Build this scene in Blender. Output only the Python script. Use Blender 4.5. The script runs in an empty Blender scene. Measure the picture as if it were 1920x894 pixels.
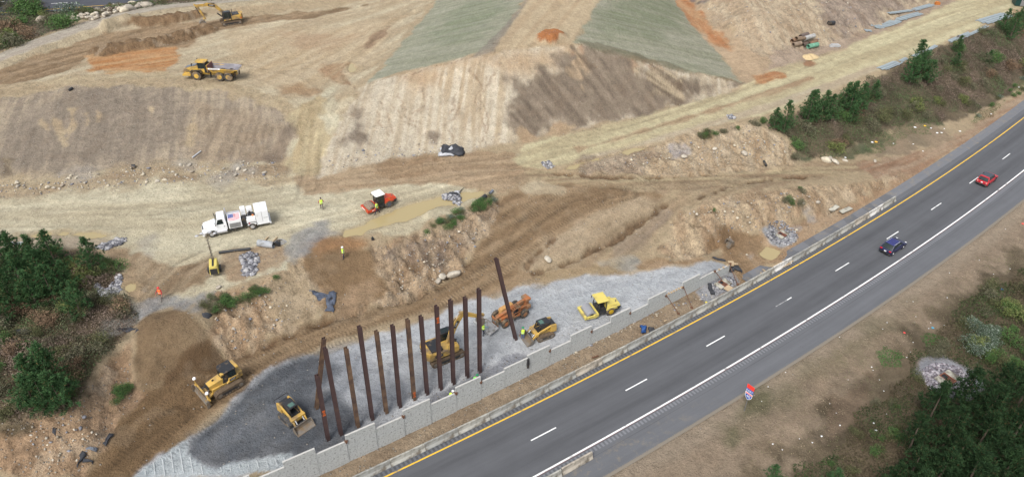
import bpy, bmesh, math, random
import numpy as np
from mathutils import Vector, Matrix, geometry
random.seed(7); rng = np.random.default_rng(7)
sc = bpy.context.scene; COL = sc.collection
R_ = math.radians
# ---------------------------------------------------------------- camera
CF, CH, CTH, CRO = 1400.0, 58.723, R_(35.4609), R_(1.22294)
CFW = np.array([0, math.cos(CTH), -math.sin(CTH)]); _U = np.array([0, math.sin(CTH), math.cos(CTH)]); _R = np.array([1., 0, 0])
CR = _R * math.cos(CRO) + _U * math.sin(CRO); CU = -_R * math.sin(CRO) + _U * math.cos(CRO)
def rays(pts):
    pts = np.atleast_2d(np.array(pts, float))
    return CFW + ((pts[:, :1] - 960) / CF) * CR - ((pts[:, 1:2] - 447) / CF) * CU
def P(px, py, z):                      # photo point -> place on the level z
    d = rays([(px, py)])[0]; k = (CH - z) / -d[2]
    return np.array([d[0] * k, d[1] * k, z])
cam = bpy.data.cameras.new('camera'); co = bpy.data.objects.new('camera', cam); COL.objects.link(co)
cam.sensor_width = 36; cam.lens = CF / 1920 * 36; cam.clip_start = 1; cam.clip_end = 5000
m = Matrix.Identity(4)
for i in range(3):
    m[i][0] = CR[i]; m[i][1] = CU[i]; m[i][2] = -CFW[i]
m[2][3] = CH; co.matrix_world = m; sc.camera = co
# ---------------------------------------------------------------- highway arc coordinates
AR, AP, AX, AY = 771.86, 0.590536, 2.2864, 48.3266
OX, OY = AX - AR * math.sin(AP), AY + AR * math.cos(AP)
def W(s, t):
    ph = AP + np.asarray(s, float) / AR; r = AR - np.asarray(t, float)
    return OX + r * np.sin(ph), OY - r * np.cos(ph)
def ST(x, y):
    vx, vy = x - OX, y - OY
    return (np.arctan2(vx, -vy) - AP) * AR, AR - np.hypot(vx, vy)
def tw(s): return 6.68 + 0.9 * np.clip((np.asarray(s, float) + 19) / 52, 0, 1)      # line of the retaining wall
def heading(s): return AP + s / AR
# ---------------------------------------------------------------- terrain: surveyed lines (photo x, y, height)
L3 = [
 # foot of fill, wall zone handled apart
 [(245,894,2.1),(300,855,2.1),(440,750,2.2),(560,670,2.3),(760,610,2.3),(900,562,2.4),(1000,532,2.4),(1100,515,2.3),(1180,505,2.2),(1290,500,2.1),(1335,486,2.0)],
 [(600,830,2.2),(800,700,2.2),(1000,620,2.2),(1200,540,2.2)],
 [(500,770,2.2),(700,680,2.25),(900,610,2.3),(1100,550,2.25)],
 [(1372,505,1.6)],[(1390,520,.5),(1398,500,.5)],
 # dozer ramp
 [(165,894,2.5),(205,800,2.7),(262,735,2.9),(350,695,2.8),(430,672,2.7),(500,642,2.6),(560,612,2.6),(640,590,2.6),(720,567,2.7),(790,547,2.8),(842,525,3.1),(880,485,3.4),(912,442,3.9),(940,400,4.6)],
 [(240,870,2.3),(400,745,2.4),(560,640,2.45),(760,590,2.5),(900,530,2.8),(980,470,3.5),(1020,420,4.2),(1060,375,4.9)],
 # ramp beside the mound and the second ramp road
 [(975,505,2.9),(1010,500,2.8),(1090,480,2.6),(1150,445,2.9),(1210,408,3.6),(1255,375,4.3)],
 [(985,485,3.3),(1040,440,3.9),(1110,400,4.5),(1190,370,4.8),(1240,365,4.7)],
 [(1040,480,3.2),(1110,448,3.5),(1180,408,4.1)],
 [(1110,515,2.4),(1150,480,2.7),(1200,440,3.2),(1270,385,4.1),(1290,360,4.4)],
 [(1150,500,2.3),(1210,470,2.6),(1260,430,3.1)],
 # bench edge / top of the cut bank
 [(262,600,5.2),(320,590,5.3),(372,592,5.3),(388,548,5.3),(440,535,5.4),(500,528,5.4),(540,508,5.4),(562,470,5.3),(600,455,5.4),(650,452,5.3),(700,462,5.3),(760,440,5.3),(812,422,5.3),(870,398,5.4),(935,368,5.3)],
 [(400,600,5.0),(395,620,4.7),(412,650,3.4)],
 # bench
 [(0,440,5.2),(100,430,5.2),(240,440,5.2),(400,430,5.2),(520,410,5.2),(640,400,5.25),(780,370,5.3),(900,345,5.4),(1000,330,5.4)],
 [(0,380,5.3),(200,380,5.3),(400,360,5.3),(600,350,5.3),(800,320,5.4),(960,305,5.5)],
 [(250,500,5.1),(340,500,5.1),(450,490,5.3),(540,450,5.2)],
 [(0,338,5.8),(100,325,5.8),(250,312,5.8),(400,303,5.7),(530,296,5.6),(600,320,5.4)],
 # bowl crest and face
 [(0,165,8.7),(80,156,8.8),(150,151,9.0),(300,150,9.0),(420,162,8.9),(500,190,8.6),(545,215,8.0),(560,250,7.2),(560,300,5.9)],
 [(0,250,7.3),(150,235,7.2),(300,232,7.2),(430,240,7.2),(520,255,7.0)],
 [(575,200,8.2),(585,250,7.0),(590,300,5.9)],
 # upper bench
 [(0,140,8.7),(100,125,8.6),(300,115,8.6),(500,130,8.6),(620,130,8.5),(670,120,8.5)],
 [(150,95,8.6),(300,70,8.6),(480,55,8.6),(640,60,8.6),(760,40,8.8),(830,-10,9.0)],
 [(0,118,9.3),(60,92,9.5),(130,66,9.6),(200,44,9.6),(250,27,9.6),(330,17,9.5),(420,10,9.4),(520,0,9.4),(640,-14,9.4)],
 [(0,122,9.1),(130,74,9.1),(250,38,9.0),(340,26,8.9),(480,16,8.9),(600,4,8.9)],
 [(0,130,8.6),(130,84,8.6),(250,50,8.6),(360,36,8.6),(480,30,8.6),(600,14,8.6),(700,-2,8.8)],
 # vegetation falling away behind the ridge
 [(0,100,8.8),(60,76,8.8),(120,56,8.7),(130,42,8.3),(200,28,8.2),(280,14,8.2),(380,4,8.2)],
 [(0,60,6.8),(50,40,5.6),(110,28,5.0),(200,18,5.0),(300,6,5.0),(390,-4,5.0)],
 [(0,30,5.0),(0,-40,5.0),(150,-60,5.0),(400,-70,5.0)],
 # haul road climbing to the upper bench and toe of the embankment
 [(620,330,5.4),(700,302,5.6),(780,290,5.6),(850,287,5.6),(920,278,5.7),(975,268,5.8),(1030,250,5.9),(1110,234,6.0),(1200,216,6.1),(1300,190,6.3),(1385,165,6.5)],
 [(640,230,7.8),(660,190,8.5),(690,152,9.0)],
 [(620,275,6.9),(635,300,6.0)],
 [(690,150,9.2),(760,135,11.0),(830,118,12.6),(880,106,13.6),(925,97,14.1),(1000,88,14.2),(1080,82,14.2),(1140,98,13.0),(1200,112,11.8),(1290,132,9.8),(1350,146,8.3),(1392,154,6.9)],
 [(690,148,8.9),(740,95,9.0),(780,50,9.0),(820,0,9.0),(850,-40,9.0)],
 [(925,93,14.2),(955,45,14.4),(985,0,14.6),(1010,-40,14.8)],
 [(1078,78,14.3),(1100,40,14.5),(1125,0,14.7),(1150,-40,14.9)],
 [(1268,-5,8.6),(1300,45,8.3),(1340,92,7.9),(1380,140,7.1)],
 [(1250,-50,8.8),(1300,-60,9.0)],
 # right spoil mound
 [(1300,0,9.4),(1340,45,9.0),(1390,80,8.6),(1430,105,8.0),(1480,105,7.7),(1560,80,7.7),(1640,52,7.8),(1720,22,7.9),(1760,-10,8.0)],
 [(1380,20,12.6),(1450,25,12.0),(1540,22,11.0),(1620,15,10.4),(1690,-2,9.6)],
 [(1340,-30,13.5),(1450,-40,14.5),(1600,-50,13),(1720,-50,10)],
 # haul road right
 [(985,295,5.6),(1090,262,5.9),(1200,232,6.2),(1320,195,6.5),(1440,155,6.8),(1560,110,7.2),(1700,60,7.6),(1840,10,7.9),(1900,-15,8.0)],
 [(1090,300,5.4),(1190,278,5.7),(1300,248,6.0),(1380,232,6.2),(1430,220,6.3),(1480,205,6.4),(1560,176,6.7),(1640,138,7.0),(1740,95,7.4),(1830,55,7.7),(1900,28,7.9),(1990,-5,8)],
 # cut slope above the middle road
 [(1000,322,5.3),(1095,325,5.1),(1180,328,4.9),(1260,330,4.4),(1340,326,3.9),(1410,318,3.2),(1490,306,2.4),(1560,304,1.8),(1640,300,1.1),(1700,285,.6)],
 [(1430,238,6.1),(1475,262,4.6),(1495,285,3.2)],
 # middle road
 [(1040,340,5.2),(1160,345,4.9),(1280,345,4.4),(1400,335,3.3),(1500,325,2.4),(1600,312,1.5),(1680,297,.8),(1740,285,.25)],
 # shrub slope foot
 [(1500,298,2.3),(1560,292,1.8),(1620,278,1.4),(1700,245,1.0),(1760,235,.5),(1810,215,.3),(1870,180,.2),(1930,140,.2)],
 [(1560,240,4.3),(1640,205,4.2),(1740,165,4.2),(1850,115,4.2),(1950,70,4.2)],
 # south mound
 [(1285,392,4.3),(1330,372,4.4),(1400,358,4.0),(1480,350,3.1),(1560,345,2.4),(1630,345,1.6),(1690,318,.8)],
 [(1275,420,3.6),(1320,425,3.6),(1370,395,4.2),(1420,390,3.8),(1490,380,2.8),(1560,365,2.1)],
 [(1240,470,2.6),(1290,470,2.2),(1340,462,1.6),(1370,440,1.4),(1410,425,1.6),(1440,425,1.2),(1500,410,.9),(1560,392,.7),(1640,362,.4),(1700,325,.2)],
 [(1300,488,1.9),(1345,480,1.2),(1400,470,.8),(1440,465,.5)],
 # knoll with pines on the left
 [(0,500,5.2),(100,520,5.2),(200,500,5.2),(240,560,5.2),(250,612,5.1)],
 [(0,650,5.4),(100,640,5.4),(200,630,5.3)],
 [(0,790,5.4),(60,785,5.3),(140,762,5.1),(160,720,5.2),(200,660,5.2),(240,632,5.1)],
 [(0,850,4.4),(100,830,4.4),(170,815,3.9)],
 [(0,894,3.4),(100,894,3.2),(-120,950,2.8),(100,950,2.4)],
 [(185,740,4.2),(225,690,4.0),(250,660,4.2)],
 [(-150,600,5.4),(-200,760,5.0),(-200,400,5.3),(-250,200,7.5),(-300,100,8.0)],
]
SP = []
for l in L3:
    q = [P(*a) for a in l]
    SP.append(q[0])
    for a, b in zip(q[:-1], q[1:]):
        n = max(1, int(np.hypot(*(b - a)[:2]) / 2.5))
        SP += [a + (b - a) * k / n for k in range(1, n + 1)]
def stz(s, t, z):
    x, y = W(s, t); SP.append(np.array([float(x), float(y), z]))
for s in np.arange(-160, 341, 5.0):
    stz(s, 6.55 if s > 38 else 6.0, 0.02); stz(s, 0, 0); stz(s, -8, 0); stz(s, -12, -.15); stz(s, -22, -.9); stz(s, -34, -1.5); stz(s, -60, -2.5)
    if s < 34: stz(s, float(tw(s)) + .6, 2.1 if -14 > s or s > 6 else 1.95); stz(s, 12, 2.2)
for s, t, z in [(37.5,7.6,.5),(40,9,.4),(45,8.5,.3),(50,9,.4)]: stz(s, t, z)
for s, t, z in [(-160,-60,-3),(-160,25,3),(-160,90,6),(-160,260,8),(0,260,6),(120,260,14),(340,260,12),(340,90,9),(340,30,7),(260,22,6.5),(340,-60,-3),(-60,30,3.5),(-100,40,5),(220,40,8)]: stz(s, t, z)
SP = np.array(SP)
vo, eo, fo, ov, _, _ = geometry.delaunay_2d_cdt([Vector((p[0], p[1])) for p in SP], [], [], 0, 1e-4)
tv = np.array([(v.x, v.y) for v in vo]); tz = np.array([SP[o[0]][2] if o else 0. for o in ov])
X0, X1, Y0, Y1, DX = -230., 330., -60., 330., 0.5
NX, NY = int((X1 - X0) / DX) + 1, int((Y1 - Y0) / DX) + 1
RZ = np.full((NY, NX), np.nan)
for f in fo:
    a, b, c = tv[f[0]], tv[f[1]], tv[f[2]]; za, zb, zc = tz[f[0]], tz[f[1]], tz[f[2]]
    i0, i1 = max(0, int((min(a[0], b[0], c[0]) - X0) / DX)), min(NX, int((max(a[0], b[0], c[0]) - X0) / DX) + 2)
    j0, j1 = max(0, int((min(a[1], b[1], c[1]) - Y0) / DX)), min(NY, int((max(a[1], b[1], c[1]) - Y0) / DX) + 2)
    if i1 <= i0 or j1 <= j0: continue
    gx, gy = np.meshgrid(X0 + np.arange(i0, i1) * DX, Y0 + np.arange(j0, j1) * DX)
    det = (b[0]-a[0])*(c[1]-a[1]) - (c[0]-a[0])*(b[1]-a[1])
    if abs(det) < 1e-9: continue
    u = ((gx-a[0])*(c[1]-a[1]) - (c[0]-a[0])*(gy-a[1])) / det; v = ((b[0]-a[0])*(gy-a[1]) - (gx-a[0])*(b[1]-a[1])) / det
    k = (u >= -1e-6) & (v >= -1e-6) & (u + v <= 1 + 1e-6)
    RZ[j0:j1, i0:i1][k] = (za + u*(zb-za) + v*(zc-za))[k]
RZ[np.isnan(RZ)] = 2.0
for _i in range(5):
    p_ = np.pad(RZ, 1, mode='edge'); RZ = (p_[1:-1, 1:-1]*4 + (p_[:-2, 1:-1] + p_[2:, 1:-1] + p_[1:-1, :-2] + p_[1:-1, 2:])*2 + p_[:-2, :-2] + p_[2:, 2:] + p_[:-2, 2:] + p_[2:, :-2]) / 16
def bil(A, x, y):
    fx = np.clip((np.asarray(x) - X0) / DX, 0, NX - 1.001); fy = np.clip((np.asarray(y) - Y0) / DX, 0, NY - 1.001)
    i, j = fx.astype(int), fy.astype(int); u, v = fx - i, fy - j
    return (A[j, i]*(1-u) + A[j, i+1]*u)*(1-v) + (A[j+1, i]*(1-u) + A[j+1, i+1]*u)*v
def smooth(a, b, x):
    k = np.clip((x - a) / (b - a), 0, 1); return k * k * (3 - 2 * k)
TAB = rng.random((256, 256))
def vn(x, y):
    i = np.floor(x).astype(int); j = np.floor(y).astype(int); u = x - i; v = y - j; u = u*u*(3-2*u); v = v*v*(3-2*v); i &= 255; j &= 255; i2 = (i+1) & 255; j2 = (j+1) & 255
    return (TAB[j, i]*(1-u) + TAB[j, i2]*u)*(1-v) + (TAB[j2, i]*(1-u) + TAB[j2, i2]*u)*v
def fbm(x, y, sx, sy=None, o=4, seed=0, ang=0.0):
    sy = sy or sx; c, s = math.cos(ang), math.sin(ang)
    a = (x*c + y*s) / sx + seed*17.3; b = (-x*s + y*c) / sy + seed*9.1; r = 0; w = .5; tot = 0
    for _ in range(o):
        r = r + w * vn(a, b); tot += w; a = a*2.03 + 31.7; b = b*2.03 + 11.9; w *= .5
    return r / tot
# base height (no small relief); water basins flattened
WATER = []
def zbase(x, y):
    x = np.asarray(x, float); y = np.asarray(y, float); z = bil(RZ, x, y)
    s, t = ST(x, y); w = tw(s); inside = s < 37.2
    low = .06 + .22 * smooth(w - 2.6, w - .6, t)
    z = np.where(inside & (t < w + .12) & (t > 5.1), low, z)
    fill = 2.5 - .65*smooth(-16, -12, s) + .3*smooth(4, 10, s) - .8 * smooth(33, 37.2, s)
    k = 1 - smooth(w + .6, w + 2.6, t)
    z = np.where(inside & (t >= w + .12), z*(1-k) + fill*k, z)
    z = np.where((t > -7.45) & (t < np.where(s < 37.3, 5.15, 6.45)), -.06, z)
    return z
def G(pts):                            # photo points -> ground (marching the sight line down to the terrain)
    d = rays(pts); n = len(d); k0 = (CH - 17.) / -d[:, 2]; k1 = (CH + 4) / -d[:, 2]
    lo = k0.copy(); hit = np.zeros(n, bool); hi = k1.copy()
    if n <= 400:
        f = np.arange(241)/240; K = k0[:, None] + (k1-k0)[:, None]*f; B_ = (CH + d[:, 2:3]*K) <= zbase(d[:, :1]*K, d[:, 1:2]*K); B_[:, 0] = False; q = np.where(B_.any(1), B_.argmax(1), 240); ii = np.arange(n); hi = K[ii, q]; lo = K[ii, np.maximum(q-1, 0)]
    else:
        for i in range(1, 241):
            k = k0 + (k1 - k0) * i / 240
            zz = zbase(d[:, 0]*k, d[:, 1]*k); below = (CH + d[:, 2]*k) <= zz
            new = below & ~hit; hi[new] = k[new]; lo[new] = (k0 + (k1-k0)*(i-1)/240)[new]; hit |= below
    for _ in range(12):
        mid = (lo + hi) / 2; b = (CH + d[:, 2]*mid) <= zbase(d[:, 0]*mid, d[:, 1]*mid); hi = np.where(b, mid, hi); lo = np.where(b, lo, mid)
    x, y = d[:, 0]*hi, d[:, 1]*hi
    return np.stack([x, y, zbase(x, y)], 1)
def G1(px, py): return G([(px, py)])[0]
def px_of(X):                          # used for checks only
    v = np.asarray(X, float) - np.array([0, 0, CH]); return 960 + CF * (v @ CR) / (v @ CFW), 447 - CF * (v @ CU) / (v @ CFW)
def sdist(x, y, poly):                 # signed distance to a polygon, inside positive
    ins = np.zeros(len(x), bool); d2 = np.full(len(x), 1e18); n = len(poly)
    for i in range(n):
        ax, ay = poly[i][:2]; bx, by = poly[(i+1) % n][:2]
        c = (ay > y) != (by > y); xi = (bx-ax)*(y-ay)/((by-ay) if abs(by-ay) > 1e-12 else 1e-12) + ax; ins ^= c & (x < xi)
        ex, ey = bx-ax, by-ay; k = np.clip(((x-ax)*ex + (y-ay)*ey)/(ex*ex+ey*ey+1e-12), 0, 1)
        d2 = np.minimum(d2, (ax+k*ex-x)**2 + (ay+k*ey-y)**2)
    return np.where(ins, 1, -1) * np.sqrt(d2)
def pdist(x, y, line):                 # distance to a polyline, distance along it, side offset
    d2 = np.full(len(x), 1e18); al = np.zeros(len(x)); off = np.zeros(len(x)); acc = 0
    for a, b in zip(line[:-1], line[1:]):
        ax, ay = a[:2]; ex, ey = b[0]-ax, b[1]-ay; L = math.hypot(ex, ey) + 1e-9; k = np.clip(((x-ax)*ex + (y-ay)*ey)/(L*L), 0, 1)
        q = (ax+k*ex-x)**2 + (ay+k*ey-y)**2; new = q < d2; d2 = np.where(new, q, d2); al = np.where(new, acc+k*L, al)
        off = np.where(new, ((x-ax)*(-ey) + (y-ay)*ex)/L, off); acc += L
    return np.sqrt(d2), al, off
GAIN = 1.55
def lin(c): return tuple((v/255/12.92 if v/255 <= .04045 else ((v/255+.055)/1.055)**2.4) for v in c)
def alb(c): return tuple(min(.85, v / GAIN) for v in lin(c))
# ---------------------------------------------------------------- helpers for objects
def tag(o, label=None, cat=None, group=None, kind=None):
    if label: o['label'] = label
    if cat: o['category'] = cat
    if group: o['group'] = group
    if kind: o['kind'] = kind
    return o
def link(name, me, parent=None, mat=None):
    o = bpy.data.objects.new(name, me); COL.objects.link(o)
    if parent: o.parent = parent
    if mat and me is not None:
        for mm in (mat if isinstance(mat, (list, tuple)) else [mat]): me.materials.append(mm)
    return o
def empty(name, label, cat, group=None):
    return tag(link(name, None), label, cat, group)
def setp(n, **k):
    for a, b in k.items(): n.inputs[a].default_value = b
def mat(name, c, rough=.8, metal=0., var=.12, scale=3., dirt=None, dirtamt=.0, bump=0., spec=None, coat=0.):
    M = bpy.data.materials.new(name); M.use_nodes = True; N = M.node_tree.nodes; Lk = M.node_tree.links; b = N['Principled BSDF']
    b.inputs['Roughness'].default_value = rough; b.inputs['Metallic'].default_value = metal
    if spec is not None: b.inputs['Specular IOR Level'].default_value = spec
    if coat: b.inputs['Coat Weight'].default_value = coat
    tc = N.new('ShaderNodeTexCoord'); nz = N.new('ShaderNodeTexNoise'); nz.inputs['Scale'].default_value = scale; nz.inputs['Detail'].default_value = 5
    Lk.new(tc.outputs['Object'], nz.inputs['Vector'])
    cr = N.new('ShaderNodeValToRGB'); e = cr.color_ramp.elements; e[0].position = .3; e[1].position = .7
    e[0].color = (*[v*(1-var) for v in c], 1); e[1].color = (*[min(1, v*(1+var)) for v in c], 1); Lk.new(nz.outputs['Fac'], cr.inputs['Fac'])
    out = cr.outputs['Color']
    if dirt:
        n2 = N.new('ShaderNodeTexNoise'); n2.inputs['Scale'].default_value = scale*.6; n2.inputs['Detail'].default_value = 6; Lk.new(tc.outputs['Object'], n2.inputs['Vector'])
        r2 = N.new('ShaderNodeMapRange'); r2.inputs['From Min'].default_value = .62 - dirtamt*.5; r2.inputs['From Max'].default_value = .82 - dirtamt*.5; Lk.new(n2.outputs['Fac'], r2.inputs['Value'])
        mx = N.new('ShaderNodeMix'); mx.data_type = 'RGBA'; Lk.new(r2.outputs[0], mx.inputs['Factor']); Lk.new(out, mx.inputs['A']); mx.inputs['B'].default_value = (*dirt, 1); out = mx.outputs['Result']
    Lk.new(out, b.inputs['Base Color'])
    if bump:
        bp = N.new('ShaderNodeBump'); bp.inputs['Strength'].default_value = bump; bp.inputs['Distance'].default_value = .05
        n3 = N.new('ShaderNodeTexNoise'); n3.inputs['Scale'].default_value = scale*5; Lk.new(tc.outputs['Object'], n3.inputs['Vector']); Lk.new(n3.outputs['Fac'], bp.inputs['Height']); Lk.new(bp.outputs['Normal'], b.inputs['Normal'])
    return M
def mesh_np(name, co, faces, smooth_=False):
    me = bpy.data.meshes.new(name); co = np.asarray(co, np.float32); faces = np.asarray(faces, np.int32)
    me.vertices.add(len(co)); me.vertices.foreach_set('co', co.ravel()); n, k = faces.shape
    me.loops.add(n*k); me.loops.foreach_set('vertex_index', faces.ravel()); me.polygons.add(n)
    me.polygons.foreach_set('loop_start', np.arange(0, n*k, k, dtype=np.int32))
    me.update(calc_edges=True)
    if smooth_: me.polygons.foreach_set('use_smooth', np.ones(n, bool))
    return me
def attr(me, name, data, typ='FLOAT'):
    a = me.attributes.new(name, 'FLOAT_COLOR' if typ == 'C' else 'FLOAT', 'POINT')
    if typ == 'C': a.data.foreach_set('color', np.hstack([data, np.ones((len(data), 1))]).astype(np.float32).ravel())
    else: a.data.foreach_set('value', np.asarray(data, np.float32))
# ---------------------------------------------------------------- ground grid
WP = [  # still water: (outline in the photo)
 [(646,444),(652,434),(700,412),(740,396),(780,383),(815,374),(850,366),(905,354),(918,361),(895,372),(860,382),(838,388),(810,398),(770,410),(720,424),(665,444)],
 [(30,449),(35,440),(90,437),(160,435),(215,440),(205,447),(150,444),(90,444)],
 [(229,548),(228,536),(243,530),(258,532),(257,545),(240,549)],
 [(655,117),(665,120),(672,127),(660,136),(650,130)],
 [(1428,474),(1440,462),(1460,470),(1450,482),(1440,486)],
 [(1062,318),(1078,306),(1110,298),(1150,288),(1190,275),(1210,274),(1160,290),(1110,304),(1080,318)],
]
wsets = []
for w_ in WP:
    g = G(w_); zc = float(np.percentile(g[:, 2], 30)); wsets.append((g, zc))
su = np.concatenate([np.arange(-150, -60, 1.5), np.arange(-60, 70, .3), np.arange(70, 120, .36), np.arange(120, 205, .5), np.arange(205, 331, 1.8)])
tu = np.concatenate([np.arange(-58, -40, 1.2), np.arange(-40, -7.6, .32), np.array([-7.55, -7.4]), np.arange(-6, 4.6, 1.5), np.array([4.9, 5.1, 5.2, 5.3, 5.45, 5.7, 6.0, 6.3, 6.5, 6.7, 6.9, 7.02, 7.10, 7.14, 7.22]), np.arange(7.5, 60, .3), np.arange(60, 110, .38), np.arange(110, 180, .5), np.arange(180, 256, 2)])
S_, T_ = np.meshgrid(su, tu)
bmp = np.where(T_ < 7.2, smooth(6.0, 6.9, T_), 1 - smooth(9, 16, T_))
T_ = T_ + (tw(S_) - 7.0) * bmp
gx, gy = W(S_, T_); x = gx.ravel(); y = gy.ravel(); s = S_.ravel(); t = T_.ravel()
z = zbase(x, y); NV = len(x)
C = np.zeros((NV, 3)); rock = np.full(NV, .25); cs = np.zeros(NV); cm = np.zeros(NV); rough = np.full(NV, .05)
def rgb(*c):
    v = np.array(alb(c)); g = v @ np.array([.3,.55,.15]); return g + (v-g)*.88
n0 = fbm(x, y, 9, 9, 5, 1)
C[:] = rgb(184,160,124)*(1-n0[:, None]) + rgb(196,176,140)*n0[:, None]
def region(poly, soft=.4, rag=1.2, seed=0, pad=2.0):
    g = G(poly) if len(poly[0]) == 2 else np.array(poly)
    p = pad + rag + soft
    k = np.where((x > g[:, 0].min()-p) & (x < g[:, 0].max()+p) & (y > g[:, 1].min()-p) & (y < g[:, 1].max()+p))[0]
    if len(k) == 0: return k, np.zeros(0)
    xx, yy = x[k], y[k]; d = sdist(xx, yy, g)
    near = d > -p; k = k[near]; d = d[near]; xx, yy = xx[near], yy[near]
    d = d + (fbm(xx, yy, 2.6, None, 4, seed+3) - .5) * rag * 2.4
    return k, smooth(-soft, soft, d)
def paint(poly, c1, c2=None, soft=.4, rag=1.2, dir=None, L=6., Wd=.8, con=1., rk=None, ro=None, op=1., seed=0):
    k, mk = region(poly, soft, rag, seed)
    if len(k) == 0: return k, mk
    xx, yy = x[k], y[k]; c2 = c2 or c1
    if dir is not None:
        a = G([dir[0], dir[1]]); an = math.atan2(a[1, 1]-a[0, 1], a[1, 0]-a[0, 0]); n = fbm(xx, yy, L, Wd, 4, seed+5, an)
    else: n = fbm(xx, yy, 3.5, None, 5, seed+5)
    n = smooth(.5-.28/con, .5+.28/con, n); n2 = .9 + .2*fbm(xx, yy, 1.1, None, 3, seed+8)
    c = (rgb(*c1)*(1-n[:, None]) + rgb(*c2)*n[:, None]) * n2[:, None]; w = (mk*op)[:, None]
    C[k] = C[k]*(1-w) + c*w
    if rk is not None: rock[k] = rock[k]*(1-mk) + rk*mk
    if ro is not None: rough[k] = rough[k]*(1-mk) + ro*mk
    return k, mk
def lift(poly, amp, soft=2., rag=.6, seed=0):
    k, mk = region(poly, soft, rag, seed); z[k] += amp*mk*(.75+.5*fbm(x[k], y[k], 2, None, 3, seed)); return k, mk
# --- verge and right side
k = t < -7; n = fbm(x[k], y[k], 5, 2.0, 5, 2, .6); n1 = fbm(x[k], y[k], 1.3, .8, 3, 4)
C[k] = (rgb(148,130,108)*(1-n[:, None]) + rgb(172,150,124)*n[:, None]) * (.82+.36*n1[:, None]); rock[k] = .15
k = (t < -7) & (t > -9.6); n = fbm(x[k], y[k], 6, 1, 4, 6, .6)[:, None]; w = (smooth(-9.6, -8, t[k] + n[:, 0]) * .7)[:, None]; C[k] = C[k]*(1-w) + rgb(176,158,134)*w
paint([(1440,740),(1500,690),(1560,650),(1640,600),(1720,560),(1650,640),(1560,700),(1480,760),(1420,800),(1350,800)], (112,108,78), (150,134,108), rag=2, op=.55, soft=1.5, seed=9)
paint([(1360,800),(1400,745),(1440,720),(1470,735),(1420,780),(1370,830)], (98,98,66), (130,120,92), rag=2, soft=1., seed=10)
paint([(1420,894),(1480,840),(1600,720),(1700,640),(1760,560),(1850,510),(1920,470),(2000,520),(2000,960),(1400,960)], (96,84,64), (128,112,88), rag=3.5, soft=1.2, seed=11)
paint([(1540,770),(1600,720),(1640,690),(1640,740),(1600,800),(1540,840)], (150,128,104), (116,98,78), rag=1.5, seed=12)
# --- dirt strip by the wall
k = (t > 5.0) & (t < tw(s) + .12) & (s < 40); n = fbm(x[k], y[k], 2, 1, 4, 13, .6)[:, None]; C[k] = rgb(150,128,102)*(1-n) + rgb(184,162,132)*n; rock[k] = .7; rough[k] = .09
# --- upper bench
paint([(-80,165),(-80,140),(0,112),(130,75),(260,40),(380,25),(480,30),(700,0),(830,-30),(690,150),(640,230),(560,250),(520,190),(400,160),(200,150),(0,170)], (192,170,134), (214,198,164), dir=((420,140),(760,30)), L=14, Wd=1.6, seed=20, ro=.05)
paint([(430,60),(640,50),(760,30),(700,110),(640,150),(560,170),(460,150)], (214,192,156), (200,174,134), dir=((560,150),(700,60)), L=12, Wd=1.2, seed=21, op=.8, soft=2)
paint([(520,60),(640,70),(690,60),(660,80),(600,100),(560,90)], (180,144,108), (206,180,144), dir=((560,90),(680,55)), L=8, Wd=.7, seed=22, op=.6, soft=1.2)
paint([(590,130),(625,118),(655,118),(640,140),(660,160),(620,150)], (168,126,88), (198,170,130), dir=((600,150),(650,120)), L=5, Wd=.7, seed=23, op=.7)
paint([(680,80),(730,45),(740,50),(700,85),(685,100)], (158,124,96), None, dir=((680,90),(735,48)), seed=24, op=.7)
paint([(520,165),(560,158),(600,170),(580,182),(530,178)], (170,132,92), (190,160,120), seed=25, op=.7, soft=.8)
paint([(-60,175),(-60,138),(0,120),(120,88),(200,62),(330,45),(480,30),(600,20),(700,8),(600,32),(480,45),(410,58),(390,62),(350,90),(240,95),(160,108),(130,130),(40,155),(0,168)], (146,120,88), (180,152,116), dir=((60,140),(330,70)), L=14, Wd=1.1, seed=26, con=1.3, ro=.1)
paint([(155,105),(200,97),(330,88),(345,108),(310,132),(200,140),(168,128)], (196,134,74), (212,170,118), dir=((170,120),(340,98)), L=9, Wd=.8, seed=27, rag=1.4)
paint([(200,132),(200,137),(330,142),(300,134)], (206,184,140), None, op=.6, seed=28)
for pl_, ww, hh, se in (([(200,50),(225,44),(250,40),(275,46),(330,40),(365,30)], 1.7, 1.1, 1), ([(195,97),(230,90),(290,82),(350,68),(385,58)], 1.9, 1.0, 2)):
    g = G(pl_); k = np.where((x > g[:, 0].min()-6) & (x < g[:, 0].max()+6) & (y > g[:, 1].min()-6) & (y < g[:, 1].max()+6))[0]
    d, al, off = pdist(x[k], y[k], g); d = d + (fbm(x[k], y[k], 2.2, None, 4, 31+se)-.5)*2.2; mk = 1 - smooth(ww*.3, ww*1.3, d); z[k] += hh*mk*(.7+.6*fbm(x[k], y[k], 1.2, None, 3, se)); w = (1 - smooth(ww*.9, ww*1.4, d))[:, None]
    C[k] = C[k]*(1-w) + rgb(142,114,82)*w*(.85+.3*fbm(x[k], y[k], .9, None, 3, 7)[:, None]); rough[k] += w[:, 0]*.15
paint([(-60,126),(0,104),(60,80),(130,55),(200,33),(260,17),(330,9),(430,2),(540,-8),(640,-20),(640,-10),(540,6),(430,14),(330,24),(250,42),(130,84),(60,108),(0,130),(-60,150)], (190,172,138), (208,190,154), dir=((0,120),(250,30)), L=8, Wd=.8, seed=33, rk=.5, ro=.14)
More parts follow.
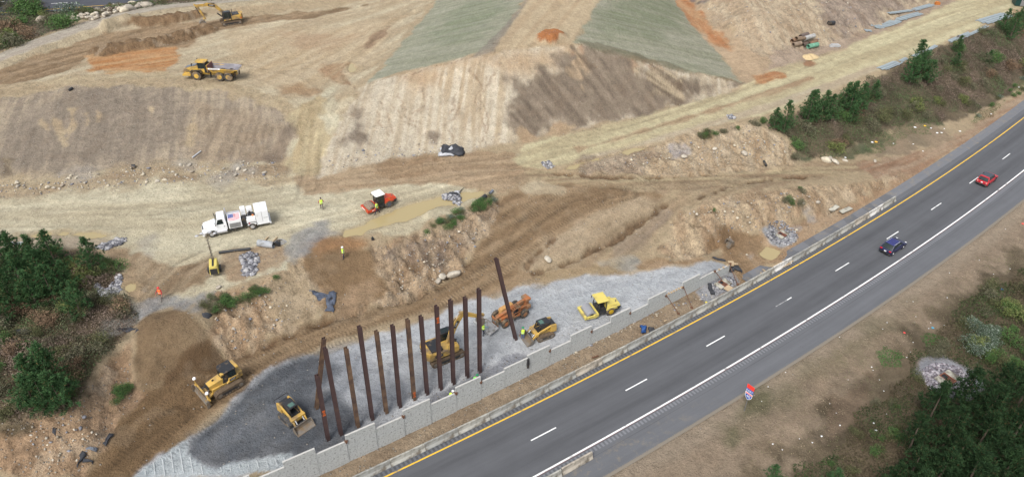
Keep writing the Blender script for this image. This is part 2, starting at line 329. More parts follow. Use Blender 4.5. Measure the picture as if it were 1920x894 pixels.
paint([(-60,120),(0,100),(60,76),(130,52),(200,30),(260,14),(330,5),(430,-2),(540,-12),(540,-5),(430,5),(330,14),(250,28),(130,68),(60,92),(0,116),(-60,138)], (204,194,174), (190,176,158), dir=((0,110),(250,25)), L=10, Wd=.7, seed=34, rk=.2, ro=.04, rag=.5)
# --- vegetated ground top left
paint([(-300,300),(-300,-80),(420,-80),(420,-4),(380,0),(280,10),(200,26),(132,42),(124,50),(60,72),(0,96)], (104,92,74), (140,126,106), seed=35, rag=1.)
# --- bowl
paint([(-120,340),(-100,180),(0,168),(80,158),(150,152),(300,152),(420,164),(500,190),(545,215),(560,250),(548,300),(520,300),(400,308),(250,318),(100,330),(0,345)], (164,148,128), (194,176,148), dir=((260,160),(235,310)), L=12, Wd=.45, seed=36, con=1.5, rk=.45, ro=.09)
paint([(20,300),(10,235),(60,190),(140,165),(250,158),(330,170),(360,210),(350,250),(300,285),(220,300),(150,305),(80,318)], (144,130,114), (166,150,130), dir=((200,165),(190,300)), L=9, Wd=.6, seed=37, soft=2.5, rag=3, op=.9)
paint([(380,200),(470,215),(520,240),(500,290),(400,300),(350,290),(370,240)], (146,126,104), (184,162,132), dir=((450,200),(410,300)), L=9, Wd=.6, seed=38, soft=2.5, rag=3, op=.75)
for q in ([(96,215),(104,240),(112,262),(124,270),(120,250),(106,222)],[(128,203),(140,205),(138,235),(130,265),(122,262),(132,235)],[(112,226),(122,250),(124,272),(117,262)],[(280,200),(292,200),(284,222)],[(362,210),(368,212),(358,275),(350,270)],[(70,220),(78,222),(92,245),(86,243)],[(160,212),(168,214),(164,235)],[(183,210),(188,210),(186,230),(180,228)]):
    paint(q, (206,184,146), (190,166,130), rag=.9, soft=.3, seed=39, op=.9)
paint([(-60,185),(0,160),(80,150),(150,142),(300,138),(430,150),(510,175),(560,215),(545,225),(490,200),(410,172),(300,163),(150,160),(80,168),(0,180)], (200,180,142), (184,162,126), dir=((0,170),(300,150)), L=6, Wd=1, rag=1.6, seed=40, rk=.4, ro=.12, op=.9)
paint([(0,295),(30,300),(28,335),(0,335)], (120,104,86), (190,170,136), dir=((0,300),(30,335)), seed=41)
# --- lower bench
paint([(-150,440),(-120,345),(0,342),(250,318),(400,308),(530,300),(560,250),(545,215),(575,190),(625,160),(640,230),(615,290),(640,325),(700,306),(830,290),(1000,290),(1040,340),(935,362),(760,435),(640,448),(560,455),(540,505),(400,545),(270,600),(235,560),(210,470),(100,450),(-100,455)], (206,192,158), (222,212,180), dir=((100,400),(600,370)), L=12, Wd=1.8, seed=42, ro=.05)
paint([(-100,345),(0,338),(250,312),(400,303),(540,300),(560,330),(520,350),(380,330),(300,340),(200,355),(60,372),(-100,372)], (172,148,116), (198,178,142), dir=((0,350),(500,320)), L=7, Wd=1.2, seed=43, rk=.9, ro=.1, soft=1.2, rag=2)
for q in ([(340,296),(375,290),(380,306),(350,320),(325,312)],[(130,325),(180,318),(175,340),(140,345)],[(400,330),(440,320),(460,345),(410,350)],[(440,312),(480,310),(500,330),(460,335)],[(258,455),(282,450),(290,480),(275,495),(260,480)]):
    paint(q, (176,172,166), (190,180,162), rag=2, soft=1.2, seed=44, op=.55)
paint([(540,215),(575,190),(600,180),(610,230),(618,300),(600,345),(545,340),(540,300),(556,260)], (210,192,150), (192,170,128), dir=((585,190),(570,320)), L=10, Wd=.9, seed=45, ro=.06)
paint([(250,480),(330,500),(400,480),(395,540),(330,545),(270,600),(250,575)], (160,134,102), (186,164,130), dir=((380,470),(280,570)), L=7, Wd=.7, seed=46, ro=.08)
paint([(205,470),(245,465),(262,500),(258,560),(235,560),(225,510)], (194,166,128), (180,154,120), seed=47)
paint([(405,470),(480,460),(530,455),(545,470),(500,520),(430,525)], (184,156,122), (196,172,138), dir=((420,520),(540,460)), seed=48, rk=.5)
paint([(560,330),(640,315),(700,300),(830,287),(960,285),(1040,320),(1040,345),(935,362),(850,352),(760,345),(640,360),(570,365)], (176,148,114), (196,170,134), dir=((700,330),(1000,315)), L=9, Wd=.7, seed=49, con=1.2, ro=.07)
paint([(700,315),(730,292),(780,284),(830,300),(790,330),(730,335)], (164,134,100), (184,156,120), dir=((700,320),(820,300)), L=6, Wd=.6, seed=50, ro=.1)
paint([(620,250),(650,230),(672,255),(668,290),(630,310),(612,290)], (178,146,112), (196,168,132), seed=51)
# --- embankment front
paint([(600,332),(625,260),(645,220),(690,155),(760,137),(830,120),(925,98),(1080,84),(1200,114),(1392,156),(1385,166),(1200,216),(1020,252),(975,268),(850,287),(700,303)], (204,186,156), (220,206,180), dir=((900,110),(890,270)), L=12, Wd=.5, seed=52, rk=.35, ro=.1, con=1.4)
paint([(760,137),(830,120),(925,100),(1000,95),(1080,90),(1060,120),(960,150),(860,160),(780,170)], (194,160,120), (206,178,140), dir=((900,110),(890,270)), L=6, Wd=.8, seed=53, op=.8, soft=2)
paint([(1085,95),(1150,108),(1240,128),(1180,140),(1110,140),(1070,125)], (176,130,96), (196,166,130), dir=((1120,100),(1150,220)), L=5, Wd=.7, seed=54, rag=3, op=.8)
paint([(948,150),(990,136),(1030,120),(1075,96),(1130,108),(1200,122),(1300,142),(1392,156),(1372,170),(1290,190),(1190,212),(1110,232),(1030,246),(990,250),(968,240),(955,205)], (132,116,98), (154,137,117), dir=((1060,110),(1150,220)), L=9, Wd=.6, seed=55, rag=3., soft=1.2, rk=.2, ro=.08)
paint([(1080,100),(1100,110),(1090,150),(1070,130)], (200,172,136), (130,112,92), dir=((1060,110),(1150,220)), L=5, Wd=.6, rag=3, seed=56)
paint([(1160,112),(1230,125),(1330,190),(1300,195),(1200,150)], (196,176,142), (128,110,90), dir=((1160,110),(1290,190)), L=9, Wd=.5, rag=3, con=2, seed=57, op=.85)
paint([(1300,185),(1320,178),(1325,182),(1310,190)], (206,192,164), None, rag=.5, seed=58)
paint([(1020,250),(1060,235),(1100,232),(1060,250),(985,268),(975,250)], (198,172,134), (180,150,116), rag=1.5, seed=59)
for q in ([(660,200),(678,205),(682,250),(690,275),(665,285),(650,262),(662,240)],[(866,205),(880,205),(882,230),(872,238)],[(810,250),(830,255),(815,265)],[(545,230),(560,222),(520,300),(490,300)]):
    paint(q, (134,118,102), (160,138,114), rag=1.8, soft=.8, seed=60, op=.85)
paint([(820,130),(915,112),(950,130),(945,250),(880,262),(850,200),(830,160)], (224,210,184), (200,178,144), dir=((900,120),(880,260)), L=12, Wd=.6, con=1.6, seed=61, op=.85, soft=1.)
# erosion rills: dark brown threads with relief
for q in ([(880,130),(900,165),(895,200),(905,250)],[(915,150),(905,180),(912,230),(908,262)],[(858,190),(850,225),(838,232),(848,262)],[(862,160),(850,195),(838,220)],[(700,205),(712,230),(728,255)],[(715,190),(722,225),(735,250)],[(750,180),(752,200),(782,232)],[(735,200),(760,225),(780,240)],[(930,140),(915,165)],[(800,170),(795,200),(780,210)],[(830,135),(826,160)],[(640,140),(650,155),(665,165)],[(985,0),(955,45),(924,94)],[(924,97),(870,112),(822,126),(760,142),(690,156)],[(1080,82),(1150,103),(1250,128),(1390,156)]):
    g = G(q); k = np.where((x > g[:, 0].min()-2) & (x < g[:, 0].max()+2) & (y > g[:, 1].min()-2) & (y < g[:, 1].max()+2))[0]
    xx = x[k] + (fbm(x[k], y[k], 2.2, None, 4, 62)-.5)*1.8; yy = y[k] + (fbm(x[k], y[k], 2.2, None, 4, 63)-.5)*1.8
    d, al, off = pdist(xx, yy, g); w = (1-smooth(.02, .2, d))[:, None]*.5; C[k] = C[k]*(1-w) + rgb(140,106,76)*w; z[k] -= .12*w[:, 0]
# --- seeded slopes
GR = dict(L=7, Wd=.45, seed=64, rk=.0, ro=.03, con=1.3)
paint([(692,154),(740,96),(782,50),(822,0),(850,-45),(1010,-45),(985,0),(955,45),(922,94),(880,104),(830,116),(760,134)], (160,161,134), (178,177,154), dir=((700,120),(960,70)), rag=1.1, **GR)
paint([(845,20),(900,-10),(960,-10),(930,40),(880,80),(820,95),(800,70)], (122,140,98), (158,160,138), dir=((800,90),(950,60)), rag=3, soft=2.5, op=.6, L=9, Wd=.6, seed=65)
paint([(905,88),(925,70),(958,35),(985,0),(993,0),(960,50),(928,98),(890,106)], (146,134,120), (160,150,134), rag=.5, seed=66, op=.8)
paint([(1080,80),(1102,40),(1127,0),(1150,-45),(1255,-45),(1270,-4),(1300,45),(1340,92),(1388,150),(1380,152),(1290,132),(1200,112),(1140,98)], (158,159,130), (178,175,152), dir=((1080,60),(1330,110)), rag=1.1, **GR)
paint([(1130,10),(1200,-10),(1260,0),(1280,60),(1240,75),(1160,60),(1100,55)], (120,136,94), (156,156,132), dir=((1080,50),(1300,90)), rag=3, soft=2.5, op=.65, L=9, Wd=.5, seed=67)
paint([(1085,78),(1120,82),(1220,110),(1290,132),(1385,152),(1290,135),(1200,116),(1130,100)], (112,104,80), (132,124,98), rag=1., seed=68, op=.7)
paint([(930,92),(960,46),(990,0),(1012,-45),(1148,-45),(1124,0),(1100,38),(1076,78),(1000,86)], (210,188,150), (198,172,134), dir=((1000,88),(1070,0)), L=12, Wd=.9, rag=.4, seed=69, ro=.05)
lift([(1006,70),(1018,62),(1040,60),(1058,66),(1062,74),(1040,82),(1015,80)], 1.1, soft=.9, rag=.3, seed=70); paint([(1006,70),(1018,62),(1040,60),(1058,66),(1062,74),(1040,82),(1015,80)], (176,106,52), (196,126,68), rag=.8, soft=.2, seed=71, rk=.6, ro=.1)
# --- right of the embankment
paint([(1262,-10),(1300,-10),(1330,10),(1345,50),(1400,72),(1450,95),(1440,150),(1390,158),(1340,92),(1300,45)], (204,176,140), (190,164,130), rag=1.2, seed=72)
paint([(1266,-5),(1300,-8),(1310,20),(1345,58),(1378,88),(1365,94),(1335,80),(1300,48),(1275,20)], (190,124,72), (204,160,114), dir=((1280,0),(1370,90)), L=6, Wd=.6, seed=73)
paint([(1300,-50),(1780,-60),(1760,0),(1640,56),(1560,84),(1480,108),(1430,108),(1395,82),(1340,45),(1310,10)], (192,168,136), (206,186,154), dir=((1430,20),(1470,100)), L=8, Wd=.7, con=1.4, seed=74, rk=.7, ro=.2)
paint([(1520,-20),(1760,-20),(1700,12),(1640,45),(1560,70),(1540,30)], (150,132,116), (180,160,140), dir=((1560,0),(1620,60)), L=8, Wd=.8, seed=75, soft=1.5, rag=3, rk=.7)
paint([(1296,0),(1330,0),(1320,10),(1300,10)], (128,116,112), (150,134,124), seed=76)
paint([(1450,95),(1560,84),(1640,56),(1760,0),(1800,0),(1700,45),(1580,90),(1490,125),(1440,130)], (190,168,144), (176,152,128), rag=1.4, seed=77, rk=.8)
# --- haul road right
HR = dict(L=22, Wd=1.3, seed=78, ro=.05)
paint([(960,300),(990,272),(1200,218),(1385,168),(1440,135),(1580,92),(1700,45),(1800,0),(1960,-40),(2000,-10),(1900,22),(1830,52),(1740,92),(1640,134),(1560,172),(1430,215),(1300,244),(1190,272),(1080,300),(1000,318)], (202,186,144), (220,208,164), dir=((1100,260),(1700,60)), rag=.8, **HR)
paint([(1080,276),(1200,244),(1320,208),(1440,170),(1520,142),(1530,147),(1440,180),(1320,216),(1200,252),(1085,285)], (176,138,104), (198,172,134), dir=((1100,260),(1700,60)), rag=.7, L=14, Wd=.5, seed=79, op=.8)
paint([(1085,298),(1190,268),(1300,238),(1440,194),(1560,152),(1640,122),(1650,128),(1560,168),(1440,208),(1300,248),(1190,278),(1090,306)], (206,190,160), (198,178,146), rag=.4, seed=80, dir=((1100,260),(1700,60)))
paint([(1416,142),(1440,134),(1475,136),(1480,146),(1440,154),(1418,156)], (182,108,54), (204,150,96), dir=((1420,150),(1480,135)), L=4, Wd=.5, rag=1, seed=81, op=.85)
paint([(1500,118),(1520,114),(1530,120),(1510,124)], (170,112,76), None, rag=1, seed=82, op=.8)
# --- cut slope above the middle road
paint([(1085,302),(1190,278),(1300,248),(1385,232),(1432,236),(1480,262),(1500,290),(1490,308),(1400,320),(1260,332),(1095,327)], (188,162,126), (204,182,148), dir=((1300,250),(1320,325)), L=4, Wd=.8, seed=83, rk=1., ro=.28)
paint([(1095,302),(1190,284),(1230,290),(1200,325),(1100,324)], (150,132,114), (192,172,146), rag=2, seed=84, op=.7, rk=1.)
paint([(1255,275),(1285,268),(1300,285),(1280,300),(1258,295)], (176,168,166), (196,186,172), rag=1., seed=85, op=.8)
# --- middle road and the ramps
paint([(980,312),(1100,328),(1280,334),(1400,322),(1500,308),(1640,300),(1740,278),(1800,268),(1700,345),(1640,320),(1500,345),(1390,358),(1290,390),(1230,440),(1150,500),(1110,520),(1080,530),(1020,545),(980,545),(1090,484),(1150,448),(1250,378),(1160,358),(1040,348),(935,365)], (172,146,114), (192,170,132), dir=((1110,500),(1270,360)), L=16, Wd=.9, seed=86, rk=.3, ro=.06)
paint([(980,315),(1100,330),(1280,336),(1500,315),(1640,302),(1720,292),(1640,316),(1500,335),(1330,352),(1150,350),(1000,340)], (168,142,110), (194,174,134), dir=((1050,335),(1500,322)), L=18, Wd=.7, seed=87, con=1.3, ro=.07)
paint([(1150,470),(1240,390),(1260,395),(1180,475),(1130,510),(1110,505)], (158,140,120), (180,156,124), dir=((1110,500),(1250,390)), L=14, Wd=.7, seed=88, op=.7)
paint([(935,370),(980,345),(1060,342),(1160,350),(1240,366),(1190,372),(1110,402),(1040,442),(985,485),(975,505),(1015,512),(960,545),(700,612),(560,662),(440,742),(330,835),(245,900),(160,900),(205,802),(262,738),(350,697),(430,674),(560,614),(640,592),(790,549),(842,527),(880,487),(912,444)], (150,122,88), (174,146,110), dir=((500,690),(900,500)), L=16, Wd=.8, seed=89, rk=.3, ro=.07, con=1.1, rag=.7)
paint([(960,545),(1015,512),(1100,502),(1180,505),(1100,520),(1000,538),(900,570),(760,618),(700,625)], (176,150,112), (190,166,126), dir=((700,620),(1100,505)), L=12, Wd=.6, seed=90, rag=.8)
paint([(160,900),(205,802),(262,738),(400,690),(430,700),(330,835),(245,900)], (124,98,66), (138,110,76), dir=((200,880),(400,710)), L=12, Wd=.8, seed=91, soft=1.5)
paint([(975,508),(985,487),(1040,442),(1110,402),(1190,372),(1250,380),(1150,448),(1090,482),(1020,500)], (166,142,110), (188,166,134), dir=((1000,495),(1200,390)), seed=92, rk=.4, ro=.1, rag=1.2, op=.85, soft=.9)
paint([(970,350),(1020,342),(1055,350),(1050,365),(1020,360),(985,362)], (204,186,152), (184,158,122), rag=1, seed=93)
# dark broken edge below the mound
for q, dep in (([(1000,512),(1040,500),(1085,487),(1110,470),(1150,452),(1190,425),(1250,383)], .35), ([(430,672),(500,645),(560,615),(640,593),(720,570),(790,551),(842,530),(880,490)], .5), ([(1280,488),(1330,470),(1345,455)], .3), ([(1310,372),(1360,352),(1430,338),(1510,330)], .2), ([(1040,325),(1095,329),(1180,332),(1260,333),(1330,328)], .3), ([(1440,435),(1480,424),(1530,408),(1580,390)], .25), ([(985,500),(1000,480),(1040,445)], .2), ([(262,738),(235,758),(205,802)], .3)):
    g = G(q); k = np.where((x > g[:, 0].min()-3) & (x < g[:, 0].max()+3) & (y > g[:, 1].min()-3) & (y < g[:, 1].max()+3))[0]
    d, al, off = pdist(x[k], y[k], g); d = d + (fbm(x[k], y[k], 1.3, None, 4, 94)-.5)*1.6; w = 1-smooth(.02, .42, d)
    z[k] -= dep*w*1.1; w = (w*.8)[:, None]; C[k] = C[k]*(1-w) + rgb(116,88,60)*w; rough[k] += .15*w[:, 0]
# --- banks
paint([(700,462),(760,442),(812,424),(870,400),(940,368),(945,385),(905,450),(875,490),(842,524),(790,546),(720,566),(640,590),(660,560),(720,540),(700,500)], (170,142,110), (196,170,136), dir=((780,440),(790,550)), L=4, Wd=1., seed=95, rk=.9, ro=.5, con=1.2)
paint([(715,480),(760,450),(800,445),(850,440),(860,480),(830,500),(780,500),(730,510)], (140,122,106), (180,156,126), dir=((780,440),(800,520)), L=3, Wd=.8, seed=96, rag=1.8, rk=.8)
paint([(840,440),(900,400),(930,385),(925,410),(890,450),(850,480)], (192,166,132), (160,138,114), seed=97)
paint([(385,552),(440,538),(500,530),(540,512),(570,470),(600,470),(610,560),(560,612),(500,642),(430,672),(405,650),(395,600)], (182,150,114), (206,178,142), dir=((470,540),(470,640)), L=5, Wd=.7, seed=98, rk=.7, ro=.4, con=1.2)
paint([(510,530),(545,510),(565,490),(600,540),(590,590),(540,620),(510,600)], (170,146,112), (186,164,130), seed=99, rk=.5, ro=.2)
paint([(562,470),(600,455),(650,452),(700,465),(705,500),(725,545),(700,560),(640,588),(600,600),(600,540),(575,500)], (156,126,90), (144,116,82), dir=((640,455),(650,590)), L=8, Wd=1.2, seed=100, rk=.3, ro=.07, rag=.8)
paint([(560,455),(600,440),(655,445),(690,460),(640,468),(600,475)], (176,132,86), (164,126,88), seed=101, rag=1.2, soft=.9)
paint([(640,560),(700,510),(725,545),(700,565),(640,590)], (150,124,92), (176,146,112), seed=102)
paint([(255,640),(262,605),(285,592),(320,586),(355,590),(380,612),(402,650),(415,664),(395,680),(350,697),(285,728),(258,722)], (152,128,96), (138,113,82), seed=103, rk=.2, ro=.06, rag=.5)
paint([(300,700),(330,680),(350,665),(390,662),(420,672),(430,690),(360,712),(300,735)], (110,86,58), (126,98,68), rag=1, seed=104, soft=.3)
lift([(262,640),(290,604),(330,596),(365,600),(398,650),(350,684),(280,716)], 1.5, soft=2.6, seed=105)
paint([(140,765),(165,720),(200,665),(250,640),(257,725),(240,755),(205,802),(165,900),(-80,900),(-60,800),(0,792),(60,785)], (194,162,126), (176,144,110), seed=106, rk=.8, ro=.3, rag=1.)
paint([(215,735),(255,725),(262,738),(205,802),(180,830),(190,790)], (150,118,84), (186,154,120), seed=107, rk=.8)
# --- pine knoll soil
paint([(-150,480),(0,462),(100,462),(200,475),(225,500),(228,560),(250,600),(250,636),(200,662),(162,722),(138,764),(60,785),(0,800),(-150,820)], (100,88,66), (122,106,80), seed=108, rag=1.5)
paint([(0,612),(25,605),(45,615),(40,635),(10,640)], (184,160,124), None, seed=109)
paint([(0,745),(25,740),(20,790),(0,805)], (190,166,130), None, seed=110)
paint([(20,448),(100,444),(200,448),(225,455),(200,472),(100,465),(0,465)], (176,160,138), (192,176,150), rag=.8, seed=111)
# --- gravel fill
GP = [(240,900),(300,855),(360,816),(440,750),(480,708),(560,672),(640,652),(760,612),(900,564),(1000,534),(1100,517),(1180,512),(1290,500),(1330,486),(1358,495),(1376,516),(1372,530),(1200,605),(1000,700),(850,780),(700,850),(560,905)]
k, mk = region(GP, .25, .9, 112); in_ = (t[k] > tw(s[k]) + .11) | (s[k] > 37); k = k[in_]; mk = mk[in_][:, None]
n = fbm(x[k], y[k], 9, 1.1, 4, 113, .5)[:, None]; n1 = fbm(x[k], y[k], 1.6, None, 3, 114)[:, None]
C[k] = C[k]*(1-mk) + (rgb(190,193,196)*(1-n) + rgb(212,214,216)*n)*(.92+.16*n1)*mk; rock[k] = .35; rough[k] = .03
def onfill(poly, c1, c2, **kw):
    Cs = C.copy(); kk, mm = paint(poly, c1, c2, **kw); bad = kk[(t[kk] < tw(s[kk]) + .11) & (s[kk] < 37)]; C[bad] = Cs[bad]
onfill([(700,640),(900,570),(1000,545),(1180,520),(1330,500),(1200,560),(1000,630),(860,660),(760,660)], (184,190,195), (200,205,209), dir=((700,640),(1200,510)), L=12, Wd=1., seed=115, op=.6, soft=2)
onfill([(620,655),(700,640),(700,700),(760,720),(740,780),(690,800),(655,740),(610,725)], (150,155,162), (178,182,188), seed=116, op=.8, soft=1.5)
onfill([(352,850),(362,822),(440,750),(480,708),(560,670),(612,655),(635,690),(596,730),(652,745),(690,792),(640,835),(560,862),(545,850),(500,852),(480,858),(430,868),(400,878),(375,868)], (95,99,105), (118,122,128), dir=((420,800),(620,680)), L=9, Wd=1.4, seed=117, rk=.3, rag=1.0, soft=.9)
onfill([(420,790),(470,740),(520,730),(520,790),(470,830),(410,840)], (126,130,136), (104,108,112), dir=((420,820),(520,740)), L=7, Wd=1., seed=118, op=.7, soft=1.5)
onfill([(760,780),(820,740),(880,705),(960,670),(1000,665),(930,720),(850,760),(790,790),(700,800),(720,790)], (120,122,128), (158,160,166), rag=1.2, seed=119, rk=1.)
onfill([(240,900),(300,856),(350,824),(352,850),(375,870),(400,879),(430,869),(480,859),(545,851),(560,862),(520,885),(560,905)], (186,196,200), (200,208,210), rag=.3, soft=.1, seed=120, rk=.0)
for cx_, cy_, rr_ in ((740,690,4.2),(780,700,2.8),(700,735,3.0)):      # turning marks of tracks
    g = G1(cx_, cy_); k = np.where(np.hypot(x-g[0], y-g[1]) < rr_+1)[0]; d = np.abs(np.hypot(x[k]-g[0], y[k]-g[1]) - rr_); w = ((1-smooth(.1, .4, d))*.35)[:, None]; C[k] = C[k]*(1-w) + rgb(112,116,122)*w
paint([(1110,490),(1150,482),(1190,480),(1200,492),(1160,505),(1120,500)], (176,176,170), (186,168,134), rag=1.3, seed=121, op=.8)
# --- south mound and pads by the inlets
paint([(1278,400),(1330,374),(1400,360),(1480,350),(1560,345),(1640,345),(1690,325),(1640,365),(1560,395),(1500,412),(1440,430),(1400,440),(1340,478),(1290,490),(1240,470)], (182,154,120), (202,178,142), dir=((1350,370),(1390,470)), L=5, Wd=.9, seed=122, rk=.6, ro=.3)
paint([(1318,440),(1340,420),(1370,415),(1385,430),(1410,445),(1380,470),(1340,470),(1320,465)], (144,114,80), (160,130,94), seed=123, rag=1.3, ro=.2)
paint([(1230,480),(1300,490),(1345,480),(1400,440),(1440,435),(1440,470),(1430,510),(1395,535),(1378,505),(1355,492),(1330,482),(1280,500),(1200,500)], (156,126,90), (172,142,106), seed=124, rag=.8, rk=.4, ro=.1)
paint([(1440,430),(1500,412),(1560,395),(1640,365),(1700,325),(1760,285),(1790,270),(1720,335),(1560,430),(1480,480),(1440,495)], (180,146,110), (190,162,128), dir=((1450,480),(1760,280)), L=10, Wd=.7, seed=125, rk=.4)
paint([(1600,305),(1700,288),(1790,262),(1860,215),(1930,165),(1930,185),(1840,250),(1780,285),(1700,330),(1640,340)], (166,128,98), (186,160,130), dir=((1640,320),(1900,200)), L=9, Wd=.6, seed=126)
paint([(1435,432),(1450,425),(1478,428),(1495,440),(1496,452),(1478,462),(1462,464),(1445,455)], (158,162,168), (184,186,188), rag=.5, seed=127, rk=1., soft=.2)
for q in ([(1490,428),(1500,422),(1506,428),(1496,432)],[(1514,405),(1526,404),(1528,412),(1516,414)],[(1505,398),(1515,390),(1522,392),(1510,402)],[(1400,478),(1412,476),(1408,484)]):
    paint(q, (176,172,168), None, rag=.4, seed=128, op=.7)
g_ = [W(30.2, 5.4), W(36.8, 5.4), W(37.4, 7.7), W(30.2, 7.4)]; paint([(float(a), float(b), 0) for a, b in g_], (150,152,158), (182,182,184), rag=.5, seed=129, rk=1., soft=.2)
gi = G1(1775, 708); paint([(gi[0]+a, gi[1]+b, 0) for a, b in ((-3.6,.2),(-1.6,2.6),(.6,3.4),(3.8,.9),(3.6,-1.0),(.9,-2.9),(-.6,-2.8))], (150,152,158), (172,172,178), rag=.5, seed=130, rk=1., soft=.3)
for q in ([(240,560),(262,570),(330,545),(345,555),(345,582),(300,588),(262,600),(240,590)],[(370,560),(380,552),(378,580),(364,592),(358,585)],[(548,440),(575,425),(610,418),(640,432),(642,442),(600,440),(575,455),(565,480),(545,486),(548,465)],[(205,608),(250,592),(258,606),(240,622),(215,625)],[(262,560),(275,520),(282,470),(290,470),(285,530)]):
    paint(q, (158,160,162), (180,174,162), rag=2, soft=.6, seed=131, rk=.7, op=.8)
# grass on the verge foot at right
paint([(1500,296),(1560,285),(1640,262),(1700,228),(1760,228),(1720,250),(1640,285),(1560,300)], (92,104,72), (120,112,84), rag=1.5, seed=132)
paint([(1432,236),(1475,218),(1560,188),(1640,148),(1740,100),(1830,60),(1930,16),(2050,-30),(2050,120),(1930,150),(1870,190),(1810,222),(1760,232),(1700,228),(1640,262),(1560,285),(1505,296),(1480,262)], (100,88,70), (124,110,86), seed=133, rag=.8)
paint([(1690,240),(1730,230),(1770,245),(1790,262),(1700,290),(1620,300),(1640,285)], (168,146,118), (148,132,106), rag=1.5, seed=134)
# --- tyre and track marks
def track(q, w=2.1, belt=.55, cleat=1., dark=.8, dep=.06):
    g = G(q); k = np.where((x > g[:, 0].min()-3) & (x < g[:, 0].max()+3) & (y > g[:, 1].min()-3) & (y < g[:, 1].max()+3))[0]
    d, al, off = pdist(x[k], y[k], g); b = np.abs(np.abs(d) - w/2); mk = 1 - smooth(belt*.45, belt*.75, b); mk *= .5 + .5*smooth(.3, .6, fbm(x[k], y[k], 3, None, 3, 140))
    C[k] *= (1 - (1-dark)*mk)[:, None]; z[k] -= dep*mk; use = mk > .3; cs[k[use]] = al[use]; cm[k[use]] = np.maximum(cm[k[use]], cleat*mk[use])
for q in ([(440,735),(560,655),(700,602),(830,560),(900,520),(960,460),(1000,410),(1060,372)],[(450,705),(560,640),(700,588),(820,552),(880,515),(930,460),(960,410),(1020,370)],[(470,715),(600,625),(760,578),(870,540),(950,490),(1010,435),(1080,385),(1180,362)],[(300,850),(360,800),(430,745)],[(230,880),(280,820),(330,780)],[(980,400),(1060,368),(1160,358)],[(960,440),(1030,385),(1120,368)]):
    track(q, 2.2, .6, 1., .88, .05)
for q in ([(420,690),(440,640),(560,600),(700,580)],[(560,470),(600,430),(640,425),(760,370),(900,330),(1000,320)],[(300,560),(340,500),(380,480)],[(270,590),(320,510),(400,470),(560,420)],[(1020,338),(1150,345),(1280,348),(1400,338),(1500,325)]):
    track(q, 2.0, .4, .4, .86, .05)
for q in ([(0,400),(200,400),(400,380),(580,350),(585,250),(600,190),(700,90),(760,20)],[(0,415),(300,410),(540,370),(560,300),(580,220),(640,140),(740,50)],[(300,400),(500,350),(700,320),(950,300),(1200,238),(1500,140),(1800,25)],[(900,315),(1100,268),(1300,210),(1600,105),(1850,15)],[(200,130),(400,115),(560,150),(600,180)],[(450,140),(600,120),(700,70),(780,20)],[(1110,510),(1180,450),(1260,380),(1330,352),(1500,328),(1680,298)],[(1130,515),(1220,440),(1280,380)],[(60,148),(200,85),(330,60),(470,48),(620,30)],[(0,160),(120,110),(260,80),(400,62)]):
    track(q, 2.3, .5, 0, .9, .05)
# many faint wheel marks beside one another along the travelled ways
trr = np.random.default_rng(77)
def ways(q, n, spread, lo=.9, hi=1.14, w=.22):
    g = G(q); dd = np.gradient(g[:, :2], axis=0); nn = np.stack([-dd[:, 1], dd[:, 0]], 1); nn /= np.linalg.norm(nn, axis=1, keepdims=True)+1e-9; k = np.where((x > g[:, 0].min()-spread*3) & (x < g[:, 0].max()+spread*3) & (y > g[:, 1].min()-spread*3) & (y < g[:, 1].max()+spread*3))[0]
    if len(g) > 2:
        tt_ = np.linspace(0, len(g)-1, len(g)*5); sm = lambda a: np.interp(tt_, np.arange(len(g)), a)
        for_ = lambda a: np.convolve(np.pad(sm(a), 4, mode='edge'), np.ones(9)/9, 'valid')
    else: for_ = lambda a: a
    for i in range(n):
        o = trr.normal()*spread; o2 = o + trr.normal()*spread*.4; off = np.linspace(o, o2, len(g))[:, None]; c = g[:, :2] + nn*off; c = np.stack([for_(c[:, 0]), for_(c[:, 1])], 1)
        for sgn in (-1, 1):
            d, al, of = pdist(x[k], y[k], c + (nn.mean(0) * 0)); d2_ = np.abs(of - sgn*1.0); far = d > 3; mk = (1-smooth(w*.5, w*1.4, d2_)); mk[far] = 0; mk *= smooth(.35, .6, fbm(x[k], y[k], 5, None, 2, 300+i)); f_ = trr.uniform(lo, hi); C[k] *= (1 + (f_-1)*mk)[:, None]; z[k] -= .035*mk*(f_ < 1)
for q, n, sp in (([(-20,390),(200,390),(380,375),(520,355),(600,330),(800,305),(1000,290),(1200,238),(1440,160),(1700,62),(1900,-10)], 9, 2.0), ([(570,360),(575,300),(590,240),(610,190),(680,110),(760,30),(800,0)], 8, 1.8), ([(20,150),(130,108),(260,78),(400,60),(560,40),(700,15)], 8, 2.2), ([(200,140),(330,128),(450,140),(560,170),(590,230)], 6, 1.6), ([(430,150),(520,120),(640,100),(720,60)], 8, 4.), ([(250,590),(310,520),(400,470),(520,430),(640,410),(760,370),(900,335),(1000,322)], 7, 1.8), ([(1000,325),(1150,345),(1290,350),(1400,338),(1500,322),(1640,305),(1740,288)], 7, 1.2), ([(1110,512),(1180,452),(1260,385),(1340,352),(1480,328)], 7, 1.3), ([(240,870),(400,745),(560,645),(700,602),(860,545),(960,470),(1060,372),(1180,350)], 8, 1.8), ([(700,680),(860,640),(1000,590),(1150,545),(1290,520)], 5, 2.2), ([(30,420),(240,420),(420,410),(560,400)], 6, 2.4)):
    ways(q, n, sp)
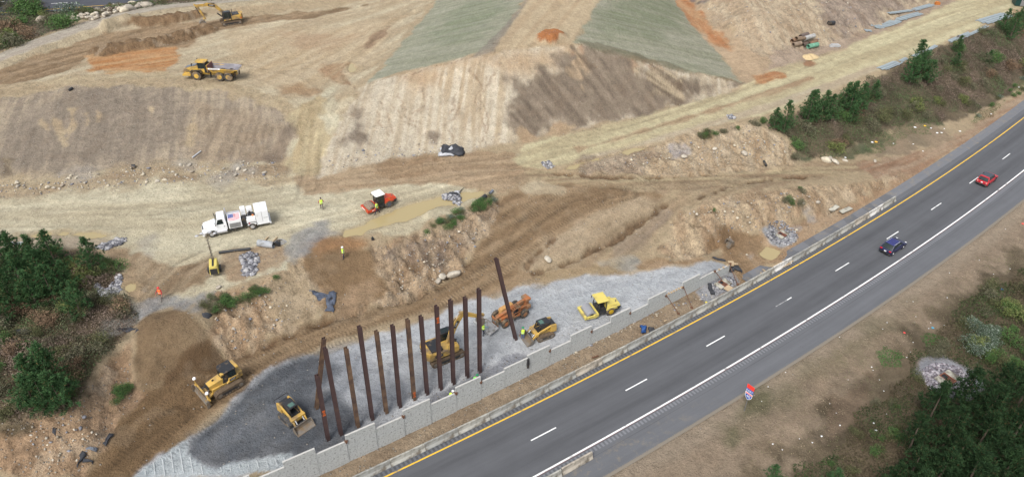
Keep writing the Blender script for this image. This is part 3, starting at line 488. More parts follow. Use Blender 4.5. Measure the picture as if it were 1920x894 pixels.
# --- small relief
grain = np.clip(.42 + rough*2.2, .42, 1.1); gr = fbm(x, y, .75, None, 3, 160); C *= (1 + grain*((gr-.5)*.55 + rng.normal(size=NV)*.05))[:, None]
z = z + np.clip(rough, .04, .4)*.9*(gr-.5)
rb = np.clip(rough - .1, 0, .45); rg = lambda n: (1-np.abs(2*n-1))**2
z = z + rb*2.6*(rg(fbm(s, t, 1.5, 4.5, 4, 161)) - .62) + rb*1.3*(rg(fbm(x, y, 1.0, None, 4, 162)) - .6)
cavity_shade = (1 - smooth(.0, .022, np.abs(fbm(x, y, 2.6, None, 5, 163) - .5))) * np.clip(rough*4, 0, 1); z = z - .16*cavity_shade*np.clip(rough*4, 0, 1); C *= (1 - .3*cavity_shade)[:, None]  # crevices sunk, with cavity shade painted into the soil colour
v2 = fbm(x, y, 1.7, None, 5, 164); pit = smooth(.60, .66, v2)*np.clip(rough*3, 0, 1); C = C*(1-.35*pit[:, None]) + rgb(150,118,84)*.35*pit[:, None]; lt = smooth(.40, .34, v2)*np.clip(rough*3, 0, 1) if False else (1-smooth(.34, .40, v2))*np.clip(rough*3, 0, 1); C = C*(1-.4*lt[:, None]) + rgb(214,194,164)*.4*lt[:, None]
z = z + rough * 2.2 * (fbm(x, y, 2.4, None, 4, 150) - .5) + np.clip(rough - .1, 0, 1) * 2.6 * (np.abs(fbm(x, y, 1.9, 1.2, 4, 151) - .5) * 2 - .4)
kk = (t > -7.6) & (t < np.where(s < 37.5, 5.15, 6.4)); z[kk] = -.06
z = np.where((t > 6.4) & (t < 6.62) & (s > 38), np.minimum(z, .0), z)
for g, zc in wsets:
    k = np.where((x > g[:, 0].min()-3) & (x < g[:, 0].max()+3) & (y > g[:, 1].min()-3) & (y < g[:, 1].max()+3))[0]
    d = sdist(x[k], y[k], g) + (fbm(x[k], y[k], 2, None, 4, 152)-.5)*1.8; a = smooth(-1.6, -.2, d); z[k] = z[k]*(1-a) + (zc + .12)*a - .34*smooth(-.15, .35, d)
    w = (smooth(-.8, .1, d)*.5)[:, None]; C[k] = C[k]*(1-w) + rgb(176,152,108)*w
for cx_, cy_, hh in ((808,404,.5),(822,396,.4),(575,600,.3)):
    g = G1(cx_, cy_); z += hh*np.exp(-((x-g[0])**2 + (y-g[1])**2)/.8)
# mesh
nt, ns = S_.shape; idx = np.arange(NV).reshape(nt, ns)
fc = np.stack([idx[:-1, :-1].ravel(), idx[:-1, 1:].ravel(), idx[1:, 1:].ravel(), idx[1:, :-1].ravel()], 1)
me = mesh_np('ground', np.stack([x, y, z], 1), fc, True)
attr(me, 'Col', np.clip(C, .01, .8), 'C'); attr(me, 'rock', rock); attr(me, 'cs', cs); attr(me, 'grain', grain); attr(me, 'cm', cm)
M = bpy.data.materials.new('earth'); M.use_nodes = True; N = M.node_tree.nodes; Lk = M.node_tree.links; B = N['Principled BSDF']; B.inputs['Roughness'].default_value = .95; B.inputs['Specular IOR Level'].default_value = .2
def A(n):
    a = N.new('ShaderNodeAttribute'); a.attribute_name = n; return a
def math_(op, a, b=None, c=None, clamp=False):
    q = N.new('ShaderNodeMath'); q.operation = op; q.use_clamp = clamp
    for i, v in enumerate((a, b, c)):
        if v is None: continue
        if isinstance(v, (int, float)): q.inputs[i].default_value = v
        else: Lk.new(v, q.inputs[i])
    return q.outputs[0]
def noise(sc_, det=4, vec=None, rough_=.6):
    q = N.new('ShaderNodeTexNoise'); q.inputs['Scale'].default_value = sc_; q.inputs['Detail'].default_value = det; q.inputs['Roughness'].default_value = rough_; Lk.new(vec or tc.outputs['Object'], q.inputs['Vector']); return q.outputs['Fac']
tc = N.new('ShaderNodeTexCoord'); col = A('Col'); rk = A('rock')
nA = noise(1.3, 6, rough_=.7); nB = noise(5, 4, rough_=.75)
v1 = N.new('ShaderNodeTexVoronoi'); v1.inputs['Scale'].default_value = 3.2; v1.feature = 'F1'; Lk.new(tc.outputs['Object'], v1.inputs['Vector'])
nC = noise(11, 2, rough_=.8)
mul = math_('MULTIPLY_ADD', A('grain').outputs['Fac'], math_('ADD', math_('MULTIPLY', math_('SUBTRACT', nA, .5), 1.0), math_('ADD', math_('MULTIPLY', math_('SUBTRACT', nB, .5), 1.7), math_('MULTIPLY', math_('SUBTRACT', nC, .5), 1.1))), 1.0)
st1 = N.new('ShaderNodeMapRange'); st1.inputs['From Min'].default_value = .34; st1.inputs['From Max'].default_value = .22; Lk.new(v1.outputs['Distance'], st1.inputs['Value'])
sel = math_('GREATER_THAN', math_('ADD', v1.outputs['Color'], math_('MULTIPLY', rk.outputs['Fac'], .42)), 1.0)
stone = math_('MULTIPLY', st1.outputs[0], sel, clamp=True)
clt = math_('MULTIPLY', math_('SINE', math_('MULTIPLY', A('cs').outputs['Fac'], 6.283/.42)), math_('MULTIPLY', A('cm').outputs['Fac'], .24))
mul = math_('ADD', mul, clt)
vm = N.new('ShaderNodeVectorMath'); vm.operation = 'SCALE'; Lk.new(col.outputs['Color'], vm.inputs[0]); Lk.new(mul, vm.inputs['Scale'])
mx = N.new('ShaderNodeMix'); mx.data_type = 'RGBA'; Lk.new(math_('MULTIPLY', stone, .75), mx.inputs['Factor']); Lk.new(vm.outputs[0], mx.inputs['A']); mx.inputs['B'].default_value = (*alb((200,192,180)), 1)
Lk.new(mx.outputs['Result'], B.inputs['Base Color'])
bp = N.new('ShaderNodeBump'); bp.inputs['Strength'].default_value = 1.; bp.inputs['Distance'].default_value = .34
Lk.new(math_('ADD', math_('ADD', math_('MULTIPLY', nA, 1.2), math_('MULTIPLY', nB, .5)), math_('MULTIPLY', stone, .7)), bp.inputs['Height']); Lk.new(bp.outputs['Normal'], B.inputs['Normal'])
tag(link('ground', me, None, M), kind='structure')
me = mesh_np('plain', [(-2500,-2500,-6),(2500,-2500,-6),(2500,2500,-6),(-2500,2500,-6)], [(0,1,2,3)])
tag(link('terrain', me, None, mat('plain_soil', alb((110,110,80)), .95, scale=.02)), kind='structure')
ZG = None
def ground_z(xx, yy):                  # true surface height: nearest row/column of the grid
    ss, tt = ST(xx, yy); j = np.clip(np.searchsorted(tu, tt), 1, nt-1); i = np.clip(np.searchsorted(su, ss), 1, ns-1)
    zz = z.reshape(nt, ns); return float(zz[j-1:j+1, i-1:i+1].mean())
# --- water
Mw = bpy.data.materials.new('muddy_water'); Mw.use_nodes = True; b = Mw.node_tree.nodes['Principled BSDF']; b.inputs['Base Color'].default_value = (*alb((192,174,128)), 1); b.inputs['Roughness'].default_value = .07; b.inputs['Specular IOR Level'].default_value = .5
for (g, zc) in wsets:
    c = g[:, :2].mean(0); v = [(p[0] + (p[0]-c[0])*.0 , p[1], zc) for p in g]
    bm = bmesh.new(); bm.faces.new([bm.verts.new(p) for p in v]); bmesh.ops.triangulate(bm, faces=bm.faces)
    # widen so that the shore, not the sheet's edge, ends the water
    me = bpy.data.meshes.new('water'); 
    for vv in bm.verts:
        best = vv.co
    gg = np.array(v); nrm = []
    area = .5*np.sum(gg[:, 0]*np.roll(gg[:, 1], -1) - np.roll(gg[:, 0], -1)*gg[:, 1]); sg = 1 if area > 0 else -1
    for i, vv in enumerate(list(bm.verts)):
        p0, p2 = gg[i-1], gg[(i+1) % len(gg)]; d = p2 - p0; L = math.hypot(d[0], d[1]) + 1e-9; vv.co.x += sg*d[1]/L*.5; vv.co.y -= sg*d[0]/L*.5
    for f in bm.faces:
        if f.normal.z < 0: f.normal_flip()
    bm.to_mesh(me); bm.free(); tag(link('water', me, None, Mw), kind='structure')
# ---------------------------------------------------------------- highway
def strip(name, s0, s1, t0, t1, z_, mt, ds=2., kind='structure', nt_=1, z2=None):
    ss = np.linspace(s0, s1, max(2, int((s1-s0)/ds)+1)); tt = np.linspace(t0, t1, nt_+1); Sg, Tg = np.meshgrid(ss, tt); X, Y = W(Sg, Tg); n = len(ss)
    zz = np.full(X.shape, z_); idx = np.arange(X.size).reshape(X.shape); f = np.stack([idx[:-1, :-1].ravel(), idx[:-1, 1:].ravel(), idx[1:, 1:].ravel(), idx[1:, :-1].ravel()], 1)
    me = mesh_np(name, np.stack([X.ravel(), Y.ravel(), zz.ravel()], 1), f)
    attr(me, 's', Sg.ravel()); attr(me, 't', Tg.ravel())
    o = link(name, me, None, mt); tag(o, kind=kind); return o
M = bpy.data.materials.new('asphalt'); M.use_nodes = True; N = M.node_tree.nodes; Lk = M.node_tree.links; B = N['Principled BSDF']; B.inputs['Roughness'].default_value = .85; B.inputs['Specular IOR Level'].default_value = .3
tc = N.new('ShaderNodeTexCoord'); S1 = A('s').outputs['Fac']; T1 = A('t').outputs['Fac']
cx = N.new('ShaderNodeCombineXYZ'); Lk.new(math_('MULTIPLY', S1, .06), cx.inputs[0]); Lk.new(math_('MULTIPLY', T1, 1.2), cx.inputs[1])
nS = noise(1.5, 5, cx.outputs[0]); nF = noise(14, 3); nM = noise(.35, 4)
def band(c, w):    # soft band round t = c
    return math_('SUBTRACT', 1.0, math_('DIVIDE', math_('ABSOLUTE', math_('SUBTRACT', T1, c)), w), clamp=True)
lanes = math_('ADD', math_('ADD', band(-1.85, 1.1), band(1.85, 1.0)), math_('MULTIPLY', band(-6.0, 1.2), -.45))
inl = math_('MULTIPLY', math_('GREATER_THAN', T1, -3.66), math_('LESS_THAN', T1, 3.66))
val = math_('ADD', math_('MULTIPLY_ADD', lanes, -.016, .09), math_('MULTIPLY', math_('SUBTRACT', nS, .5), .045))
val = math_('ADD', val, math_('MULTIPLY', math_('SUBTRACT', nF, .5), .035)); val = math_('ADD', val, math_('MULTIPLY', math_('SUBTRACT', nM, .5), .02))
val = math_('ADD', val, math_('ADD', math_('MULTIPLY', math_('SUBTRACT', 1.0, inl), .016), math_('MULTIPLY', math_('GREATER_THAN', T1, 5.0), .04)))
cyc = math_('LESS_THAN', math_('FRACT', math_('DIVIDE', S1, .46)), .5)
rr = math_('MULTIPLY', math_('MULTIPLY', math_('GREATER_THAN', T1, -4.42), math_('LESS_THAN', T1, -3.94)), cyc)
rl = math_('MULTIPLY', math_('MULTIPLY', math_('GREATER_THAN', T1, 3.85), math_('LESS_THAN', T1, 4.3)), cyc)
val = math_('ADD', val, math_('ADD', math_('MULTIPLY', rr, .06), math_('MULTIPLY', rl, -.038)))
sp = noise(1.1, 5, rough_=.7); ms = N.new('ShaderNodeMapRange'); ms.inputs['From Min'].default_value = .66; ms.inputs['From Max'].default_value = .72; Lk.new(sp, ms.inputs['Value']); val = math_('ADD', val, math_('MULTIPLY', ms.outputs[0], -.022))
pt = math_('LESS_THAN', math_('FRACT', math_('MULTIPLY', math_('ADD', S1, math_('MULTIPLY', nM, 3.)), .21)), .45); val = math_('ADD', val, math_('MULTIPLY', math_('MULTIPLY', math_('MULTIPLY', pt, math_('LESS_THAN', S1, 74)), math_('GREATER_THAN', T1, 4.9)), -.03))
seam = math_('LESS_THAN', math_('ABSOLUTE', math_('SUBTRACT', T1, math_('MULTIPLY_ADD', nM, .06, -4.9))), .025); val = math_('ADD', val, math_('MULTIPLY', seam, -.03))
hs = N.new('ShaderNodeCombineColor'); Lk.new(val, hs.inputs[0]); Lk.new(math_('MULTIPLY', val, 1.03), hs.inputs[1]); Lk.new(math_('MULTIPLY', val, 1.11), hs.inputs[2])
# dust and gravel washed over the outer shoulder, dirt on the inner one
dn = noise(.9, 6, rough_=.75); md = N.new('ShaderNodeMapRange'); md.inputs['From Min'].default_value = .52; md.inputs['From Max'].default_value = .66; Lk.new(dn, md.inputs['Value'])
near = N.new('ShaderNodeMapRange'); near.inputs['From Min'].default_value = 22; near.inputs['From Max'].default_value = 6; Lk.new(S1, near.inputs['Value'])
so = math_('MULTIPLY', math_('MULTIPLY', md.outputs[0], near.outputs[0]), band(-6.0, 1.6))
si = math_('MULTIPLY', math_('MULTIPLY', md.outputs[0], math_('GREATER_THAN', T1, 4.9)), .5)
edge = math_('MULTIPLY', math_('GREATER_THAN', math_('MULTIPLY_ADD', nF, -.7, math_('MULTIPLY', T1, -1.0)), 6.8), .5)
mx = N.new('ShaderNodeMix'); mx.data_type = 'RGBA'; Lk.new(math_('ADD', math_('ADD', math_('MULTIPLY', so, .6), si), edge, clamp=True), mx.inputs['Factor']); Lk.new(hs.outputs[0], mx.inputs['A']); mx.inputs['B'].default_value = (*alb((172,156,128)), 1)
Lk.new(mx.outputs['Result'], B.inputs['Base Color'])
bp = N.new('ShaderNodeBump'); bp.inputs['Strength'].default_value = .3; bp.inputs['Distance'].default_value = .02; Lk.new(nF, bp.inputs['Height']); Lk.new(bp.outputs['Normal'], B.inputs['Normal'])
asph = M
strip('highway', -150, 330, -7.5, 5.2, 0.0, asph, 1.5, nt_=3); strip('highway', 37.5, 330, 5.2, 6.6, 0.0, asph, 1.5)
def paintmat(name, c, worn):
    return mat(name, c, .6, var=.05, scale=2., dirt=(.12,.12,.12), dirtamt=worn)
Ml = paintmat('white_road_paint', (.72,.72,.70), .12); My = paintmat('yellow_road_paint', (.70,.42,.03), .1); Mo = paintmat('worn_road_paint', (.3,.3,.3), .5)
strip('lane_marking', -150, 330, 3.58, 3.74, .004, My); strip('lane_marking', -150, 330, -3.76, -3.57, .004, Ml)
strip('lane_marking', -150, 330, -3.84, -3.765, .004, mat('primer_edge', alb((120,84,84)), .9))
for kd in range(-12, 27):
    a = kd*12.192
    if kd == 3: strip('lane_marking', a, a+2.1, -.06, .06, .004, Mo, 1.); strip('lane_marking', a+2.15, a+3.05, -.07, .07, .004, Ml, 1.)
    else: strip('lane_marking', a, a+3.048, -.07, .07, .004, Ml, 1.)
# other carriageway far at the top left
fa = P(60, 22, 5.0); fb = P(392, -3, 5.0); dv = (fb-fa)/np.linalg.norm(fb-fa); nv = np.array([-dv[1], dv[0], 0])
def fstrip(a0, a1, o0, o1, zz, mt, name='highway'):
    q = [fa + dv*a0 + nv*o0, fa + dv*a1 + nv*o0, fa + dv*a1 + nv*o1, fa + dv*a0 + nv*o1]; me = mesh_np(name, [(p[0], p[1], zz) for p in q], [(0,1,2,3)]); attr(me, 's', [a0+200, a1+200]*2); attr(me, 't', [0, 0, .2, .2]); tag(link(name, me, None, mt), kind='structure')
Mfa = mat('far_asphalt', alb((78,80,88)), .85, scale=.5)
fstrip(-200, 220, -1.3, 16, 5.12, Mfa); fstrip(-200, 220, 0, .18, 5.125, My, 'lane_marking'); fstrip(-200, 220, 7.9, 8.1, 5.125, Ml, 'lane_marking')
for i in range(-8, 16): fstrip(i*12.2+3, i*12.2+6.2, 3.9, 4.08, 5.125, Ml, 'lane_marking')
# ---------------------------------------------------------------- light
w_ = bpy.data.worlds.new('World'); sc.world = w_; w_.use_nodes = True; N = w_.node_tree.nodes; Lk = w_.node_tree.links
sk = N.new('ShaderNodeTexSky'); sk.sky_type = 'NISHITA'; sk.sun_disc = False; sk.sun_elevation = R_(52); sk.sun_rotation = R_(205); sk.dust_density = 3.; sk.air_density = 1.
hv = N.new('ShaderNodeHueSaturation'); hv.inputs['Saturation'].default_value = .35; Lk.new(sk.outputs[0], hv.inputs['Color']); Lk.new(hv.outputs[0], N['Background'].inputs['Color']); N['Background'].inputs['Strength'].default_value = .10
sl = bpy.data.lights.new('sun', 'SUN'); sl.energy = 1.3; sl.angle = R_(20); sl.color = (1, .97, .93); so_ = bpy.data.objects.new('sun', sl); COL.objects.link(so_)
so_.rotation_euler = (R_(38), 0, R_(-25))
EXPO = 1.1
sc.view_settings.view_transform = 'Standard'; sc.view_settings.look = 'None'; sc.view_settings.gamma = 1; sc.view_settings.exposure = EXPO if 'EXPO' in globals() else 0.0
sc.cycles.use_denoising = True; sc.cycles.max_bounces = 4; sc.cycles.diffuse_bounces = 2; sc.cycles.caustics_reflective = False; sc.cycles.caustics_refractive = False
FOL = 1.45
# ---------------------------------------------------------------- vegetation
def vmat(name, rough_=.8, trans=True):
    M = bpy.data.materials.new(name); M.use_nodes = True; N = M.node_tree.nodes; Lk = M.node_tree.links; B = N['Principled BSDF']; B.inputs['Roughness'].default_value = rough_; B.inputs['Specular IOR Level'].default_value = .15
    a = N.new('ShaderNodeAttribute'); a.attribute_name = 'Col'; Lk.new(a.outputs['Color'], B.inputs['Base Color']); return M
LEAF = vmat('foliage'); BARK = mat('bark', (.10,.075,.055), .95, scale=6)
def nrm(v): return v / (np.linalg.norm(v, axis=-1, keepdims=True) + 1e-9)
def tris(centers, dirs, ln, wd, r):     # one slender triangle per centre along its direction
    n = len(centers); side = nrm(np.cross(dirs, r.normal(size=(n, 3)))); ln = np.broadcast_to(ln, (n,))[:, None]; wd = np.broadcast_to(wd, (n,))[:, None]
    v = np.stack([centers - side*wd/2, centers + side*wd/2, centers + dirs*ln], 1).reshape(-1, 3); return v, np.arange(3*n).reshape(-1, 3)
def leafmesh(name, v, f, col):
    global FOL
    me = mesh_np(name, v, f); attr(me, 'Col', np.clip(np.asarray(col)*FOL, .004, .8), 'C'); me.materials.append(LEAF); return me
def cone_mesh(name, pts, radii, seg=6):
    bm = bmesh.new(); rings = []
    for (p, r) in zip(pts, radii): rings.append([bm.verts.new((p[0]+r*math.cos(6.283*i/seg), p[1]+r*math.sin(6.283*i/seg), p[2])) for i in range(seg)])
    for a, b in zip(rings[:-1], rings[1:]):
        for i in range(seg): bm.faces.new((a[i], a[(i+1) % seg], b[(i+1) % seg], b[i]))
    bm.faces.new(rings[-1]); me = bpy.data.meshes.new(name); bm.to_mesh(me); bm.free(); me.materials.append(BARK); return me
def pine_meshes(seed, h=5.):
    r = np.random.default_rng(seed); cen = []; dr = []; vb = []; fb = []; nb = 0; tone = []
    base = r.uniform(.02, .05); z_ = .35; k = 0; lean = r.normal(size=2)*.12
    while z_ < h*.97:
        fr = z_/h; R = (h*.36)*min(1., (1-fr)*1.25 + .08)*(.8+.4*r.random()); nbz = r.integers(4, 7)
        for b in range(nbz):
            a = r.uniform(0, 6.283); up = .25 + fr*.9 + r.uniform(-.1, .15); L = R*r.uniform(.65, 1.12)
            d = nrm(np.array([math.cos(a), math.sin(a), up])); o = np.array([lean[0]*fr*h*.3, lean[1]*fr*h*.3, z_]); btone = r.uniform(.75, 1.3)
            # branch wood
            sd = nrm(np.cross(d, [0,0,1.])); e = o + d*L; vb += [o-sd*.03, o+sd*.03, e]; fb.append((nb, nb+1, nb+2)); nb += 3
            nt_ = max(3, int(L/.26))
            for q in range(nt_):
                u = .25 + .8*(q+r.random()*.5)/nt_; c = o + d*L*u + np.array([0,0,.18*u*u*L]) + r.normal(size=3)*np.array([.1,.1,.06])
                for sub in range(2 if u > .5 else 1):
                    cc = c + r.normal(size=3)*.09
                    m_ = 11; dd = nrm(d*.8 + np.array([0,0,.5]) + r.normal(size=(m_, 3))*.75); cen.append(np.repeat(cc[None], m_, 0)); dr.append(dd); tone.append(np.full(m_, btone*r.uniform(.7, 1.35)))
        z_ += h*.062*r.uniform(.7, 1.3)
    # leader
    for q in range(7):
        c = np.array([lean[0]*h*.3, lean[1]*h*.3, h*(.9+.018*q)]); m_ = 12; dd = nrm(np.array([0,0,1.2]) + r.normal(size=(m_, 3))*.6); cen.append(np.repeat(c[None], m_, 0)); dr.append(dd); tone.append(np.full(m_, 1.2))
    cen = np.concatenate(cen); dr = np.concatenate(dr); tone = np.concatenate(tone); v, f = tris(cen, dr, r.uniform(.2, .34, len(cen)), .055, r)
    g = np.array([.026, .062, .026]); g2 = np.array([.042, .084, .030]); mixv = r.random((len(cen), 1)); c = (g*(1-mixv) + g2*mixv)*tone[:, None]
    br = r.random(len(cen)) < .03; c[br] = np.array([.13,.09,.04]); col = np.repeat(c, 3, 0)
    tr = cone_mesh('trunk', [(0,0,-.3),(0,0,h*.2),(lean[0]*h*.15, lean[1]*h*.15, h*.55),(lean[0]*h*.3, lean[1]*h*.3, h*.93)], [.11,.09,.06,.015])
    return tr, leafmesh('crown', v, f, col)
PINES = [pine_meshes(50+i, 5.) for i in range(5)]
FOL = .62; PINES_VIGNETTE = [pine_meshes(80+i, 5.) for i in range(4)]; FOL = 1.45  # corner crowns coloured darker: a darker wood plus painted lens vignette
def put_pine(x, y, zz, h, label, group, vi=None, wide=1., dark=False):
    vi = random.randrange(4); PN = PINES_VIGNETTE if dark else PINES; t = empty('pine_tree', label, 'pine tree', group); t.location = (x, y, zz); k = h/5.; t.scale = (k*wide, k*wide, k); t.rotation_euler = (0, 0, random.uniform(0, 6.28))
    link('trunk', PN[vi][0], t); link('crown', PN[vi][1], t); return t
def pines(lst, label, group):
    for q in lst:
        g = G1(q[0], q[1]); put_pine(g[0], g[1], g[2], q[2], q[3] if len(q) > 3 else label, group, wide=random.uniform(.95, 1.2), dark='dark pine in the wood' in label)
pines([(12,500,6.3),(42,507,5.2),(76,508,4.9),(110,505,5.3),(84,540,5.4),(50,548,5.2),(26,572,5.2),(72,576,4.8),(104,566,4.8),(8,604,4.6),(-12,540,6),(132,548,4.2),(178,508,4.6,'small bright pine at the right end of the left thicket above the stone lined ditch'),(153,592,4.4,'small pine in front of the yellow leaved bush on the left knoll')], 'dark green young pine in the dense stand on the left knoll', 'pines in the stand on the left knoll')
pines([(78,738,5.2),(104,735,5.8),(92,768,4.6),(122,765,4.8),(70,765,4.2)], 'dark green pine of the tight clump above the lower left cut bank', 'pines in the clump above the lower left bank')
pines([(1468,250,5.4,'leftmost pine on the highway slope, beside the tan cut bank'),(1450,243,3.6),(1512,232,5.6),(1535,228,5.2),(1552,228,4.6),(1520,222,4.8),(1590,215,5.8),(1608,212,5.2),(1594,232,3.4),(1636,190,3.6),(1580,205,4.6),(1717,135,5.8),(1704,160,5.4),(1738,158,4.4),(1722,150,4.2),(1792,100,3.4),(1789,126,2.8),(1892,75,5.4),(1878,60,4.6),(1912,52,5.2),(1926,60,5),(1850,118,2.6),(1935,40,5)], 'green pine standing in the brown scrub on the slope above the highway', 'pines on the highway slope')
pines([(1735,800,6.4),(1790,775,6.6),(1850,770,6.8),(1905,765,6.8),(1700,850,5.6),(1760,850,6.4),(1820,860,6.8),(1880,850,7),(1935,840,7),(1700,905,5.2),(1745,920,6),(1800,935,6.6),(1860,930,6.8),(1920,920,7),(1660,930,4.6),(1960,790,7),(1985,880,7),(1770,900,6),(1840,900,6.5),(1700,960,6),(1780,985,6.6),(1900,985,7),(1830,810,6.4),(1950,740,6.8),(1640,965,5)], 'dark pine in the wood at the lower right corner', 'pines in the lower right wood')
pines([(1557,920,3.2,'small bright green pine at the bottom edge left of the dark wood'),(1445,905,2.6,'low round pine sapling at the bottom edge of the dry verge')], '', 'pine saplings on the verge')
# shrubs
def shrub_mesh(seed, pal, h=1.6, w=1.7, n=900, lf=.13, sparse=False):
    r = np.random.default_rng(seed); lobes = r.integers(5, 9); cs_ = []
    for i in range(lobes):
        a = r.uniform(0, 6.283); q = r.uniform(.1, .6)*w; cs_.append((q*math.cos(a), q*math.sin(a), h*r.uniform(.35, .8), w*r.uniform(.25, .5)))
    cen = []; dr = []; tone = []
    for c in cs_:
        m_ = n//lobes; d = nrm(r.normal(size=(m_, 3))); rad = c[3]*(r.uniform(.55, 1.08, m_) if not sparse else r.uniform(.8, 1.2, m_)); p = np.array(c[:3]) + d*rad[:, None]*np.array([1,1,.8]); p[:, 2] = np.maximum(p[:, 2], .03)
        cen.append(p); dr.append(nrm(d + r.normal(size=(m_, 3))*.7 + np.array([0,0,.3]))); tone.append(np.full(m_, r.uniform(.75, 1.25)))
    m_ = n//4; p = np.stack([r.normal(0, w*.4, m_), r.normal(0, w*.4, m_), r.uniform(.02, h*.4, m_)], 1); cen.append(p); dr.append(nrm(r.normal(size=(m_, 3)) + [0,0,.8])); tone.append(np.full(m_, .9))
    cen = np.concatenate(cen); dr = np.concatenate(dr); tone = np.concatenate(tone); v, f = tris(cen, dr, r.uniform(.7, 1.4, len(cen))*lf, lf*.75, r)
    ci = r.integers(0, len(pal), len(cen)); c = np.array(pal)[ci]*tone[:, None]*r.uniform(.7, 1.3, (len(cen), 1)); return leafmesh('leaves', v, f, np.repeat(c, 3, 0))
def stems_mesh(seed, h, w, n=9):
    r = np.random.default_rng(seed); v = []; f = []
    for i in range(n):
        a = r.uniform(0, 6.283); e = np.array([math.cos(a)*w*.6*r.random(), math.sin(a)*w*.6*r.random(), h*r.uniform(.6, .95)]); b = len(v)
        s_ = np.array([-math.sin(a), math.cos(a), 0])*.025; s2 = np.array([math.cos(a), math.sin(a), 0])*.025; v += [-s_, s_, s2, e]; f += [(b, b+1, b+3), (b+1, b+2, b+3), (b+2, b, b+3)]
    me = mesh_np('stems', v, f); me.materials.append(BARK); return me
OL = [(.070,.074,.034),(.052,.062,.028),(.088,.082,.042)]; GN = [(.045,.085,.028),(.06,.11,.03),(.035,.065,.025)]; BRN = [(.13,.085,.055),(.10,.07,.045),(.16,.11,.07)]; YG = [(.105,.125,.04),(.08,.105,.035),(.13,.14,.055)]; GW = [(.17,.20,.165),(.11,.14,.105),(.05,.075,.045),(.045,.07,.04)]; DG = [(.09,.085,.05),(.12,.11,.075),(.07,.075,.045)]
SH = {}
for nm, pal in (('olive', OL), ('green', GN), ('brown', BRN), ('yellow', YG), ('grey', GW), ('dull', DG)):
    for vi in range(2): SH[nm, vi] = (shrub_mesh(ord(nm[0]) % 7 + 100 + vi*13 + len(nm), pal), stems_mesh(5+vi, 1.5, 1.6))
words_ = {'olive': 'olive green rounded shrub', 'green': 'fresh green leafy shrub', 'brown': 'russet brown leafed shrub', 'yellow': 'yellow green leafy shrub', 'grey': 'shrub with silvery white seed heads', 'dull': 'dull grey brown shrub'}
def shrub(px, py, kind, h, where, group, zoff=-.05, label=None):
    g = G1(px, py); t = empty('shrub', label or (words_[kind] + ' ' + where), 'shrub', group); t.location = (g[0], g[1], g[2]+zoff); k = h/1.5; t.scale = (k*random.uniform(.9,1.25), k*random.uniform(.9,1.25), k); t.rotation_euler = (0, 0, random.uniform(0, 6.28))
    a, b = SH[kind, random.randrange(2)]; link('leaves', a, t); link('stems', b, t); return t
def inpoly(px, py, poly):
    c = False; n = len(poly)
    for i in range(n):
        (ax, ay), (bx, by) = poly[i], poly[(i+1) % n]
        if (ay > py) != (by > py) and px < (bx-ax)*(py-ay)/(by-ay)+ax: c = not c
    return c
def scatter_shrubs(poly, n, kinds, hr, where, group, seed):
    r = random.Random(seed); xs = [p[0] for p in poly]; ys = [p[1] for p in poly]; k = 0
    while k < n:
        q = (r.uniform(min(xs), max(xs)), r.uniform(min(ys), max(ys)))
        if inpoly(*q, poly): shrub(q[0], q[1], r.choice(kinds), r.uniform(*hr), where, group); k += 1
SLOPE = [(1440,240),(1475,222),(1560,192),(1640,152),(1740,106),(1830,64),(1930,22),(2000,0),(2000,95),(1930,140),(1870,178),(1810,212),(1750,232),(1700,232),(1640,262),(1560,286),(1505,294),(1480,262)]
KNOLL = [(-60,475),(60,470),(180,478),(222,500),(226,560),(246,602),(244,630),(196,662),(158,720),(134,760),(60,782),(0,792),(-80,800)]
scatter_shrubs(SLOPE, 70, ['olive','dull','brown','dull','olive','green','yellow','dull'], (.9, 1.9), 'in the thicket on the highway slope', 'shrubs on the highway slope', 3)
scatter_shrubs([(1800,225),(1870,182),(1930,140),(1930,180),(1860,220),(1810,240)], 12, ['grey','olive','green'], (.5, .9), 'low beside the highway shoulder at the slope foot', 'low shrubs at the slope foot', 4)
scatter_shrubs(KNOLL, 85, ['dull','olive','brown','green','dull','olive'], (.7, 1.5), 'in the undergrowth of the left knoll', 'shrubs on the left knoll', 5)
BRW = [(1640,780),(1700,720),(1730,640),(1790,600),(1850,540),(1960,500),(2000,600),(2000,760),(1900,760),(1800,740),(1740,790),(1700,860),(1560,890),(1600,830)]
scatter_shrubs([(1700,760),(1725,640),(1790,600),(1850,545),(1960,510),(2000,600),(2000,760),(1850,690),(1780,650),(1730,700)], 42, ['green','green','olive','yellow','dull'], (.8, 1.7), 'in the green growth right of the verge', 'shrubs right of the verge', 6)
scatter_shrubs([(1790,620),(1850,600),(1890,640),(1880,680),(1800,660)], 12, ['grey'], (.9, 1.4), 'above the stone ringed drain', 'silvery shrubs above the drain', 7)
scatter_shrubs([(1520,894),(1560,840),(1640,740),(1700,760),(1680,900)], 14, ['dull','olive','green'], (.5, 1.0), 'on the dry verge before the wood', 'shrubs on the dry verge', 8)
scatter_shrubs([(-60,100),(-40,-20),(60,-10),(100,30),(130,40),(120,54),(60,76),(0,100)], 34, ['dull','green','olive','brown','dull'], (1.2, 2.4), 'behind the ridge at the top left corner', 'shrubs at the top left corner', 9)
scatter_shrubs([(100,36),(200,26),(280,12),(380,1),(420,-4),(380,-6),(200,18)], 24, ['green','olive','dull'], (.9, 1.5), 'along the far carriageway behind the boulders', 'shrubs by the far carriageway', 10)
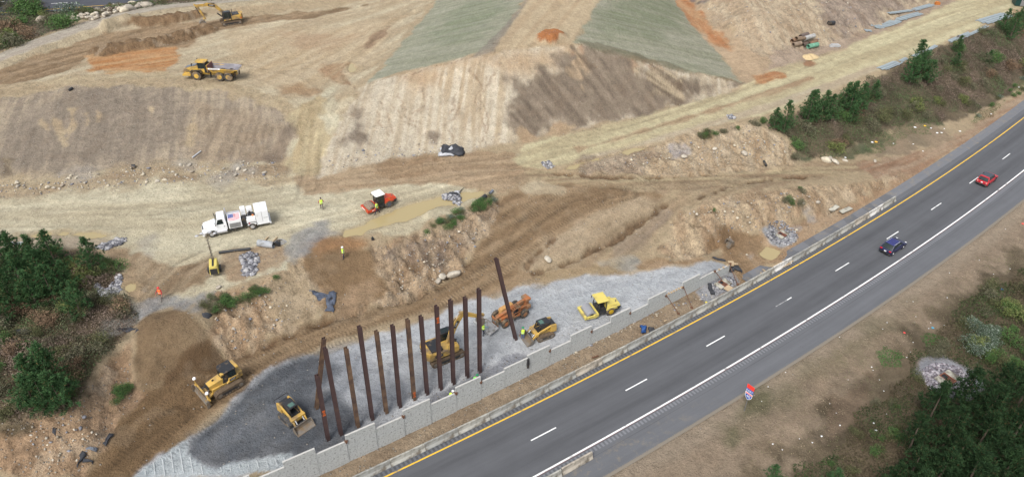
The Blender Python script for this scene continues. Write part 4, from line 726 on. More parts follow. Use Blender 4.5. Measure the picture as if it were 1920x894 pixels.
for q in ((133,30,'grey',2.6,'pale silvery bush beside the far carriageway'),(122,52,'green',2.6,'bright green bush left of the white boulders'),(106,52,'green',2.0,'green bush on the ridge left of the boulders'),(84,40,'yellow',1.8,'yellow green bush in the top left growth'),(50,30,'green',3.6,'tall dark green bush against the far carriageway'),(64,30,'green',3.2,'broad green bush right beside the tall one at the far carriageway'),(8,85,'yellow',2.6,'yellow green bush at the left photo edge'),(15,62,'brown',2.6,'reddish brown bush at the left photo edge')): shrub(q[0], q[1], q[2], q[3], '', 'bushes behind the ridge', label=q[4])
for q in ((138,500),(142,522),(122,548),(150,538),(168,522),(130,585)): shrub(q[0], q[1], 'yellow', 1.4, '', 'yellow leaved bushes on the left knoll', label='pale yellow green big leaved bush right of the left pine stand')
scatter_shrubs([(380,575),(392,555),(440,548),(498,540),(500,552),(440,575),(400,600)], 22, ['dull','green','olive','green'], (.6, 1.0), 'on top of the cut bank below the light tower', 'shrubs on the bank below the light tower', 11)
scatter_shrubs([(800,428),(830,412),(880,388),(925,366),(932,380),(890,402),(840,430)], 26, ['green','olive','grey','green'], (.5, .9), 'on the bank top beside the muddy ditch', 'shrubs beside the muddy ditch', 12)
scatter_shrubs([(1285,262),(1330,248),(1390,238),(1432,228),(1430,236),(1380,246),(1320,262)], 16, ['green','dull','olive'], (.5, .9), 'along the top of the cut slope', 'shrubs along the cut slope top', 13)
scatter_shrubs([(1465,370),(1500,350),(1520,372),(1500,388),(1475,385)], 9, ['dull','green','dull'], (.5, .9), 'on the earth mound beside the highway', 'shrubs on the earth mound', 14)
scatter_shrubs([(205,745),(245,720),(255,735),(215,765)], 6, ['green'], (.5, .8), 'on the eroded lower left bank', 'shrubs on the lower left bank', 15)
for q in ((1492,300,'dull',1.1,'lone dull shrub at the foot of the tan cut bank'),(520,522,'green',.6,'small bright green shrub on the bare bank top'),(800,440,'green',.6,'small green shrub on the rocky bank face'),(1340,395,'green',.4,'tiny green shrub on the crest of the earth mound')): shrub(q[0], q[1], q[2], q[3], '', None, label=q[4])
# scrub and ground cover: masses nobody could count
DR2 = G1(1776, 711)
def scrub(name, polys, dens, hmax, pals, label, cat, seed, sc_=2.6, lf=.16, relief=1.):
    r = np.random.default_rng(seed); V = []; D = []; Cc = []
    for poly in polys:
        g = G(poly); x0, y0 = g[:, :2].min(0); x1, y1 = g[:, :2].max(0); n = int((x1-x0)*(y1-y0)*dens); xx = r.uniform(x0, x1, n); yy = r.uniform(y0, y1, n)
        d = sdist(xx, yy, g) + (fbm(xx, yy, 3, None, 3, seed)-.5)*4; k = (d > 0) & (np.hypot(xx-DR2[0], yy-DR2[1]) > 3.3); xx, yy, d = xx[k], yy[k], d[k]; m1 = fbm(xx, yy, sc_, None, 3, seed+1); hh = hmax*smooth(.3, .72, m1)*np.clip(d/1.5, .25, 1)*relief + .06
        zz = zbase(xx, yy) + hh*(1 - r.random(len(xx))**2*.8); V.append(np.stack([xx, yy, zz], 1)); m2 = fbm(xx, yy, 4.5, None, 3, seed+2); pi = np.clip(((m2-.3)/.4*len(pals)).astype(int) + r.integers(-1, 2, len(xx)), 0, len(pals)-1)
        Cc.append(np.array([p[0] for p in pals])[pi] * (.6 + .8*r.random((len(xx), 1))) * (.75 + .5*fbm(xx, yy, 1.5, None, 2, seed+4)[:, None])); D.append(nrm(r.normal(size=(len(xx), 3)) + np.array([0,0,.9])))
    V = np.concatenate(V); D = np.concatenate(D); Cc = np.concatenate(Cc); v, f = tris(V, D, r.uniform(.7, 1.5, len(V))*lf, lf*.7, r)
    me = leafmesh(name, v, f, np.repeat(Cc, 3, 0)); o = link(name, me); tag(o, label, cat, None, 'stuff'); return o
P_DRY = [[(.125,.095,.075)],[(.095,.072,.055)],[(.08,.068,.048)],[(.068,.066,.040)],[(.050,.058,.032)],[(.062,.082,.038)]]
scrub('scrub', [SLOPE], 70, 1.0, P_DRY, 'tangled brown and green scrub covering the slope above the highway', 'scrub', 31)
scrub('scrub', [KNOLL], 95, .95, P_DRY, 'dense brown green undergrowth covering the pine knoll on the left', 'scrub', 32)
FOL = .8  # lens vignette of this corner put into the undergrowth colour too
scrub('scrub', [[(1440,905),(1560,860),(1650,740),(1700,700),(1735,640),(1800,590),(1850,540),(1960,490),(2020,600),(2020,1000),(1440,1000)]], 64, .8, [[(.12,.095,.06)],[(.08,.075,.035)],[(.055,.075,.03)],[(.045,.07,.028)],[(.06,.09,.033)]], 'thick green undergrowth beside and beneath the lower right wood', 'scrub', 33); FOL = 1.45
scrub('scrub', [[(-250,200),(-200,-60),(60,0),(100,30),(134,42),(120,54),(60,76),(0,100)],[(100,38),(200,30),(280,14),(380,3),(560,-14),(540,-20),(380,-6),(200,16),(100,26)]], 20, 1.0, P_DRY, 'mixed scrub falling away behind the ridge at top left', 'scrub', 34, lf=.2)
scrub('grass', [[(1520,300),(1560,288),(1640,266),(1700,236),(1760,232),(1720,252),(1640,285),(1560,300)],[(1800,240),(1870,190),(1935,145),(1935,160),(1860,215)]], 60, .18, [[(.08,.11,.05)],[(.05,.09,.035)],[(.12,.10,.06)]], 'low green grass at the foot of the highway slope', 'grass', 35, lf=.12)
scrub('grass', [[(1725,630),(1745,625),(1765,632),(1780,645),(1760,652),(1735,650)],[(1660,650),(1700,668),(1690,690),(1650,680)]], 110, .22, [[(.035,.09,.025)],[(.045,.11,.03)]], 'bright green grass patch at the edge of the verge growth', 'grass', 36, lf=.12)
scrub('grass', [[(1380,800),(1440,745),(1540,690),(1640,620),(1740,560),(1850,480),(1920,440),(1960,480),(1850,540),(1720,640),(1640,740),(1560,850),(1440,894)]], 14, .05, [[(.20,.16,.11)],[(.14,.12,.075)],[(.10,.10,.05)]], 'sparse dry grass on the verge beside the shoulder', 'grass', 37, lf=.11)
# ---------------------------------------------------------------- object building
def beam_verts(bm, p1, p2, w, h, up=(0,0,1)):
    p1, p2 = Vector(p1), Vector(p2); d = (p2-p1).normalized(); u = Vector(up)
    if abs(d.dot(u)) > .97: u = Vector((1,0,0))
    sd = d.cross(u).normalized(); u2 = sd.cross(d).normalized(); vs = []
    for p in (p1, p2):
        for a, b in ((-1,-1),(1,-1),(1,1),(-1,1)): vs.append(bm.verts.new(p + sd*a*w/2 + u2*b*h/2))
    for f in ((3,2,1,0),(4,5,6,7),(0,1,5,4),(1,2,6,5),(2,3,7,6),(3,0,4,7)): bm.faces.new([vs[i] for i in f])
def prism(bm, a, b):                    # two matching outlines
    va = [bm.verts.new(p) for p in a]; vb = [bm.verts.new(p) for p in b]; n = len(a)
    bm.faces.new(va); bm.faces.new(list(reversed(vb)))
    for i in range(n): bm.faces.new((va[(i+1) % n], va[i], vb[i], vb[(i+1) % n]))
def tube(bm, p1, p2, r, seg=12, r2=None, cap=True):
    p1, p2 = Vector(p1), Vector(p2); d = (p2-p1).normalized(); u = Vector((0,0,1)) if abs(d.z) < .95 else Vector((1,0,0)); sd = d.cross(u).normalized(); u2 = sd.cross(d); r2 = r if r2 is None else r2
    A_ = [bm.verts.new(p1 + (sd*math.cos(6.28318*i/seg) + u2*math.sin(6.28318*i/seg))*r) for i in range(seg)]; B_ = [bm.verts.new(p2 + (sd*math.cos(6.28318*i/seg) + u2*math.sin(6.28318*i/seg))*r2) for i in range(seg)]
    for i in range(seg): bm.faces.new((A_[i], A_[(i+1) % seg], B_[(i+1) % seg], B_[i]))
    if cap: bm.faces.new(list(reversed(A_))); bm.faces.new(B_)
def shapes_bm(shapes):
    bm = bmesh.new()
    for s_ in shapes:
        k = s_[0]
        if k == 'b': x0,y0,z0,x1,y1,z1 = s_[1:]; prism(bm, [(x0,y0,z0),(x1,y0,z0),(x1,y0,z1),(x0,y0,z1)], [(x0,y1,z0),(x1,y1,z0),(x1,y1,z1),(x0,y1,z1)])
        elif k == 'p': prism(bm, [(a,s_[2],b) for a,b in s_[1]], [(a,s_[3],b) for a,b in s_[1]])
        elif k == 'q': prism(bm, [(a,b,s_[2]) for a,b in s_[1]], [(a,b,s_[3]) for a,b in s_[1]])
        elif k == 'l': prism(bm, s_[1], s_[2])
        elif k == 't': beam_verts(bm, s_[1], s_[2], s_[3], s_[4])
        elif k == 'r': tube(bm, s_[1], s_[2], s_[3], s_[4] if len(s_) > 4 else 12)
        elif k == 'k': tube(bm, s_[1], s_[2], s_[3], s_[5] if len(s_) > 5 else 12, s_[4])
        elif k == 'o':                  # open pipe
            tube(bm, s_[1], s_[2], s_[3], 16, cap=False); tube(bm, s_[2], s_[1], s_[3]*.86, 16, cap=False)
            p1, p2 = Vector(s_[1]), Vector(s_[2])
            for p in (p1, p2):
                d = (p2-p1).normalized(); u = Vector((0,0,1)) if abs(d.z) < .95 else Vector((1,0,0)); sd = d.cross(u).normalized(); u2 = sd.cross(d)
                o_ = [bm.verts.new(p + (sd*math.cos(.3927*i) + u2*math.sin(.3927*i))*s_[3]) for i in range(16)]; i_ = [bm.verts.new(p + (sd*math.cos(.3927*i) + u2*math.sin(.3927*i))*s_[3]*.86) for i in range(16)]
                for i in range(16): bm.faces.new((o_[i], o_[(i+1) % 16], i_[(i+1) % 16], i_[i]))
    return bm
SPLIT = {'window','hydraulic_cylinder','bumper','fender','headlight','marker_light','fuel_tank','mud_flap','side_screen','roof_rail','wheel_arch','pillar','light_bar','outrigger','rod','axle_hub','rail'}
def part(root, name, mt, shapes, X=None, bevel=0., label=None, smooth_=False):
    if name in SPLIT and len(shapes) > 1: return [part(root, name, mt, [q], X, bevel, label, smooth_) for q in shapes][0]
    bm = shapes_bm(shapes)
    if X is not None: bmesh.ops.transform(bm, matrix=X, verts=bm.verts)
    if bevel:
        bmesh.ops.remove_doubles(bm, verts=bm.verts, dist=1e-5)
        try: bmesh.ops.bevel(bm, geom=list(bm.edges), offset=bevel, segments=2, affect='EDGES', profile=.6, clamp_overlap=True)
        except Exception: pass
    bmesh.ops.recalc_face_normals(bm, faces=bm.faces); me = bpy.data.meshes.new(name); bm.to_mesh(me); bm.free()
    if smooth_:
        for p in me.polygons: p.use_smooth = True
    o = link(name, me, root, mt)
    if label: o['label'] = label
    return o
def solo(name, label, cat, mt, shapes, group=None, **k):
    return tag(part(None, name, mt, shapes, **k), label, cat, group)
TS = bpy.data.scenes.new('workshop')
def evald(o):
    TS.collection.objects.link(o); 
    with bpy.context.temp_override(scene=TS, view_layer=TS.view_layers[0]):
        dg = bpy.context.evaluated_depsgraph_get(); dg.update(); me = bpy.data.meshes.new_from_object(o.evaluated_get(dg))
    bpy.data.objects.remove(o); return me
def text_mesh(txt, size):
    c = bpy.data.curves.new('lettering', 'FONT'); c.body = txt; c.size = size; c.align_x = 'CENTER'; c.align_y = 'CENTER'; c.extrude = .003; o = bpy.data.objects.new('lettering', c); return evald(o)
def lettering(parent, txt, size, mt, loc, xdir, updir, bold=0):
    me = text_mesh(txt, size); me.name = 'lettering'; xd = Vector(xdir).normalized(); zd = Vector(updir).normalized(); nd = xd.cross(zd)
    R3 = Matrix((xd, zd, nd)).transposed().to_4x4(); me.transform(Matrix.Translation(loc) @ R3 @ (Matrix.Diagonal((1, 1, 1, 1)))); return link('lettering', me, parent, mt)
def seat(root, pa, la, pb, lb, yaw=None, dz=0., tilt=True, sc_=1.):   # stands a thing so that its local marks la, lb fall on the photo's ground points pa, pb
    A_, B_ = G([pa, pb]); a, b = np.array(la), np.array(lb)
    if yaw is None: yaw = math.atan2(B_[1]-A_[1], B_[0]-A_[0]) - math.atan2(b[1]-a[1], b[0]-a[0])
    a = a*sc_; b = b*sc_; root.scale = (sc_,)*3
    c, s_ = math.cos(yaw), math.sin(yaw); m_ = (a+b)/2; M_ = (A_+B_)/2; x_ = M_[0] - (c*m_[0] - s_*m_[1]); y_ = M_[1] - (s_*m_[0] + c*m_[1])
    e = 1.3; zs = [float(zbase(x_ + c*i - s_*j, y_ + s_*i + c*j)) for i, j in ((e,0),(-e,0),(0,e*.7),(0,-e*.7),(0,0))]
    root.location = (x_, y_, (zs[0]+zs[1]+zs[2]+zs[3])/4 + dz)
    pit = -math.atan2(zs[0]-zs[1], 2*e) if tilt else 0; rol = math.atan2(zs[2]-zs[3], 1.4*e) if tilt else 0
    root.rotation_mode = 'XYZ'; root.rotation_euler = (rol, pit, yaw); return root
L_ = lambda *c: alb(c)
DUST = alb((150,128,100))
def yel(n, c, d=.25, r=.5): return mat(n, alb(c), r, var=.06, scale=1.5, dirt=DUST, dirtamt=d)
YC = yel('machine_yellow', (226,184,92), .4, .6); YC2 = yel('pale_yellow_paint', (240,220,118), .15); YB = yel('hauler_yellow', (232,188,84), .35, .6)
BLK = mat('black_paint', (.022,.023,.026), .45, scale=3, dirt=DUST, dirtamt=.1); GLS = bpy.data.materials.new('cab_glass'); GLS.use_nodes = True; _b = GLS.node_tree.nodes['Principled BSDF']; _b.inputs['Base Color'].default_value = (.012,.02,.02,1); _b.inputs['Roughness'].default_value = .08; _b.inputs['Specular IOR Level'].default_value = .6
RUB = mat('tyre_rubber', (.045,.043,.04), .9, scale=3, dirt=DUST, dirtamt=.35); TRK = mat('muddy_track', alb((118,100,80)), .9, var=.25, scale=4); TRD = mat('dark_track', (.06,.062,.065), .85, var=.3, scale=4, dirt=DUST, dirtamt=.1)
STL = mat('worn_steel', alb((150,142,132)), .5, metal=.2, var=.15, scale=3, dirt=DUST, dirtamt=.35); CHR = mat('bright_rod', (.7,.7,.7), .25, metal=.6, var=.02)
WHT = mat('white_paint', (.74,.75,.76), .35, var=.03, scale=1, dirt=alb((190,184,170)), dirtamt=.05); GRY = mat('grey_paint', alb((150,150,150)), .5)
ORG = yel('faded_orange', (200,122,70), .45, .7); TAN = mat('tan_hood', alb((212,162,98)), .7, scale=2); RED = mat('roller_red', alb((226,82,44)), .45, var=.05, scale=2, dirt=DUST, dirtamt=.15)
SIL = mat('alloy', (.5,.5,.52), .35, metal=.5); RED2 = mat('lamp_red', (.5,.02,.02), .3, var=.02); WLM = mat('lamp_clear', (.8,.8,.8), .2, var=.02); WTX = mat('white_letters', (.8,.8,.8), .5, var=.01); BTX = mat('black_letters', (.02,.02,.02), .5, var=.01)
def wheel(root, x_, y_, r, w, rimm, name='wheel', tread=True):
    s_ = 1 if y_ > 0 else -1; sh = [('k', (x_,y_-w*.5,r), (x_,y_-w*.38,r), r*.9, r, 28), ('r', (x_,y_-w*.38,r), (x_,y_+w*.38,r), r, 28), ('k', (x_,y_+w*.38,r), (x_,y_+w*.5,r), r, r*.9, 28)]
    if tread:
        for i in range(22):
            a = 6.283*i/22; c, s2 = math.cos(a), math.sin(a); o = .5 if i % 2 else -.5
            sh.append(('t', (x_+c*r*1.0, y_, r+s2*r*1.0), (x_+c*r*1.0, y_+o*w*.9, r+s2*r*1.0), .07*r, .06*r))
    o = part(root, name, RUB, sh); e = y_ + s_*w*.5
    part(o, 'rim', rimm, [('k', (x_, e-s_*.06, r), (x_, e+s_*.01, r), r*.56, r*.52, 20), ('k', (x_, e+s_*.01, r), (x_, e+s_*.05, r), r*.22, r*.18, 12)])
    return o
def crawler(root, x0, x1, yc, w, h, mt, sprk=True, name='track', zt=0.):
    r = h/2; n = 10; top = []; pts = []
    for i in range(n+1): a = math.pi/2 + math.pi*i/n; pts.append((x0+r+r*math.cos(a), r+r*math.sin(a)))
    for i in range(n+1): a = -math.pi/2 + math.pi*i/n; pts.append((x1-r+r*math.cos(a), r+r*math.sin(a)))
    sh = [('p', pts, yc-w/2, yc+w/2)]
    L2 = x1-x0-2*r; m_ = max(6, int(L2/.2))
    for i in range(m_+1):
        xx = x0+r+L2*i/m_; sh.append(('t', (xx, yc-w/2-.005, h), (xx, yc+w/2+.005, h), .05, .07)); sh.append(('t', (xx, yc-w/2-.005, .0), (xx, yc+w/2+.005, .0), .05, .05))
    for xe, sg in ((x0+r, -1), (x1-r, 1)):
        for a in (.3, .8, 1.3, -.3, -.8, -1.3): sh.append(('t', (xe+sg*r*math.cos(a), yc-w/2-.005, r+r*math.sin(a)), (xe+sg*r*math.cos(a), yc+w/2+.005, r+r*math.sin(a)), .06, .06))
    o = part(root, name, mt, sh); sd = 1 if yc > 0 else -1
    part(o, 'track_frame', BLK, [('p', [(x0+r*.9, h*.3),(x1-r*.9, h*.3),(x1-r*.9, h*.68),(x0+r*.9, h*.68)], yc+sd*(w/2-.02), yc+sd*(w/2+.02))])
    part(o, 'roller', STL, [('r', (xe, yc+sd*(w/2-.05), r), (xe, yc+sd*(w/2+.04), r), r*.55, 14) for xe in (x0+r, x1-r)] + [('r', (x0+r*1.8+(L2-r*1.6)*i/5, yc+sd*(w/2-.05), h*.24), (x0+r*1.8+(L2-r*1.6)*i/5, yc+sd*(w/2+.035), h*.24), h*.13, 8) for i in range(6)])
    return o
def thick(pl, w):                       # side outline of an arm along a polyline with widths
    up = []; dn = []
    for i, (p, ww) in enumerate(zip(pl, w)):
        a = Vector(pl[max(0, i-1)]); b = Vector(pl[min(len(pl)-1, i+1)]); d = (b-a).normalized(); n_ = Vector((-d.y, d.x)); up.append(tuple(Vector(p)+n_*ww/2)); dn.append(tuple(Vector(p)-n_*ww/2))
    return up + dn[::-1]
def excavator(label, boom, stick, bucket, letters_side):
    t = empty('excavator', label, 'excavator', 'tracked excavators'); crawler(t, -2.2, 2.2, 1.15, .7, .92, TRK); crawler(t, -2.2, 2.2, -1.15, .7, .92, TRK)
    part(t, 'undercarriage', TRK, [('b', -.9,-.85,.35,.9,.85,.95), ('r', (0,0,.9), (0,0,1.15), .75, 20)])
    part(t, 'upper_body', YC, [('q', [(1.5,-1.35),(1.5,-.5),(.6,-.5),(.6,.3),(-.2,.3),(-.2,1.35),(-2.0,1.35),(-2.0,-1.35)], 1.15, 2.05)], bevel=.05)
    cw = part(t, 'counterweight', YC, [('q', [(-1.98,-1.35),(-1.98,1.35),(-2.35,1.3),(-2.7,.85),(-2.8,0),(-2.7,-.85),(-2.35,-1.3)], 1.1, 2.25)], bevel=.06)
    part(t, 'engine_cover', BLK, [('b', -1.95,-1.0,2.05,-.5,1.0,2.2)], bevel=.03); part(t, 'exhaust', BLK, [('r', (-.75,-1.15,2.0), (-.75,-1.15,2.75), .07)])
    part(t, 'walkway_rail', BLK, [('r', (1.4,-1.3,2.05), (1.4,-1.3,2.6), .02), ('r', (.1,-1.3,2.05), (.1,-1.3,2.6), .02), ('r', (1.4,-1.3,2.6), (.1,-1.3,2.6), .02)])
    c = part(t, 'cab', BLK, [('p', [(1.55,1.15),(1.72,1.9),(1.5,2.95),(1.2,3.08),(-.15,3.08),(-.2,1.15)], .42, 1.38)], bevel=.05)
    part(c, 'window', GLS, [('p', [(1.2,1.75),(1.36,1.95),(1.28,2.8),(.55,2.8),(.55,1.75)], 1.39, 1.4), ('p', [(.42,1.75),(.42,2.8),(-.02,2.8),(-.02,1.75)], 1.39, 1.4), ('l', [(1.68,.5,1.75),(1.68,1.3,1.75),(1.56,1.3,2.85),(1.56,.5,2.85)], [(1.72,.5,1.75),(1.72,1.3,1.75),(1.57,1.3,2.85),(1.57,.5,2.85)]), ('b', .1,.55,3.07,1.1,1.25,3.09), ('b', -.22,.5,2.0,-.19,1.3,2.85), ('p', [(1.2,2.1),(1.36,2.1),(1.28,2.8),(.1,2.8),(.1,2.1)], .4, .415)])
    part(c, 'mirror', BLK, [('b', 1.5,1.5,2.3,1.58,1.7,2.7)])
    part(t, 'sill', YC, [('b', .0,1.39,1.15,1.5,1.42,1.45)])
    n = len(boom); bo = part(t, 'boom', YC, [('p', thick(boom, [.5,.75,.75,.45][:n]), -.42, -.02)], bevel=.03)
    mid = boom[1]; part(t, 'hydraulic_cylinder', BLK, [('r', (1.3,-.5,1.4), (mid[0]*.75+.5,-.52,mid[1]*.6), .1), ('r', (1.3,.06,1.4), (mid[0]*.75+.5,.08,mid[1]*.6), .1)])
    tip = boom[-1]; st = part(t, 'stick', YC, [('p', thick(stick, [.3,.55,.3]), -.4, -.05)], bevel=.03)
    hy = part(t, 'hydraulic_cylinder', BLK, [('r', (mid[0],-.22,mid[1]+.55), ((mid[0]+stick[0][0])/2,-.22,(mid[1]+stick[0][1])/2+.35), .11)]); part(hy, 'rod', CHR, [('r', ((mid[0]+stick[0][0])/2,-.22,(mid[1]+stick[0][1])/2+.35), (stick[0][0],-.22,stick[0][1]), .07)])
    m2 = ((stick[1][0]+stick[2][0])/2, (stick[1][1]+stick[2][1])/2); part(t, 'hydraulic_cylinder', BLK, [('r', (stick[1][0]+.35,-.22,stick[1][1]-.1), (m2[0]+.45,-.22,m2[1]-.2), .08)])
    bx, bz = stick[-1]; bk = part(t, 'bucket', STL, [('p', bucket, -.75, .3)], bevel=.02); part(bk, 'tooth', STL, [('t', (bucket[1][0], -.7+.24*i, bucket[1][1]), (bucket[1][0]+.12, -.7+.24*i, bucket[1][1]-.18), .08, .05) for i in range(5)])
    part(t, 'bucket_link', YC, [('t', (bx+.1,-.22,bz+.35), (bx+.55,-.22,bz+.15), .3, .12), ('t', (bx+.55,-.22,bz+.15), (bx+.2,-.22,bz-.35), .3, .12)])
    # lettering plates
    if letters_side:
        pl = part(cw, 'badge', BLK, [('l', [(-2.74,-.75,1.45),(-2.84,0,1.45),(-2.84,0,2.05),(-2.74,-.75,2.05)], [(-2.72,-.75,1.45),(-2.8,0,1.45),(-2.8,0,2.05),(-2.72,-.75,2.05)]), ('l', [(-2.74,.75,1.45),(-2.84,0,1.45),(-2.84,0,2.05),(-2.74,.75,2.05)], [(-2.72,.75,1.45),(-2.8,0,1.45),(-2.8,0,2.05),(-2.72,.75,2.05)])])
        lettering(cw, 'CAT', .62, WTX, (-2.86,0,1.75), (0,-1,0), (0,0,1))
        part(t, 'badge', BLK, [('b', -1.7,-1.38,1.4,-.7,-1.362,1.85)]); lettering(t, 'CAT', .36, WTX, (-1.2,-1.395,1.62), (1,0,0), (0,0,1)); part(t, 'marker_light', RED2, [('b', -2.55,-1.0,1.2,-2.45,-.85,1.3)])
        a, b = Vector(boom[1]), Vector(boom[2]); m_ = (a+b)/2; d = (b-a).normalized(); pl = thick([tuple(m_-d*.55), tuple(m_+d*.55)], [.34,.34]); part(bo, 'badge', BLK, [('p', pl, -.445, -.422)]); lettering(bo, 'CAT', .3, WTX, (m_.x,-.455,m_.y), (d.x,0,d.y), (-d.y,0,d.x))
    else:
        a, b = Vector(boom[1]), Vector(boom[2]); m_ = (a+b)/2; d = (b-a).normalized(); pl = thick([tuple(m_-d*.8), tuple(m_+d*.7)], [.4,.4]); part(bo, 'badge', BLK, [('p', pl, -.018, .0)]); lettering(bo, 'CAT', .4, WTX, (m_.x,.012,m_.y), (-d.x,0,-d.y), (-d.y,0,d.x))
        part(t, 'badge', RED2, [('b', -2.3,1.36,1.3,-2.1,1.37,1.6)])
    return t
seat(excavator('yellow excavator digging on the upper bench at the top left, boom reaching left', [(.5,1.8),(2.6,4.25),(4.2,4.75),(6.5,4.75)], [(6.9,5.2),(6.35,4.6),(5.1,1.55)], [(5.5,1.6),(5.0,.15),(5.75,-.1),(6.5,.25),(6.7,1.0),(6.2,1.6)], 0), (457,45), (-2.2,1.5), (414,51), (2.2,1.5), tilt=False, sc_=.84)
e2 = excavator('yellow excavator behind the row of steel piles, lifting a concrete panel', [(.5,1.8),(1.3,4.1),(1.9,5.2),(2.5,5.8)], [(2.1,6.1),(2.7,5.75),(4.9,4.3)], [(4.75,4.3),(4.55,3.4),(4.95,3.1),(5.3,3.35),(5.35,4.0),(5.1,4.4)], 1)
seat(e2, (817,690), (-2.2,-1.5), (867,670), (2.2,-1.5), sc_=.88)
# articulated dump truck
t = empty('dump_truck', 'yellow articulated dump truck with an empty steel body on the upper bench', 'dump truck')
for x_ in (2.9,-1.5,-3.15):
    for y_ in (1.12,-1.12): wheel(t, x_, y_, .86, .68, YB)
part(t, 'chassis', YB, [('b', 1.0,-.5,.9,4.3,.5,1.4), ('b', -4.4,-.45,.85,.9,.45,1.35), ('r', (.95,0,.8), (.95,0,1.6), .3)], bevel=.03)
ft = part(t, 'engine_hood', YB, [('p', [(2.5,1.3),(5.4,1.0),(5.5,1.55),(5.2,2.1),(2.5,2.75)], -1.0, 1.0)], bevel=.08); part(ft, 'grille', BLK, [('p', [(5.42,1.1),(5.56,1.5),(5.3,2.0),(5.28,2.0)], -.7, .7), ('b', 4.2,1.0,1.75,4.9,1.02,1.9), ('b', 4.2,1.0,1.5,4.9,1.02,1.62), ('b', 4.2,-1.02,1.75,4.9,-1.0,1.9)]); part(ft, 'hood_top', mat('hood_dark', alb((120,126,136)), .4), [('l', [(3.0,-.7,2.68),(3.0,.7,2.68),(5.1,.6,2.17),(5.1,-.6,2.17)], [(3.0,-.7,2.72),(3.0,.7,2.72),(5.1,.6,2.2),(5.1,-.6,2.2)])])
part(t, 'bumper', YB, [('b', 5.0,-1.3,.75,5.6,1.3,1.15), ('b', 4.0,-1.3,.8,5.1,-.95,1.2), ('b', 4.0,.95,.8,5.1,1.3,1.2)], bevel=.04)
part(t, 'fender', BLK, [('p', [(1.7,1.5),(2.0,1.95),(3.7,1.95),(4.1,1.5),(4.0,1.5),(3.6,1.85),(2.1,1.85),(1.8,1.5)], y0, y1) for y0, y1 in ((.8,1.48),(-1.48,-.8))])
c = part(t, 'cab', BLK, [('p', [(1.1,1.4),(1.1,3.3),(2.55,3.3),(2.75,2.6),(2.75,1.4)], -.8, .85)], bevel=.05); part(c, 'window', GLS, [('b', 1.3,.86,2.2,2.45,.875,3.15), ('b', 1.3,-.82,2.2,2.45,-.805,3.15), ('l', [(2.8,-.6,2.5),(2.8,.6,2.5),(2.62,.6,3.2),(2.62,-.6,3.2)], [(2.78,-.6,2.5),(2.78,.6,2.5),(2.6,.6,3.2),(2.6,-.6,3.2)])])
part(c, 'roof', YB, [('q', [(1.0,-.95),(1.0,.95),(2.9,.95),(3.1,.6),(3.1,-.6),(2.9,-.95)], 3.3, 3.45)], bevel=.05); part(c, 'door', YB, [('b', 1.35,.86,1.4,2.6,.88,2.15)])
part(t, 'air_filter', BLK, [('r', (.85,.55,1.5), (.85,.55,2.9), .16), ('r', (.85,-.5,1.5), (.85,-.5,3.1), .12), ('b', .5,-.9,1.4,1.05,.95,2.4)]); part(t, 'mirror', BLK, [('t', (2.9,.9,3.3), (3.4,1.4,3.3), .04, .04), ('b', 3.35,1.3,2.9,3.45,1.55,3.35), ('t', (2.9,-.9,3.3), (3.4,-1.4,3.3), .04, .04), ('b', 3.35,-1.55,2.9,3.45,-1.3,3.35)])
o = [(.35,1.55),(.55,1.9),(.35,3.05),(.25,3.05),(-.1,2.2)]
bd = bmesh.new()
def quad(bm, *v): bm.faces.new([bm.verts.new(p) for p in v])
st = [(0.5,2.6,1.75,1.0,1.42),(-.3,2.55,1.6,1.0,1.45),(-3.4,2.5,1.6,1.05,1.45),(-4.6,2.42,2.0,1.1,1.45),(-5.2,2.35,2.35,1.15,1.42)]   # x, rim z, floor z, floor half width, rim half width
prs = []
for x_, zr, zf, wf, wr in st: prs.append([(x_,-wr,zr),(x_,-wf,zf),(x_,wf,zf),(x_,wr,zr)])
th = .07
for a, b in zip(prs[:-1], prs[1:]):
    for i in range(3):
        quad(bd, a[i], a[i+1], b[i+1], b[i]); off = [(0,-th,0),(0,0,-th),(0,th,0)][i]; o2 = lambda p: (p[0]+off[0], p[1]+off[1], p[2]+off[2]); quad(bd, o2(a[i]), o2(b[i]), o2(b[i+1]), o2(a[i+1]))
me = bpy.data.meshes.new('dump_body_liner'); bd.to_mesh(me); bd.free(); M_ = mat('scuffed_body_steel', alb((142,138,144)), .55, metal=.0, var=.2, scale=1.2)
body = part(t, 'dump_body', YB, [('l', [(.5,s_*1.42,2.6),(-5.2,s_*1.44,2.35),(-5.2,s_*1.44,2.2),(.5,s_*1.42,2.35)], [(.5,s_*1.56,2.6),(-5.2,s_*1.56,2.35),(-5.2,s_*1.56,2.2),(.5,s_*1.56,2.35)]) for s_ in (1,-1)] + [('l', [(.5,s_*1.3,2.35),(-4.7,s_*1.4,2.22),(-4.3,s_*1.12,1.75),(-3.4,s_*1.08,1.45),(-.2,s_*1.04,1.45)], [(.5,s_*1.5,2.35),(-4.7,s_*1.5,2.22),(-4.3,s_*1.2,1.75),(-3.4,s_*1.14,1.45),(-.2,s_*1.1,1.45)]) for s_ in (1,-1)] + [('l', [(.5,-1.45,1.7),(.5,1.45,1.7),(.62,1.45,3.0),(.62,-1.45,3.0)], [(.58,-1.45,1.7),(.58,1.45,1.7),(.72,1.45,3.0),(.72,-1.45,3.0)]), ('t', (-.3,0,1.35), (-3.5,0,1.3), .9, .12)])
part(body, 'headboard', mat('oxide_red', alb((150,104,100)), .7), [('l', [(.44,-1.38,1.75),(.44,1.38,1.75),(.56,1.38,2.95),(.56,-1.38,2.95)], [(.49,-1.38,1.75),(.49,1.38,1.75),(.61,1.38,2.95),(.61,-1.38,2.95)])])
